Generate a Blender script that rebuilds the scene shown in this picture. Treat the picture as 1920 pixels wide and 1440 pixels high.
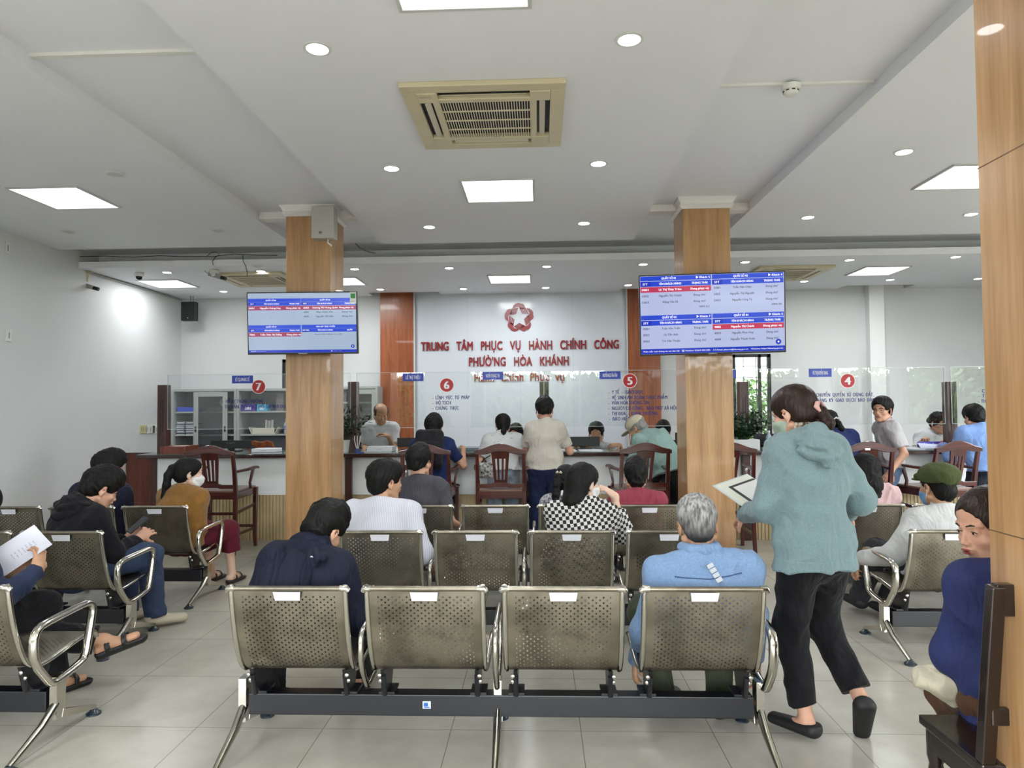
import bpy, bmesh, math, random
import numpy as np
from mathutils import Vector, Matrix, Euler

for o in list(bpy.data.objects):
    bpy.data.objects.remove(o)
S = bpy.context.scene
COL = S.collection
PI = math.pi

# ---------------------------------------------------------------- camera
F_PX = 1280.0
cam_d = bpy.data.cameras.new('camera')
cam_d.sensor_width = 36.0
cam_d.lens = 36.0 * F_PX / 1920.0
cam_d.clip_end = 200
CAM = bpy.data.objects.new('camera', cam_d)
COL.objects.link(CAM)
CAM_M = (Matrix.Translation((0, 0, 1.5)) @ Matrix.Rotation(math.atan(49.6 / F_PX), 4, 'Z')
         @ Matrix.Rotation(PI / 2 + math.atan(40.5 / F_PX), 4, 'X') @ Matrix.Rotation(-0.0085, 4, 'Z'))
CAM.matrix_world = CAM_M
S.camera = CAM
CAM_R = CAM_M.to_3x3()
CAM_O = Vector((0, 0, 1.5))

def ray(x, y):
    return CAM_R @ Vector(((x - 960) / F_PX, -(y - 720) / F_PX, -1))

def py(x, y, Y):
    "world point where the sight line of a photo pixel meets the plane Y"
    d = ray(x, y)
    return CAM_O + d * (Y / d.y)

def pz(x, y, Z):
    d = ray(x, y)
    return CAM_O + d * ((Z - 1.5) / d.z)

def px(x, y, X):
    d = ray(x, y)
    return CAM_O + d * (X / d.x)

# ---------------------------------------------------------------- world, exposure
SKY_FRONT, SKY_BACK = 13.0, .45
W = bpy.data.worlds.new('daylight')
S.world = W
W.use_nodes = True
bg = W.node_tree.nodes['Background']
bg.inputs[0].default_value = (0.93, 0.965, 1.0, 1)
# overcast sky, brighter on the side of the entrance (behind the viewer)
_n = W.node_tree.nodes; _l = W.node_tree.links
_t = _n.new('ShaderNodeTexCoord'); _s = _n.new('ShaderNodeSeparateXYZ'); _m = _n.new('ShaderNodeMapRange')
_m.interpolation_type = 'SMOOTHSTEP'
_m.inputs['From Min'].default_value = -.45; _m.inputs['From Max'].default_value = .25
_m.inputs['To Min'].default_value = SKY_FRONT; _m.inputs['To Max'].default_value = SKY_BACK
_l.new(_t.outputs['Generated'], _s.inputs[0]); _l.new(_s.outputs[1], _m.inputs[0]); _l.new(_m.outputs[0], bg.inputs[1])
S.view_settings.view_transform = 'Standard'
S.view_settings.look = 'None'
S.view_settings.gamma = 1
S.view_settings.use_curve_mapping = False
S.view_settings.exposure = 1.06
try:
    S.cycles.use_denoising = True
    S.cycles.max_bounces = 8
    S.cycles.diffuse_bounces = 3
    S.cycles.glossy_bounces = 3
    S.cycles.transparent_max_bounces = 16
    S.cycles.sample_clamp_indirect = 6
    S.cycles.caustics_reflective = False
    S.cycles.caustics_refractive = False
except Exception:
    pass
P_PANEL = 11.0     # W of one ceiling light panel
P_PANEL2 = 12.0     # W of the panels over the counter
P_DOWN = 0.4        # W of one downlight
# glazed openings of the entrance wall behind the camera; sky portals in them guide the sampling
OPEN = [(-5.1, -3.1), (-1.95, 2.3), (3.3, 7.2)]
for _i, (_a, _b) in enumerate(OPEN):
    _d = bpy.data.lights.new('sky_portal', 'AREA'); _d.shape = 'RECTANGLE'; _d.size = _b - _a; _d.size_y = 2.7
    _d.cycles.is_portal = True
    _o = bpy.data.objects.new('sky_portal', _d); _o.location = ((_a + _b) / 2, -3.66, 1.35); _o.rotation_euler = (PI / 2, 0, 0)
    COL.objects.link(_o)
SIDE = [(-2.6, .4), (.9, 3.6), (4.1, 6.6)]      # unseen right wall openings, added to brighten the room from the side (y ranges)
for _a, _b in SIDE:
    _d = bpy.data.lights.new('sky_portal', 'AREA'); _d.shape = 'RECTANGLE'; _d.size = 1.9; _d.size_y = _b - _a
    _d.cycles.is_portal = True
    _o = bpy.data.objects.new('sky_portal', _d); _o.location = (7.72, (_a + _b) / 2, 1.8); _o.rotation_euler = (0, PI / 2, 0)
    COL.objects.link(_o)

# ---------------------------------------------------------------- materials
def s2l(c):
    if isinstance(c, str):
        c = tuple(int(c[i:i + 2], 16) / 255 for i in (0, 2, 4))
    return tuple(x / 12.92 if x <= 0.04045 else ((x + 0.055) / 1.055) ** 2.4 for x in c)

_mats = {}
def mat(name, col, rough=0.5, metal=0.0, bump=0.0, bscale=80.0, var=0.0, vscale=3.0, stretch=None,
        spec=0.5, emit=0.0, coat=0.0, col2=None, coord='Object', sheen=0.0, sss=0.0):
    if name in _mats:
        return _mats[name]
    m = bpy.data.materials.new(name)
    m.use_nodes = True
    nt = m.node_tree; N = nt.nodes; L = nt.links
    b = N['Principled BSDF']
    c = s2l(col) + (1,)
    b.inputs['Base Color'].default_value = c
    b.inputs['Roughness'].default_value = rough
    b.inputs['Metallic'].default_value = metal
    b.inputs['Specular IOR Level'].default_value = spec
    b.inputs['Coat Weight'].default_value = coat
    b.inputs['Sheen Weight'].default_value = sheen
    if sss:
        b.inputs['Subsurface Weight'].default_value = sss
        b.inputs['Subsurface Radius'].default_value = (0.01, 0.004, 0.002)
    if emit:
        b.inputs['Emission Color'].default_value = c
        b.inputs['Emission Strength'].default_value = emit
    if bump or var:
        tc = N.new('ShaderNodeTexCoord'); mp = N.new('ShaderNodeMapping')
        L.new(tc.outputs[coord], mp.inputs[0])
        if stretch:
            mp.inputs['Scale'].default_value = stretch
    if var:
        n = N.new('ShaderNodeTexNoise'); n.inputs['Scale'].default_value = vscale; n.inputs['Detail'].default_value = 5
        L.new(mp.outputs[0], n.inputs['Vector'])
        r = N.new('ShaderNodeValToRGB')
        d = s2l(col2) if col2 else tuple(x * (1 - var) for x in c[:3])
        r.color_ramp.elements[0].position = 0.33; r.color_ramp.elements[1].position = 0.67
        r.color_ramp.elements[0].color = tuple(d) + (1,)
        r.color_ramp.elements[1].color = c if col2 else tuple(min(1, x * (1 + var * .6)) for x in c[:3]) + (1,)
        L.new(n.outputs['Fac'], r.inputs[0]); L.new(r.outputs[0], b.inputs['Base Color'])
    if bump:
        n = N.new('ShaderNodeTexNoise'); n.inputs['Scale'].default_value = bscale; n.inputs['Detail'].default_value = 3
        L.new(mp.outputs[0], n.inputs['Vector'])
        bp = N.new('ShaderNodeBump'); bp.inputs['Strength'].default_value = bump; bp.inputs['Distance'].default_value = 0.01
        L.new(n.outputs['Fac'], bp.inputs['Height']); L.new(bp.outputs[0], b.inputs['Normal'])
        if name.startswith('cloth_'):      # soft cloth folds
            n2 = N.new('ShaderNodeTexNoise'); n2.inputs['Scale'].default_value = 7; n2.inputs['Detail'].default_value = 2.5; n2.inputs['Distortion'].default_value = 1.6
            m2 = N.new('ShaderNodeMapping'); m2.inputs['Rotation'].default_value = (.3, .5, 0); m2.inputs['Scale'].default_value = (1.5, 1.2, .75)
            L.new(tc.outputs['Object'], m2.inputs[0]); L.new(m2.outputs[0], n2.inputs['Vector'])
            b2 = N.new('ShaderNodeBump'); b2.inputs['Strength'].default_value = .38; b2.inputs['Distance'].default_value = .05
            L.new(n2.outputs['Fac'], b2.inputs['Height']); L.new(b2.outputs[0], bp.inputs['Normal'])
    _mats[name] = m
    return m

def emis(name, col, strength):
    if name in _mats:
        return _mats[name]
    m = bpy.data.materials.new(name); m.use_nodes = True
    N = m.node_tree.nodes; L = m.node_tree.links
    N.remove(N['Principled BSDF'])
    e = N.new('ShaderNodeEmission'); e.inputs[0].default_value = s2l(col) + (1,); e.inputs[1].default_value = strength
    L.new(e.outputs[0], N['Material Output'].inputs[0])
    _mats[name] = m
    return m

def screen_mat(name, col, strength=1.0):
    "lit display: emission under a glossy front"
    if name in _mats:
        return _mats[name]
    m = mat(name, '050505', rough=0.12)
    b = m.node_tree.nodes['Principled BSDF']
    b.inputs['Emission Color'].default_value = s2l(col) + (1,)
    b.inputs['Emission Strength'].default_value = strength
    return m

def wood(name, c1, c2, scale=1.0, rough=0.35, axis=2, coat=0.0, bump=0.03, spec=0.5):
    if name in _mats:
        return _mats[name]
    m = bpy.data.materials.new(name); m.use_nodes = True
    nt = m.node_tree; N = nt.nodes; L = nt.links; b = N['Principled BSDF']
    b.inputs['Roughness'].default_value = rough; b.inputs['Coat Weight'].default_value = coat
    b.inputs['Specular IOR Level'].default_value = spec
    tc = N.new('ShaderNodeTexCoord'); mp = N.new('ShaderNodeMapping')
    sc = [9 * scale] * 3; sc[axis] = 0.55 * scale
    mp.inputs['Scale'].default_value = sc
    L.new(tc.outputs['Object'], mp.inputs[0])
    n = N.new('ShaderNodeTexNoise'); n.inputs['Scale'].default_value = 1.6; n.inputs['Detail'].default_value = 6
    n.inputs['Distortion'].default_value = 0.8
    L.new(mp.outputs[0], n.inputs['Vector'])
    w = N.new('ShaderNodeTexNoise'); w.inputs['Scale'].default_value = 9; w.inputs['Detail'].default_value = 3
    L.new(mp.outputs[0], w.inputs['Vector'])
    a = N.new('ShaderNodeMath'); a.operation = 'MULTIPLY_ADD'; a.inputs[1].default_value = 0.45
    L.new(w.outputs['Fac'], a.inputs[0]); L.new(n.outputs['Fac'], a.inputs[2])
    r = N.new('ShaderNodeValToRGB')
    r.color_ramp.elements[0].position = 0.5; r.color_ramp.elements[1].position = 0.9
    r.color_ramp.elements[0].color = s2l(c2) + (1,); r.color_ramp.elements[1].color = s2l(c1) + (1,)
    L.new(a.outputs[0], r.inputs[0]); L.new(r.outputs[0], b.inputs['Base Color'])
    bp = N.new('ShaderNodeBump'); bp.inputs['Strength'].default_value = bump; bp.inputs['Distance'].default_value = 0.01
    L.new(a.outputs[0], bp.inputs['Height']); L.new(bp.outputs[0], b.inputs['Normal'])
    _mats[name] = m
    return m

def thin_glass(name, tint=(0.97, 0.985, 0.98), gloss=1.0):
    if name in _mats:
        return _mats[name]
    m = bpy.data.materials.new(name); m.use_nodes = True
    N = m.node_tree.nodes; L = m.node_tree.links
    N.remove(N['Principled BSDF'])
    t = N.new('ShaderNodeBsdfTransparent'); t.inputs[0].default_value = tint + (1,)
    g = N.new('ShaderNodeBsdfGlossy'); g.inputs['Roughness'].default_value = 0.01
    f = N.new('ShaderNodeFresnel'); f.inputs[0].default_value = 1.5
    mx = N.new('ShaderNodeMixShader')
    mu = N.new('ShaderNodeMath'); mu.operation = 'MULTIPLY'; mu.inputs[1].default_value = gloss
    L.new(f.outputs[0], mu.inputs[0]); L.new(mu.outputs[0], mx.inputs[0])
    L.new(t.outputs[0], mx.inputs[1]); L.new(g.outputs[0], mx.inputs[2])
    L.new(mx.outputs[0], N['Material Output'].inputs[0])
    _mats[name] = m
    return m

# ---------------------------------------------------------------- objects and tags
def tag(o, label=None, cat=None, group=None, kind=None):
    if label: o['label'] = label
    if cat: o['category'] = cat
    if group: o['group'] = group
    if kind: o['kind'] = kind
    return o

def thing(name, label, cat, loc=(0, 0, 0), rz=0.0, group=None):
    o = bpy.data.objects.new(name, None)
    o.empty_display_size = 0.05
    COL.objects.link(o)
    o.location = loc; o.rotation_euler = (0, 0, rz)
    return tag(o, label, cat, group)

class MB:
    "mesh builder: shapes collected into one mesh"
    def __init__(self):
        self.v = []; self.f = []; self.m = []; self.uv = None
    def add(self, vs, fs, mi=0):
        n = len(self.v)
        self.v += [tuple(p) for p in vs]
        self.f += [tuple(i + n for i in f) for f in fs]
        self.m += [mi] * len(fs)
        return self
    def box(self, x0, y0, z0, x1, y1, z1, mi=0, M=None):
        vs = [Vector((x, y, z)) for z in (z0, z1) for y in (y0, y1) for x in (x0, x1)]
        if M is not None: vs = [M @ p for p in vs]
        return self.add(vs, [(0, 2, 3, 1), (4, 5, 7, 6), (0, 1, 5, 4), (2, 6, 7, 3), (0, 4, 6, 2), (1, 3, 7, 5)], mi)
    def cbox(self, c, s, mi=0, M=None):
        return self.box(c[0] - s[0] / 2, c[1] - s[1] / 2, c[2] - s[2] / 2, c[0] + s[0] / 2, c[1] + s[1] / 2, c[2] + s[2] / 2, mi, M)
    def bar(self, a, b, w, h, mi=0, up=(0, 0, 1), w2=None, h2=None):
        "rectangular bar from a to b"
        a = Vector(a); b = Vector(b); d = (b - a).normalized(); up = Vector(up)
        s = d.cross(up)
        if s.length < 1e-4: s = d.cross(Vector((0, 1, 0)))
        s.normalize(); u = s.cross(d)
        w2 = w if w2 is None else w2; h2 = h if h2 is None else h2
        vs = [a - s * w / 2 - u * h / 2, a + s * w / 2 - u * h / 2, a + s * w / 2 + u * h / 2, a - s * w / 2 + u * h / 2,
              b - s * w2 / 2 - u * h2 / 2, b + s * w2 / 2 - u * h2 / 2, b + s * w2 / 2 + u * h2 / 2, b - s * w2 / 2 + u * h2 / 2]
        return self.add(vs, [(0, 1, 2, 3)[::-1], (4, 5, 6, 7), (0, 1, 5, 4), (1, 2, 6, 5), (2, 3, 7, 6), (3, 0, 4, 7)], mi)
    def tube(self, pts, r, n=10, mi=0, cap=True, flat=1.0, side=None, closed=False):
        "tube along points; r number or list; flat squashes it across 'side'"
        pts = [Vector(p) for p in pts]
        if not isinstance(r, (list, tuple)): r = [r] * len(pts)
        vs = []; fs = []
        prev = None
        for i, p in enumerate(pts):
            if closed: d = (pts[(i + 1) % len(pts)] - pts[i - 1]).normalized()
            else: d = (pts[min(i + 1, len(pts) - 1)] - pts[max(i - 1, 0)]).normalized()
            if side is not None:
                s = Vector(side); s = (s - d * s.dot(d)).normalized()
            elif prev is None:
                s = d.cross(Vector((0, 0, 1)))
                if s.length < 1e-3: s = Vector((1, 0, 0))
                s.normalize()
            else:
                s = (prev - d * prev.dot(d)).normalized()
            prev = s; u = d.cross(s)
            for k in range(n):
                a = 2 * PI * k / n
                vs.append(p + s * math.cos(a) * r[i] * flat + u * math.sin(a) * r[i])
        q = len(pts)
        for i in range(q if closed else q - 1):
            j = (i + 1) % q
            for k in range(n):
                fs.append((i * n + k, i * n + (k + 1) % n, j * n + (k + 1) % n, j * n + k))
        if cap and not closed:
            fs.append(tuple(range(n))[::-1]); fs.append(tuple((q - 1) * n + k for k in range(n)))
        return self.add(vs, fs, mi)
    def cyl(self, a, b, r, n=20, mi=0, r2=None):
        return self.tube([a, b], [r, r if r2 is None else r2], n, mi)
    def lathe(self, prof, c=(0, 0, 0), n=24, mi=0, M=None):
        "profile [(radius, z)] turned round the z axis"
        vs = []; fs = []
        for r, z in prof:
            for k in range(n):
                a = 2 * PI * k / n
                p = Vector((r * math.cos(a), r * math.sin(a), z))
                vs.append((M @ p if M is not None else p) + Vector(c))
        for i in range(len(prof) - 1):
            for k in range(n):
                fs.append((i * n + k, i * n + (k + 1) % n, (i + 1) * n + (k + 1) % n, (i + 1) * n + k))
        fs.append(tuple(range(n))[::-1]); fs.append(tuple((len(prof) - 1) * n + k for k in range(n)))
        return self.add(vs, fs, mi)
    def prism(self, poly, d0, d1, plane='xz', mi=0, M=None):
        "polygon extruded; plane xz: poly (x,z), extruded in y"
        def P(a, b, d):
            p = {'xz': (a, d, b), 'yz': (d, a, b), 'xy': (a, b, d)}[plane]
            return M @ Vector(p) if M is not None else Vector(p)
        n = len(poly)
        vs = [P(a, b, d0) for a, b in poly] + [P(a, b, d1) for a, b in poly]
        fs = [tuple(range(n)), tuple(range(n, 2 * n))[::-1]] + [(i, i + n, (i + 1) % n + n, (i + 1) % n) for i in range(n)]
        return self.add(vs, fs, mi)
    def sheet(self, prof, x0, x1, t=0.003, nx=1, mi=0):
        "profile [(y,z)] swept along x as a thin sheet"
        n = len(prof); nor = []
        for i in range(n):
            a = Vector(prof[max(i - 1, 0)]); b = Vector(prof[min(i + 1, n - 1)])
            d = (b - a).normalized(); nor.append(Vector((-d.y, d.x)))
        vs = []; fs = []
        for s in (0, 1):
            for k in range(nx + 1):
                x = x0 + (x1 - x0) * k / nx
                for i in range(n):
                    p = Vector(prof[i]) + nor[i] * t * (s - .5)
                    vs.append((x, p.x, p.y))
        Q = (nx + 1) * n
        for k in range(nx):
            for i in range(n - 1):
                a = k * n + i
                fs.append((a, a + 1, a + n + 1, a + n)); fs.append((a + Q, a + n + Q, a + n + 1 + Q, a + 1 + Q))
        for i in range(n - 1):
            fs.append((i, i + Q, i + 1 + Q, i + 1)); a = nx * n + i; fs.append((a, a + 1, a + 1 + Q, a + Q))
        for k in range(nx):
            a = k * n; fs.append((a, a + n, a + n + Q, a + Q)); a += n - 1; fs.append((a, a + Q, a + n + Q, a + n))
        return self.add(vs, fs, mi)
    def build(self, name, mats, parent=None, smooth=None, bevel=0.0, loc=None, seg=2, fix=False):
        me = bpy.data.meshes.new(name)
        me.from_pydata(self.v, [], self.f)
        if not isinstance(mats, (list, tuple)): mats = [mats]
        for m in mats: me.materials.append(m)
        if len(mats) > 1:
            me.polygons.foreach_set('material_index', self.m)
        o = bpy.data.objects.new(name, me)
        COL.objects.link(o)
        if parent is not None: o.parent = parent
        if loc is not None: o.location = loc
        if fix:
            b = bmesh.new(); b.from_mesh(me); bmesh.ops.recalc_face_normals(b, faces=b.faces); b.to_mesh(me); b.free()
        if smooth is not None:
            me.polygons.foreach_set('use_smooth', [True] * len(me.polygons))
            try:
                me.set_sharp_from_angle(angle=math.radians(smooth))
            except Exception:
                pass
        if bevel:
            bv = o.modifiers.new('bevel', 'BEVEL'); bv.width = bevel; bv.segments = seg; bv.limit_method = 'ANGLE'
            bv.angle_limit = math.radians(40)
        return o

def struct(name, mb, m, **k):
    return tag(mb.build(name, m, **k), kind='structure')

def copy_tree(o, parent=None, share=True):
    c = o.copy(); COL.objects.link(c)
    if parent is not None:
        c.parent = parent; c.matrix_parent_inverse = o.matrix_parent_inverse.copy()
    for ch in list(o.children):
        copy_tree(ch, c)
    return c

# ---------------------------------------------------------------- lettering
_HORN = {'Đ': '\u00d0', 'Ơ': "O'", 'Ờ': "Ò'", 'Ở': "Ỏ'", 'Ợ': "Ọ'", 'ơ': "o'", 'ờ': "ò'"}
def _tr(s):
    return ''.join(_HORN.get(c, c) for c in s)

def _txt(s, bold=0.0, spacing=1.0, extrude=0.0, res=3):
    c = bpy.data.curves.new('lettering', 'FONT')
    c.body = s; c.offset = bold; c.space_character = spacing; c.extrude = extrude; c.resolution_u = res
    o = bpy.data.objects.new('lettering', c); COL.objects.link(o)
    dg = bpy.context.evaluated_depsgraph_get()
    me = bpy.data.meshes.new_from_object(o.evaluated_get(dg))
    bpy.data.objects.remove(o); bpy.data.curves.remove(c)
    n = len(me.vertices); co = np.empty(n * 3); me.vertices.foreach_get('co', co); co = co.reshape(-1, 3)
    fs = [tuple(p.vertices) for p in me.polygons]
    bpy.data.meshes.remove(me)
    return co, fs

def letters(mb, s, o, u, v, cap, width=None, align='c', bold=0.0, spacing=1.0, depth=0.0, mi=0, res=3, lift=0.0):
    "text laid on a plane: origin o, unit vectors u (along) and v (up); cap = capital height in m"
    co, fs = _txt(_tr(s), 0.0, spacing, 0.5 if depth else 0.0, res)
    if len(co) == 0: return
    k = cap / 0.69
    x0, x1 = co[:, 0].min(), co[:, 0].max()
    kx = k if width is None else width / (x1 - x0)
    w = (x1 - x0) * kx
    off = {'c': -w / 2, 'l': 0, 'r': -w}[align]
    u = Vector(u); v = Vector(v); n = u.cross(v); o = Vector(o)
    sh = [(0, 0)] if bold < .003 else [(-bold, 0), (bold, 0)] if not depth else [(-bold, -bold * .6), (bold, -bold * .6), (-bold, bold * .6), (bold, bold * .6)]
    for i_, (dx, dy) in enumerate(sh):
        vs = []
        for a, b, c in co:
            vs.append(o + u * (off + (a + dx - x0) * kx) + v * ((b + dy) * k) + n * (lift + i_ * .0005 + ((c + 0.5) * depth if depth else 0)))
        mb.add(vs, fs, mi)
# ================================================================ organic shapes: signed distance fields meshed by surface nets
A3 = lambda *p: np.array(p, dtype=np.float32)
def V3(p): return np.array(tuple(p), dtype=np.float32)
def unit(v):
    v = np.asarray(v, dtype=np.float32); n = float(np.linalg.norm(v)); return v / n if n > 1e-9 else v

class Field:
    def __init__(self, k=0.02):
        self.ops = []; self.k = k; self.lo = np.full(3, 1e9); self.hi = np.full(3, -1e9)
    def _bb(self, pts, r):
        for p in pts:
            self.lo = np.minimum(self.lo, np.asarray(p) - r); self.hi = np.maximum(self.hi, np.asarray(p) + r)
    def cone(self, a, b, r1, r2, k=None, op='u', lat=None, sq=1.0):
        "tapered capsule; with lat (a unit vector) the section is sq times wider along it"
        a = V3(a); b = V3(b); ab = b - a; L2 = float(ab @ ab) + 1e-12
        if lat is not None:
            lat = unit(lat)
        def f(P):
            Q = P - a; ab2 = ab
            if lat is not None:
                c = Q @ lat; Q = Q - np.outer(c * (1 - 1 / sq), lat)
                cb = float(ab @ lat); ab2 = ab - lat * cb * (1 - 1 / sq)
            l2 = float(ab2 @ ab2) + 1e-12
            t = np.clip(Q @ ab2 / l2, 0, 1)
            D = Q - t[:, None] * ab2
            return np.sqrt(np.einsum('ij,ij->i', D, D)) - (r1 + (r2 - r1) * t)
        if op == 'u': self._bb((a, b), max(r1, r2) * max(1, sq) + .02)
        self.ops.append((op, f, self.k if k is None else k)); return self
    def chain(self, pts, rs, k=None, op='u', lat=None, sq=1.0):
        for i in range(len(pts) - 1):
            self.cone(pts[i], pts[i + 1], rs[i], rs[i + 1], k, op, lat, sq)
        return self
    def ell(self, c, r, R=None, k=None, op='u'):
        c = V3(c); r = np.array(r, dtype=np.float32)
        Rm = None if R is None else np.array(R, dtype=np.float32)
        def f(P):
            Q = P - c
            if Rm is not None: Q = Q @ Rm        # local coordinates: R^T q
            k0 = np.sqrt(((Q / r) ** 2).sum(1)); k1 = np.sqrt(((Q / (r * r)) ** 2).sum(1)) + 1e-9
            return k0 * (k0 - 1) / k1
        if op == 'u': self._bb((c,), float(max(r)) + .01)
        self.ops.append((op, f, self.k if k is None else k)); return self
    def box(self, c, h, R=None, r=.005, k=None, op='u'):
        c = V3(c); h = np.array(h, dtype=np.float32) - r
        Rm = None if R is None else np.array(R, dtype=np.float32)
        def f(P):
            Q = P - c
            if Rm is not None: Q = Q @ Rm
            q = np.abs(Q) - h
            return np.sqrt((np.maximum(q, 0) ** 2).sum(1)) + np.minimum(q.max(1), 0) - r
        if op == 'u': self._bb((c,), float(np.linalg.norm(h)) + .02)
        self.ops.append((op, f, self.k if k is None else k)); return self
    def cut(self, p, n, k=0.004):
        "keep the side the normal points away from"
        p = V3(p); n = unit(n)
        self.ops.append(('c', lambda P: (P - p) @ n, k)); return self
    def disp(self, fn):
        self.ops.append(('d', fn, 0)); return self
    def sub(self, other, op='u', k=None):
        "another field as one operand"
        if op == 'u': self.lo = np.minimum(self.lo, other.lo); self.hi = np.maximum(self.hi, other.hi)
        self.ops.append((op, other.ev, self.k if k is None else k)); return self
    def ev(self, P):
        d = None
        for op, f, k in self.ops:
            e = f(P)
            if d is None: d = e; continue
            if op == 'u':
                if k > 0:
                    h = np.maximum(k - np.abs(d - e), 0) / k; d = np.minimum(d, e) - h * h * k * .25
                else: d = np.minimum(d, e)
            elif op in ('s', 'c'):
                e2 = -e if op == 's' else e
                if k > 0:
                    h = np.maximum(k - np.abs(d - e2), 0) / k; d = np.maximum(d, e2) + h * h * k * .25
                else: d = np.maximum(d, e2)
            elif op == 'd': d = d + e
        return d
    def mesh(self, name, h, m, parent=None, B=8, tol=1.5):
        lo = self.lo - 3 * h; n = np.ceil((self.hi + 3 * h - lo) / h / B).astype(int)
        N = n * B
        # coarse pass at the block centres
        ax = [lo[i] + (np.arange(n[i]) + .5) * B * h for i in range(3)]
        C = np.stack(np.meshgrid(*ax, indexing='ij'), -1).reshape(-1, 3).astype(np.float32)
        cd = self.ev(C)
        rad = B * h * .87 * tol
        G = np.repeat(np.repeat(np.repeat(np.where(cd > 0, 1., -1.).reshape(n).astype(np.float32), B, 0), B, 1), B, 2)
        act = np.nonzero(np.abs(cd) < rad)[0]
        off = np.stack(np.meshgrid(*[np.arange(B)] * 3, indexing='ij'), -1).reshape(-1, 3)
        for s in range(0, len(act), 400):
            idx = np.stack(np.unravel_index(act[s:s + 400], n), -1) * B
            I = (idx[:, None, :] + off[None]).reshape(-1, 3)
            P = (lo + I * h).astype(np.float32)
            G[I[:, 0], I[:, 1], I[:, 2]] = self.ev(P)
        return nets(G, lo, h, name, m, parent)

def nets(G, lo, h, name, m, parent):
    ins = G < 0
    c = ins[:-1, :-1, :-1].astype(np.int8)
    tot = sum(ins[i:G.shape[0] - 1 + i, j:G.shape[1] - 1 + j, k:G.shape[2] - 1 + k].astype(np.int8) for i in (0, 1) for j in (0, 1) for k in (0, 1))
    cells = (tot > 0) & (tot < 8)
    idx = np.argwhere(cells)
    if len(idx) == 0:
        return None
    vid = np.full(cells.shape, -1, dtype=np.int32); vid[cells] = np.arange(len(idx))
    acc = np.zeros((len(idx), 3)); cnt = np.zeros(len(idx))
    corners = [(i, j, k) for i in (0, 1) for j in (0, 1) for k in (0, 1)]
    vals = {q: G[idx[:, 0] + q[0], idx[:, 1] + q[1], idx[:, 2] + q[2]] for q in corners}
    for a in corners:
        for ax in range(3):
            if a[ax] == 1: continue
            b = list(a); b[ax] = 1; b = tuple(b)
            va, vb = vals[a], vals[b]
            x = (va < 0) != (vb < 0)
            t = va / np.where(x, va - vb, 1)
            p = np.tile(np.array(a, dtype=float), (len(idx), 1)); p[:, ax] = np.clip(t, 0, 1)
            acc[x] += p[x]; cnt[x] += 1
    co = lo + (idx + acc / cnt[:, None]) * h
    quads = []
    for ax in range(3):
        sl0 = [slice(None)] * 3; sl1 = [slice(None)] * 3
        sl0[ax] = slice(0, -1); sl1[ax] = slice(1, None)
        x = ins[tuple(sl0)] != ins[tuple(sl1)]
        e = np.argwhere(x)
        u, w = [(1, 2), (2, 0), (0, 1)][ax]
        ok = (e[:, u] > 0) & (e[:, w] > 0) & (e[:, u] < cells.shape[u]) & (e[:, w] < cells.shape[w]) & (e[:, ax] < cells.shape[ax])
        e = e[ok]
        flip = ins[e[:, 0], e[:, 1], e[:, 2]]
        q = []
        for du, dw in ((1, 1), (0, 1), (0, 0), (1, 0)):
            f = e.copy(); f[:, u] -= du; f[:, w] -= dw; q.append(vid[f[:, 0], f[:, 1], f[:, 2]])
        q = np.stack(q, 1); q[~flip] = q[~flip][:, ::-1]
        quads.append(q)
    Q = np.concatenate(quads); Q = Q[(Q >= 0).all(1)]
    me = bpy.data.meshes.new(name)
    me.vertices.add(len(co)); me.vertices.foreach_set('co', co.astype(np.float32).ravel())
    me.loops.add(len(Q) * 4); me.loops.foreach_set('vertex_index', Q.ravel().astype(np.int32))
    me.polygons.add(len(Q)); me.polygons.foreach_set('loop_start', np.arange(0, len(Q) * 4, 4, dtype=np.int32))
    me.polygons.foreach_set('use_smooth', np.ones(len(Q), dtype=bool))
    me.update(calc_edges=True)
    me.materials.append(m)
    o = bpy.data.objects.new(name, me); COL.objects.link(o)
    if parent is not None: o.parent = parent
    return o

_T = np.random.RandomState(1).rand(16, 16, 16).astype(np.float32)
def vnoise(P):
    I = np.floor(P).astype(np.int32); f = P - I; f = f * f * (3 - 2 * f); I &= 15; J = (I + 1) & 15
    x0, y0, z0 = I[:, 0], I[:, 1], I[:, 2]; x1, y1, z1 = J[:, 0], J[:, 1], J[:, 2]; a, b, c = f[:, 0], f[:, 1], f[:, 2]
    L = lambda u, v, t: u + (v - u) * t
    return L(L(L(_T[x0, y0, z0], _T[x1, y0, z0], a), L(_T[x0, y1, z0], _T[x1, y1, z0], a), b),
             L(L(_T[x0, y0, z1], _T[x1, y0, z1], a), L(_T[x0, y1, z1], _T[x1, y1, z1], a), b), c)

def surf(J, p, d, lift=.002):
    'first point outside the upper garment going from p along d'
    d = unit(d); t = np.arange(0, .4, .003, dtype=np.float32)
    v = J['topF'].ev((V3(p)[None] + t[:, None] * d[None]).astype(np.float32)); w = np.nonzero(v < 0)[0]; i = int(w[-1]) + 1 if len(w) else 0; i = min(i, len(t) - 1)
    return np.array(p) + d * (float(t[i]) + lift)

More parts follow.
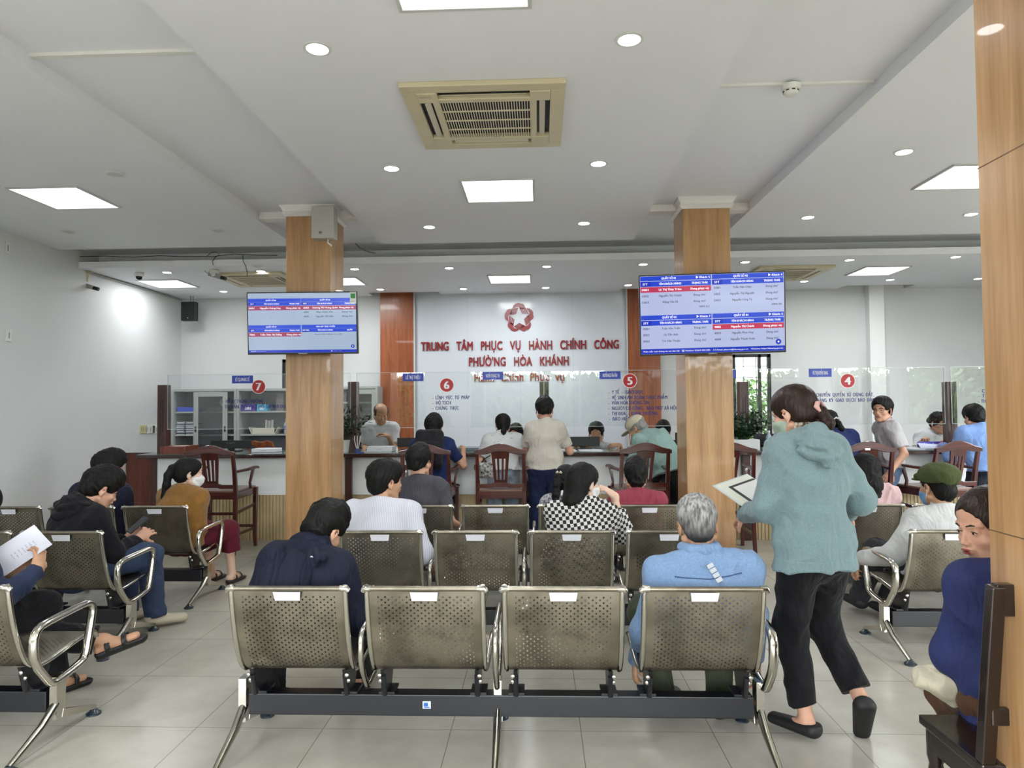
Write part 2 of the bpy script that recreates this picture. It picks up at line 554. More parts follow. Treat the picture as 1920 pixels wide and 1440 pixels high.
def wrinkle(amp, scale, seed=0, stretch=(1, 1, 1)):
    "soft folds: ridged noise, longer along the diagonals"
    rs = np.random.RandomState(seed + 3)
    st = np.array(stretch, dtype=np.float32); o = rs.uniform(0, 16, 3).astype(np.float32)
    A = np.array(Matrix.Rotation(rs.uniform(-.7, .7), 3, 'Y') @ Matrix.Rotation(rs.uniform(-.5, .5), 3, 'X'), dtype=np.float32)
    sc = scale * .45
    def f(P):
        Q = (P @ A) * st * sc + o
        Q[:, 2] *= .7
        w = vnoise(Q * .7 + 5.3); Q = Q + w[:, None] * 1.2
        n1 = np.abs(vnoise(Q) * 2 - 1); n2 = vnoise(Q * 2.1 + 3.1)
        return ((n1 * 1.6 - .55) * amp * 1.6 + (n2 - .5) * amp * 1.1).astype(np.float32)
    return f

# ================================================================ people
SKIN = {}
def skin(tone):
    return mat('skin_' + tone, {'light': 'cf9f86', 'mid': 'c99c82', 'tan': 'be9274', 'pale': 'dcb8a2', 'brown': '8c5a42'}[tone], rough=.5, bump=.04, bscale=300, var=.06, vscale=18, sss=.0, spec=.4)
def hair_mat(name, c, rough=.58):
    if name in _mats: return _mats[name]
    m = mat(name, c, rough=rough, bump=.6, bscale=70, var=.3, vscale=45, stretch=(1, 1, .12), spec=.22)
    return m
HB = lambda: hair_mat('black_hair', '0e0d0c')
def cloth(name, c, bump=.12, bscale=120, rough=.85, **k):
    return mat('cloth_' + name, c, rough=rough, bump=bump, bscale=bscale, var=k.pop('var', .06), vscale=k.pop('vscale', 12), sheen=.05, spec=.25, **k)

def ik(a, b, l1, l2, pole):
    a = np.array(a, float); b = np.array(b, float); d = b - a; L = np.linalg.norm(d)
    L = min(L, (l1 + l2) * .999); u = d / (np.linalg.norm(d) + 1e-9); b = a + u * L
    x = (l1 * l1 - l2 * l2 + L * L) / (2 * L); hh = math.sqrt(max(l1 * l1 - x * x, 0))
    p = np.array(pole, float); p = p - u * (p @ u); p /= np.linalg.norm(p) + 1e-9
    return a + u * x + p * hh, b

def rotm(yaw=0, pitch=0, roll=0):
    "head or torso frame: yaw about z (left +), pitch forward +, roll right +; columns x right, y forward, z up; degrees"
    return np.array((Matrix.Rotation(math.radians(yaw), 3, 'Z') @ Matrix.Rotation(math.radians(-pitch), 3, 'X') @ Matrix.Rotation(math.radians(roll), 3, 'Y')))

def hand_field(F, w, d, n, s=1.0, curl=35, side=1, spread=6, k=.006, grip=None):
    "five fingers from wrist w along d, palm facing n; side +1 right hand"
    w = V3(w); d = unit(d); n = unit(n - d * float(np.dot(n, d))); x = np.cross(d, n) * side   # towards the thumb
    R = np.stack([x, d, n], 1)
    pc = w + d * .045 * s
    F.ell(pc + d * .0, (.040 * s, .052 * s, .016 * s), R, k=.012)
    F.cone(w - d * .01, w + d * .03 * s, .024 * s, .022 * s, k=.02, lat=x, sq=1.25)
    Ls = [(.040, .024, .020), (.045, .028, .022), (.042, .026, .021), (.033, .020, .019)]
    for i in range(4):
        off = (.028 - i * .019) * s
        p = w + d * (.084 - abs(i - 1.2) * .004) * s + x * off
        a = math.radians((1.2 - i) * spread); c = math.radians(curl * (.55 + .1 * i))
        dirn = d * math.cos(a) + x * math.sin(a)
        r = (.0092 - .0006 * abs(i - 1)) * s
        for j, L in enumerate(Ls[i]):
            ang = c * (j + .6)
            q = p + (dirn * math.cos(ang) + n * math.sin(ang)) * L * s
            F.cone(p, q, r, r * .9, k=k if j else .009); p = q; r *= .9
    # thumb from the side of the palm near its base
    p = w + d * .022 * s + x * .028 * s + n * .004
    dt = unit(d * .62 + x * .68 + n * .35)
    for L, r in ((.036, .0125), (.030, .0105), (.022, .0095)):
        q = p + dt * L * s; F.cone(p, q, r * s, r * .9 * s, k=.008); p = q
        dt = unit(dt + d * .25 - x * .22 + n * .22)

def head_field(F, c, R, s=1.0, sex='m', ears=True, k=.012, off=0.0):
    "head in world coordinates: centre c between the ears, frame R"
    def P(x, y, z): return c + R @ (np.array((x, y, z)) * s)
    def E(x, y, z, r, kk=k, op='u', R2=None): F.ell(P(x, y, z), tuple((q + off) * s for q in r), R if R2 is None else R @ R2, k=kk, op=op)
    def Cn(a, b, r1, r2, kk=k, op='u', **q): F.cone(P(*a), P(*b), (r1 + off) * s, (r2 + off) * s, k=kk, op=op, **q)
    wj = .0 if sex == 'm' else -.004
    E(0, -.012, .045, (.0745, .094, .078))
    E(0, .012, .055, (.066, .075, .055), .02)              # forehead
    E(0, .030, -.020, (.060 + wj, .060, .075), .02)        # face
    E(0, .040, -.065, (.044 + wj, .044, .040), .02)        # jaw
    E(0, .072, -.092, (.020 + wj, .017, .016), .018)       # chin
    for sx in (-1, 1):
        E(sx * .038, .062, -.020, (.024, .020, .020), .015)    # cheek bone
        Cn((sx * .060, -.002, -.050), (sx * .035, .050, -.085), .016, .014, .02)   # jaw line
        Cn((sx * .048, .070, .028), (sx * .014, .083, .024), .008, .008, .012)     # brow
        E(sx * .031, .094, .006, (.017, .013, .011), .010, 's')                    # socket
        E(sx * .031, .0735, .005, (.0135, .0125, .0115), .004)                     # lids
    nz = .1035 if sex == 'm' else .1005
    Cn((0, .080, .018), (0, nz, -.022), .0080, .0095 if sex == 'm' else .0082, .008)    # nose
    for sx in (-1, 1): E(sx * .0105, .093, -.027, (.0078, .010, .0068), .006)
    E(0, .088, -.046, (.022, .012, .012), .012)              # mouth mound
    E(0, .097, -.0445, (.020, .008, .0048), .004)
    E(0, .096, -.0545, (.017, .008, .0052), .004)
    E(0, .100, -.0500, (.022, .010, .0016), .003, 's')
    if ears:
        for sx in (-1, 1):
            R2 = np.array(Matrix.Rotation(math.radians(-22 * sx), 3, 'Z') @ Matrix.Rotation(math.radians(-10), 3, 'X'))
            E(sx * .0785, -.008, .000, (.0065, .0185, .031), .005, 'u', R2)
            E(sx * .0855, -.004, .004, (.006, .010, .018), .004, 's', R2)
            E(sx * .077, -.002, -.028, (.006, .009, .010), .006)

def torso_field(F, J, o=0.0, s=1.0, k=.05, belly=0.0, bulk=1.0, hips=1.0):
    X = J['lat']; XP = J['plat']
    F.cone(J['pel'] - J['t0'] * .03 * s, J['pel'] + J['t0'] * .07 * s, (.112 * hips) * s * bulk + o, .105 * s * bulk + o, k=k, lat=XP, sq=1.42)
    F.cone(J['pel'] + J['t0'] * .06 * s, J['waist'], .102 * s * bulk + o, .100 * s * bulk + o, k=k, lat=XP, sq=1.36)
    F.cone(J['waist'], J['chest'], .100 * s * bulk + o, .112 * s * bulk + o, k=k, lat=X, sq=1.40)
    F.cone(J['chest'], J['upper'], .112 * s * bulk + o, .082 * s * bulk + o, k=k, lat=X, sq=1.58)
    F.cone(J['shL'] - J['t1'] * .02, J['shR'] - J['t1'] * .02, .058 * s + o, .058 * s + o, k=k)
    F.cone(J['neck'] - J['t1'] * .02 * s, J['shL'] + J['t1'] * .0, .05 * s + o, .045 * s + o, k=k)
    F.cone(J['neck'] - J['t1'] * .02 * s, J['shR'] + J['t1'] * .0, .05 * s + o, .045 * s + o, k=k)
    if belly: F.ell(J['waist'] + J['f'] * .05 * s, ((.13 + belly) * s + o, (.09 + belly) * s + o, .13 * s + o), J['R'], k=k)

def skeleton(H=1.65, pelvis=(0, 0, .9), lean=4, curve=0, side=0, twist=0, head=(0, 0, 0), neckf=0.0,
             wl=None, wr=None, pl=(-.3, -.9, -.9), pr=(.3, -.9, -.9), al=(-.1, 0, .09), ar=(.1, 0, .09), kl=(-.1, 1, .2), kr=(.1, 1, .2), sw=.168, pyaw=0, shrug=0, hipw=.085, torso=1.0):
    s = H / 1.70
    J = {'s': s, 'hs': s * 1.10}
    pel = np.array(pelvis, float)
    J['pel'] = pel
    Rp = rotm(pyaw, 0, 0); J['plat'] = Rp[:, 0]
    R0 = rotm(pyaw + twist * .3, lean * .8, side * .7); R1 = rotm(twist + pyaw, lean + curve, side)
    J['t0'] = R0[:, 2]; J['t1'] = R1[:, 2]; J['lat'] = R1[:, 0]; J['f'] = R1[:, 1]; J['R'] = R1
    J['waist'] = pel + R0[:, 2] * .16 * s * torso
    J['chest'] = J['waist'] + (R0[:, 2] * .4 + R1[:, 2] * .6) * .15 * s * torso
    J['upper'] = J['chest'] + R1[:, 2] * .13 * s * torso
    J['neck'] = J['upper'] + R1[:, 2] * .065 * s
    for k_, sx in (('L', -1), ('R', 1)):
        J['sh' + k_] = J['upper'] + R1[:, 2] * (.005 + shrug) * s + R1[:, 0] * sx * sw * s
    Rh = rotm(pyaw + head[0], head[1], head[2]); J['Rh'] = Rh
    nd = unit(R1[:, 2] * .7 + Rh[:, 2] * .5 + R1[:, 1] * (.35 + neckf))
    J['hbase'] = J['neck'] + nd * .075 * s
    J['hc'] = J['hbase'] + Rh[:, 2] * .055 * s + Rh[:, 1] * .012 * s
    for k_, w, p in (('L', wl, pl), ('R', wr, pr)):
        if w is None: w = J['sh' + k_] + np.array(((-1 if k_ == 'L' else 1) * .05, .03, -.50)) * s
        J['el' + k_], J['wr' + k_] = ik(J['sh' + k_], w, .285 * s, .25 * s, p)
    for k_, a, kn, sx in (('L', al, kl, -1), ('R', ar, kr, 1)):
        hp = pel + Rp[:, 0] * sx * hipw * s - np.array((0, 0, .03)) * s
        J['hip' + k_] = hp
        J['kn' + k_], J['an' + k_] = ik(hp, a, .41 * s, .40 * s, kn)
    return J

HAIR_FACE = dict(short=.045, full=.03)
def hair(F, J, style, s, off=.014):
    c = J['hc']; R = J['Rh']
    def P(x, y, z): return c + R @ (np.array((x, y, z)) * s)
    def E(x, y, z, r, k=.015, op='u'): F.ell(P(x, y, z), tuple(q * s for q in r), R, k=k, op=op)
    o = off
    if style in ('short', 'bushy', 'fade', 'crop', 'parted'):
        up = {'bushy': .02, 'fade': .012, 'crop': -.004}.get(style, .006)
        E(0, -.012, .048, (.0755 + o, .095 + o, .078 + o))
        if style == 'fade':
            E(0, .02, .105, (.055, .075, .05), .02)
        else: E(0, .01, .075 + up * .6, (.066 + o * .6, .085 + o * .6, .058 + up), .02)
        E(0, -.055, -.012, (.060 + o * .5, .050 + o * .6, .065), .02)
        E(0, .105, -.028, (.085, .088 - up, .098), .012, 's')         # face
        for sx in (-1, 1): E(sx * .088, .004, -.008, (.03, .026, .036), .008, 's')
        for sx in (-1, 1): E(sx * .085, .04, -.045, (.045, .05, .055), .01, 's')
        F.cut(P(0, -.06, -.078 if style != 'fade' else -.035), R @ np.array((0, .35, -1)), .01)
    elif style == 'bald':
        E(0, -.015, .040, (.0755 + o * .5, .095 + o * .5, .074 + o * .3))
        E(0, -.055, -.012, (.060, .050, .06), .02)
        E(0, .115, .0, (.095, .105, .12), .012, 's')
        E(0, .06, .13, (.045, .11, .055), .02, 's')
        for sx in (-1, 1): E(sx * .088, .004, -.008, (.03, .026, .036), .008, 's')
        F.cut(P(0, -.06, -.065), R @ np.array((0, .35, -1)), .01)
    elif style in ('pony', 'lowpony', 'bob', 'bun', 'long'):
        E(0, -.012, .048, (.0765 + o * .8, .096 + o * .8, .079 + o * .7))
        E(0, -.045, -.005, (.066 + o * .6, .060 + o * .7, .075), .02)
        E(0, .108, -.018, (.078, .082, .094), .012, 's')
        if style in ('pony', 'lowpony', 'bun'):
            for sx in (-1, 1): E(sx * .088, .006, -.012, (.028, .026, .036), .008, 's')
            for sx in (-1, 1): E(sx * .085, .03, -.055, (.045, .06, .045), .01, 's')
            F.cut(P(0, -.06, -.085), R @ np.array((0, .5, -1)), .01)
        if style == 'pony':
            F.cone(P(0, -.095, .05), P(0, -.13, .045), .03 * s, .022 * s, k=.02)
            st = P(0, -.13, .045); bk = R @ np.array((0, -1., 0)); bk[2] = 0; dz = np.array((0, 0, -1.)); F.chain([st, st + bk * .025 + dz * .06, st + bk * .035 + dz * .14, st + bk * .085 + dz * .36], [.024, .030, .029, .010], k=.015)
        if style == 'lowpony':
            F.chain([P(0, -.10, -.01), P(0, -.125, -.03), P(0, -.135, -.09), P(0, -.12, -.14)], [.03, .024, .028, .008], k=.015)
        if style == 'bun':
            E(0, -.125, .0, (.04, .032, .04), .012)
        if style in ('long', 'bob'):
            zz = -.30 if style == 'long' else -.11
            F.chain([P(0, -.05, .0), P(0, -.075, -.10), P(0, -.09, zz)], [.07 * s, .06 * s, .045 * s], k=.03, lat=R[:, 0], sq=1.25)
            for sx in (-1, 1): E(sx * .085, .01, -.05, (.02, .035, .07), .01, 's')

def face_bits(J, root, s, bt=1.3, brow='151210', lip='a05a50', glasses=None, iris='1e120c', h=.003, mouth=True, eyes=True):
    c = J['hc']; R = J['Rh']
    def P(x, y, z): return c + R @ (np.array((x, y, z)) * s)
    if eyes:
        for sx in (-1, 1):
            mb = MB(); M = Matrix.Translation(P(sx * .031, .0752, .005)) @ Matrix(R).to_4x4() @ Matrix.Scale(s, 4)
            # almond of white with an iris disc, set into the lids
            pr = [(.0001, .0100), (.004, .0092), (.008, .0065), (.0105, .0015)]
            RX = Matrix.Rotation(-PI / 2, 4, 'X')
            vs = []
            n = 20
            for r_, y_ in pr:
                for q in range(n):
                    a = 2 * PI * q / n; vs.append(M @ Vector((r_ * math.cos(a) * 1.1, y_, r_ * math.sin(a) * .5)))
            fs = [(i * n + q, i * n + (q + 1) % n, (i + 1) * n + (q + 1) % n, (i + 1) * n + q) for i in range(len(pr) - 1) for q in range(n)]
            mb.add(vs, fs, 0)
            vs = [M @ Vector((.0045 * math.cos(2 * PI * q / 16), .0107, .0040 * math.sin(2 * PI * q / 16) + .0003)) for q in range(16)]
            mb.add(vs, [tuple(range(16))], 1)
            q_ = MB(); q_.tube([P(sx * .031 - .0125 * s, .0815, .006), P(sx * .031 - .006 * s, .0862, .0098), P(sx * .031 + .002 * s, .0868, .0108), P(sx * .031 + .008 * s, .0845, .0092), P(sx * .031 + .0135 * s, .0795, .0055)], .0011 * s, 6); q_.build('eyelash', mat('lash_dark', '1a1412', rough=.7), root, smooth=60)
            mb.build('eye', [mat('eye_white', 'd8d2cc', rough=.25), mat('iris_' + iris, iris, rough=.15)], root)
    F = Field(.003)
    for sx in (-1, 1):
        F.chain([P(sx * .013, .0900, .0255), P(sx * .030, .0875, .030), P(sx * .049, .0725, .025)], [.0026 * s * bt, .0030 * s * bt, .0016 * s * bt])
    F.mesh('eyebrow', h, mat('brow_' + brow, brow, rough=.7), root, B=8)
    if mouth:
        F = Field(.002)
        F.ell(P(0, .0985, -.0445), (.0195 * s, .0075 * s, .0042 * s), R); F.ell(P(0, .0975, -.0545), (.0165 * s, .0075 * s, .0050 * s), R)
        F.ell(P(0, .104, -.0500), (.022 * s, .008 * s, .0012 * s), R, op='s')
        F.mesh('lips', h * .8, mat('lips_' + lip, lip, rough=.45), root)
    if glasses:
        g = MB()
        M = Matrix.Translation(c) @ Matrix(R).to_4x4() @ Matrix.Scale(s, 4)
        for sx in (-1, 1):
            pts = [M @ Vector((sx * .033 + .023 * math.cos(a), .099 - abs(math.cos(a)) * .002, .004 + .018 * math.sin(a))) for a in [2 * PI * k / 18 for k in range(18)]]
            g.tube(pts, .0014, 6, closed=True)
            g.tube([M @ Vector((sx * .056, .096, .008)), M @ Vector((sx * .082, .02, .012)), M @ Vector((sx * .082, -.01, .004))], .0014, 6)
        g.tube([M @ Vector((-.010, .101, .007)), M @ Vector((0, .104, .010)), M @ Vector((.010, .101, .007))], .0014, 6)
        g.build('glasses', mat('glasses_' + glasses, glasses, rough=.25, metal=.4), root, smooth=60)

def mask_part(J, root, s, col, h=.003, low=0.0):
    c = J['hc']; R = J['Rh']
    def P(x, y, z): return c + R @ (np.array((x, y, z - low)) * s)
    F = Field(.012); head_field(F, c, R, s, ears=False, off=.006)
    F.ell(P(0, .088, -.035), (.045 * s, .028 * s, .045 * s), R, k=.02)
    F.ell(P(0, .06, -.045), (.075 * s, .066 * s, .052 * s), R, k=.004, op='i')
    op, f, k = F.ops.pop(); F.ops.append(('c', f, k))
    F.cut(P(0, .01, -.04), R @ np.array((0, -1, 0)), .002)
    m = mat('mask_' + col, col, rough=.8, bump=.1, bscale=90)
    o = F.mesh('face_mask', h, m, root)
    t = MB()
    for sx in (-1, 1):
        for zz in (-.015, -.06):
            t.tube([P(sx * .060, .022, zz), P(sx * .080, -.002, zz * .6 + .0), P(sx * .083, -.018, .005)], .0016, 5)
    t.build('ear_loop', mat('ear_loop_white', 'dcdcd8', rough=.7), root)
    return o

def build_person(label, loc, rz, skel, look, group=None):
    root = thing('person', label, 'person', loc, math.radians(rz), group)
    J = skeleton(**skel); s = J['s']; J['hs'] *= look.get('hsm', 1.0); L = dict(tone='mid', res=.007, sex='m', top=None, sleeve='long', bottom=None, hair='short', hairm=None, shoes='151515', off=.012, wr=.005)
    L.update(look); L['wr'] *= 1.5; h = L['res']; X = J['lat']
    # ---- body, one continuous skin
    F = Field(.02)
    torso_field(F, J, o=-.010 * s, s=s, bulk=L.get('bulk', 1) * .92, hips=1)
    nr = (.051 if L['sex'] == 'm' else .044) * s
    F.cone(J['neck'] - J['t1'] * .03 * s, J['hbase'] + J['Rh'] @ np.array((0, -.012, .02)) * s, nr * 1.08, nr, k=.02)
    F.cone(J['neck'], J['hc'] + J['Rh'] @ np.array((0, -.035, -.03)) * s, nr, nr, k=.015)
    for q, sd in (('L', -1), ('R', 1)):
        F.chain([J['sh' + q], J['el' + q]], [.047 * s, .037 * s], k=.03)
        F.chain([J['el' + q], J['wr' + q]], [.038 * s, .0245 * s], k=.02)
        F.chain([J['hip' + q], J['kn' + q]], [.078 * s, .046 * s], k=.03)
        F.cone(J['kn' + q], J['an' + q], .045 * s, .033 * s, k=.02)
        mid = J['kn' + q] * .68 + J['an' + q] * .32
        sh = unit(J['an' + q] - J['kn' + q]); fd = np.array((0, 1., 0)); fd = unit(fd - sh * (fd @ sh)); F.cone(J['kn' + q] * .82 + J['an' + q] * .18 - fd * .008 * s, J['kn' + q] * .5 + J['an' + q] * .5 - fd * .012 * s, .043 * s, .040 * s, k=.02)
        ft = L.get('foot' + q, (0, 1, 0)); ft = unit(ft)
        toe = J['an' + q] + ft * .15 * s - np.array((0, 0, .045 * s if abs(ft[2]) < .3 else 0)); heel = J['an' + q] - ft * .035 * s - np.array((0, 0, .035 * s))
        if abs(ft[2]) >= .3:
            dn = unit(np.cross(np.cross(ft, (0, 0, -1)), ft)); toe = J['an' + q] + ft * .15 * s + dn * .045 * s; heel = J['an' + q] - ft * .035 * s + dn * .035 * s
        J['toe' + q] = toe; J['heel' + q] = heel
        F.cone(heel, toe, .028 * s, .021 * s, k=.01, lat=np.cross(ft, (0, 0, 1)), sq=1.35)
        F.cone(J['an' + q], heel * .5 + toe * .5, .033 * s, .025 * s, k=.02)
        hd = L.get('hand' + q)
        fa = unit(J['wr' + q] - J['el' + q])
        if hd: hand_field(F, J['wr' + q], hd[0], np.array(hd[1], dtype=np.float32), s * .98, hd[2] if len(hd) > 2 else 35, -sd if len(hd) < 4 else hd[3])
        else:
            if J['wr' + q][2] > .9 and J['el' + q][1] < J['wr' + q][1]: fa = unit(np.array((fa[0], fa[1], min(fa[2], .04))))
            nn = np.array((-sd * .6, 0, -.6)); hand_field(F, J['wr' + q], fa, nn.astype(np.float32), s * .98, 35, -sd)
    head_field(F, J['hc'], J['Rh'], J['hs'], L['sex'], k=.012)
    body = F.mesh('body', h, skin(L['tone']), root)
    wr = L['wr']
    # ---- trousers
    if L['bottom']:
        F = Field(.03); o = L.get('boff', .014)
        F.cone(J['pel'] - J['t0'] * .03 * s, J['pel'] + J['t0'] * .10 * s, .108 * s + o, .100 * s + o, k=.05, lat=J['plat'], sq=1.42)
        for q in 'LR':
            F.cone(J['hip' + q], J['kn' + q], .086 * s + o, .064 * s + o, k=.05)
            lw = L.get('leg', .048)
            e = J['an' + q] + unit(J['kn' + q] - J['an' + q]) * L.get('hemup', 0) * s
            F.ell(J['kn' + q], (.070 * s + o, .070 * s + o, .075 * s + o), k=.03)
            G = Field(.03); G.cone(J['kn' + q], e, .063 * s + o, lw * s + o, k=.03)
            G.cut(e + unit(e - J['kn' + q]) * .005, e - J['kn' + q], .003)
            F.sub(G, 'u', .03)
        F.disp(wrinkle(wr * 1.1, 26, 5))
        if L['top'] and J['pel'][2] > .75: F.cut(J['pel'] + J['t0'] * (L.get('hemz', -.06) + .012) * s, J['t0'], .002)
        F.mesh('trousers', h, L['bottom'], root)
    # ---- upper garment
    if L['top']:
        F = Field(.03); o = L['off']
        torso_field(F, J, o=o, s=s, bulk=L.get('bulk', 1) * .92, belly=L.get('belly', 0))
        hz = L.get('hemz', -.06)
        F.cone(J['hipL'] + J['t0'] * .05 * s, J['hipR'] + J['t0'] * .05 * s, .096 * s + o, .096 * s + o, k=.05)
        F.cone(J['hipL'] + J['t0'] * (hz - .02) * s, J['hipR'] + J['t0'] * (hz - .02) * s, .100 * s + o + L.get('boff', .014), .100 * s + o + L.get('boff', .014), k=.05)
        if L.get('hemz', .0) is not None:
            F.cut(J['pel'] + J['t0'] * L.get('hemz', -.06) * s, -J['t0'], .004)
        for q in 'LR':
            G = Field(.03)
            G.cone(J['sh' + q], J['el' + q], .050 * s + o, .042 * s + o + L.get('slo', 0), k=.03)
            if L['sleeve'] == 'long':
                G.cone(J['el' + q], J['wr' + q], .044 * s + o + L.get('slo', 0), .030 * s + o * .7, k=.03)
                G.cut(J['wr' + q] + unit(J['wr' + q] - J['el' + q]) * .0, J['wr' + q] - J['el' + q], .004)
            else:
                e = J['sh' + q] * .25 + J['el' + q] * .75
                G.cut(e, J['el' + q] - J['sh' + q], .004)
            F.sub(G, 'u', .035)
        F.cone(J['neck'] - J['t1'] * .02 * s, J['neck'] + J['t1'] * .02 * s, .062 * s, .060 * s, k=.03)
        nk = L.get('neckcut', .022)
        F.cut(J['neck'] + J['t1'] * nk * s, unit(J['t1'] + J['f'] * .35), .006)
        F.cone(J['neck'] - J['t1'] * .05 * s, J['hc'], .052 * s, .052 * s, k=.004, op='s')
        F.disp(wrinkle(wr, L.get('wsc', 22), L.get('seed', 2), L.get('wst', (1, 1, .6))))
        J['topF'] = F
        F.mesh(L.get('topname', 'shirt'), h, L['top'], root)
        if L.get('band'):
            hz = L.get('hemz', -.06); B_ = Field(.0); B_.lo = F.lo; B_.hi = F.hi; B_.ops.append(('u', F.ev, 0)); B_.disp(lambda P: np.full(len(P), -.0025, dtype=np.float32))
            B_.cut(J['pel'] + J['t0'] * (hz + .055) * s, J['t0'], .002); B_.lo = np.maximum(B_.lo, np.minimum(J['hipL'], J['hipR']) - .28); B_.hi = np.minimum(B_.hi, np.maximum(J['hipL'], J['hipR']) + .28)
            B_.hi[2] = J['pel'][2] + (hz + .10) * s
            B_.mesh('hem_band', h, L['top'], root)
        if L.get('collar'):
            F = Field(.006)
            n0 = J['neck'] + J['t1'] * .012 * s; cn = unit(J['t1'] - J['f'] * .1)
            F.cone(n0 - cn * .012, n0 + cn * .018 * s, .068 * s, .062 * s, lat=X, sq=1.06)
            F.cone(n0 - cn * .08, n0 + cn * .09 * s, .056 * s, .055 * s, k=.002, op='s', lat=X, sq=1.06)
            F.cut(n0 + cn * .026 * s, cn, .002); F.cut(n0 - cn * .016 * s, -cn, .002)
            F.ell(n0 + J['f'] * .075 * s - J['t1'] * .0, (.022 * s, .05 * s, .06 * s), J['R'], k=.003, op='s')
            F.mesh('collar', min(h, .004), L['collar'], root)
        if L.get('hood'):
            F = Field(.03)
            b0 = J['neck'] - J['f'] * .055 * s + J['t1'] * .01 * s
            for w_, bk_, dr_, r_ in ((.070, .040, -.012, .034), (.098, .068, .030, .030), (.124, .088, .075, .024)):
                pp = [b0 + X * (w_ * u * s) - J['f'] * (bk_ * math.sqrt(max(0, 1 - u * u)) * s) + J['f'] * (.075 if abs(u) == 1 else .03 if abs(u) > .9 else .0) * s - J['t1'] * (dr_ * (1 - .75 * abs(u)) * s) for u in (-1, -.92, -.6, -.25, 0, .25, .6, .92, 1)]
                F.chain(pp, [r_ * .6, r_ * .8, r_, r_ * 1.08, r_ * 1.1, r_ * 1.08, r_, r_ * .8, r_ * .6], k=.013)
            F.ell(b0 - J['f'] * .050 * s - J['t1'] * .075 * s, (.10 * s, .030 * s, L.get('hang', .07) * s), J['R'], k=.03)
            F.cone(J['neck'] - J['t1'] * .06 * s, J['hc'], .054 * s, .06 * s, k=.01, op='s')
            F.chain([b0 - X * .125 * s + J['f'] * .05 - J['t1'] * .05, b0 - X * .095 * s - J['f'] * .045 - J['t1'] * .075, b0 - J['f'] * .09 * s - J['t1'] * .125, b0 + X * .095 * s - J['f'] * .045 - J['t1'] * .075, b0 + X * .125 * s + J['f'] * .05 - J['t1'] * .05], [.012, .022, .028, .022, .012], k=.010)
            F.disp(wrinkle(.006, 40, 8, (.5, .8, 2.6)))
            F.mesh('hood', min(h, .006), L['hood'], root)
    # ---- shoes
    if L['shoes'] and L.get('feet', True):
        for q in 'LR':
            ft = unit(J['toe' + q] - J['heel' + q])
            F = Field(.012); lat = np.cross(ft, (0, 0, 1))
            upv = unit(np.cross(lat, ft))
            F.cone(J['heel' + q], J['toe' + q] + ft * .02 * s, .037 * s, .028 * s, lat=lat, sq=1.38)
            F.cone(J['heel' + q] + upv * .02 * s, J['heel' + q] * .5 + J['toe' + q] * .5 + upv * .012 * s, .036 * s, .028 * s)
            F.cut(J['heel' + q] + upv * .030 * s, upv if L.get('lowshoe') else upv, .004) if L.get('lowshoe') else None
            zb = min(J['heel' + q][2] - .030 * s, J['toe' + q][2] - .024 * s)
            F.cut(J['heel' + q] - upv * .034 * s, -upv, .002)
            if L.get('lowshoe'): F.cone(J['an' + q] + upv * .03, J['heel' + q] * .62 + J['toe' + q] * .38 + upv * .025 * s, .034 * s, .03 * s, k=.004, op='s')
            F.mesh('shoe', min(h, .006), mat('shoe_' + L['shoes'], L['shoes'], rough=.6, bump=.1), root)
    # ---- hair
    if L['hair']:
        F = Field(.015); hair(F, J, L['hair'], J['hs'], L.get('hoff', .014))
        for fn in L.get('hairx', ()): fn(F, J, s)
        F.disp(wrinkle(L.get('tuft', .0035), L.get('tsc', 90), 4, (1, 1, .5)))
        F.mesh('hair', min(h, .005), L['hairm'] or HB(), root)
    if L.get('face'): face_bits(J, root, J['hs'], **L['face'])
    if L.get('mask'): mask_part(J, root, J['hs'], L['mask'], min(h, .0045), L.get('mlow', 0))
    for fn in L.get('extra', ()): fn(root, J, s, h)
    return root, J

def seated(seat=.40, H=1.63, lean=8, curve=18, knee=.44, **k):
    s = H / 1.70
    d = dict(H=H, pelvis=(0, 0, seat + .10 * s), lean=lean, curve=curve, al=(-.12, knee, .085), ar=(.12, knee, .085), kl=(-.1, .3, 1), kr=(.1, .3, 1),
             wl=(-.12, .34, seat + .17), wr=(.12, .34, seat + .17), pl=(-.3, -.7, -1), pr=(.3, -.7, -1))
    d.update(k); return d
def standing(H=1.65, lean=3, curve=4, **k):
    s = H / 1.70
    d = dict(H=H, pelvis=(0, 0, .90 * s), lean=lean, curve=curve, al=(-.11, .0, .085), ar=(.11, .0, .085), kl=(0, 1, 0), kr=(0, 1, 0))
    d.update(k); return d
# ================================================================ the room
XL, XR = -5.37, 7.6          # left and right walls
YB, YF = 10.05, -3.5         # back wall, entrance wall
Z1, ZR, Z2 = 3.30, 3.385, 3.15   # dropped ceiling, recess, ceiling over the counter
wall_m = mat('wall_paint', 'd9dadb', rough=0.55, var=0.04, vscale=0.7, bump=0.02, bscale=60)
ceil_m = mat('ceiling_paint', 'ecedf1', rough=0.6, var=0.03, vscale=0.5, bump=0.02, bscale=40)
white_p = mat('white_plastic', 'e2e2dd', rough=0.4)
mould_m = mat('white_moulding', 'e6e2e0', rough=0.45)
black_p = mat('black_plastic', '0c0d12', rough=0.45)
dark_steel = mat('black_steel', '0d0f17', rough=0.35, spec=0.6)
chrome = mat('chrome', 'd8d8d4', rough=0.12, metal=1.0)
oak = wood('oak_laminate', 'bd9468', '9c744a', 1.0, rough=0.28, coat=0.25)
redwood = wood('reddish_wood_panel', 'a35a30', '7a3a1c', 1.3, rough=0.3, coat=0.15)
maho = wood('mahogany', '552219', '2e100d', 2.0, rough=0.28, coat=0.4)
maho_x = wood('mahogany_across', '552219', '2e100d', 2.0, rough=0.28, coat=0.4, axis=0)
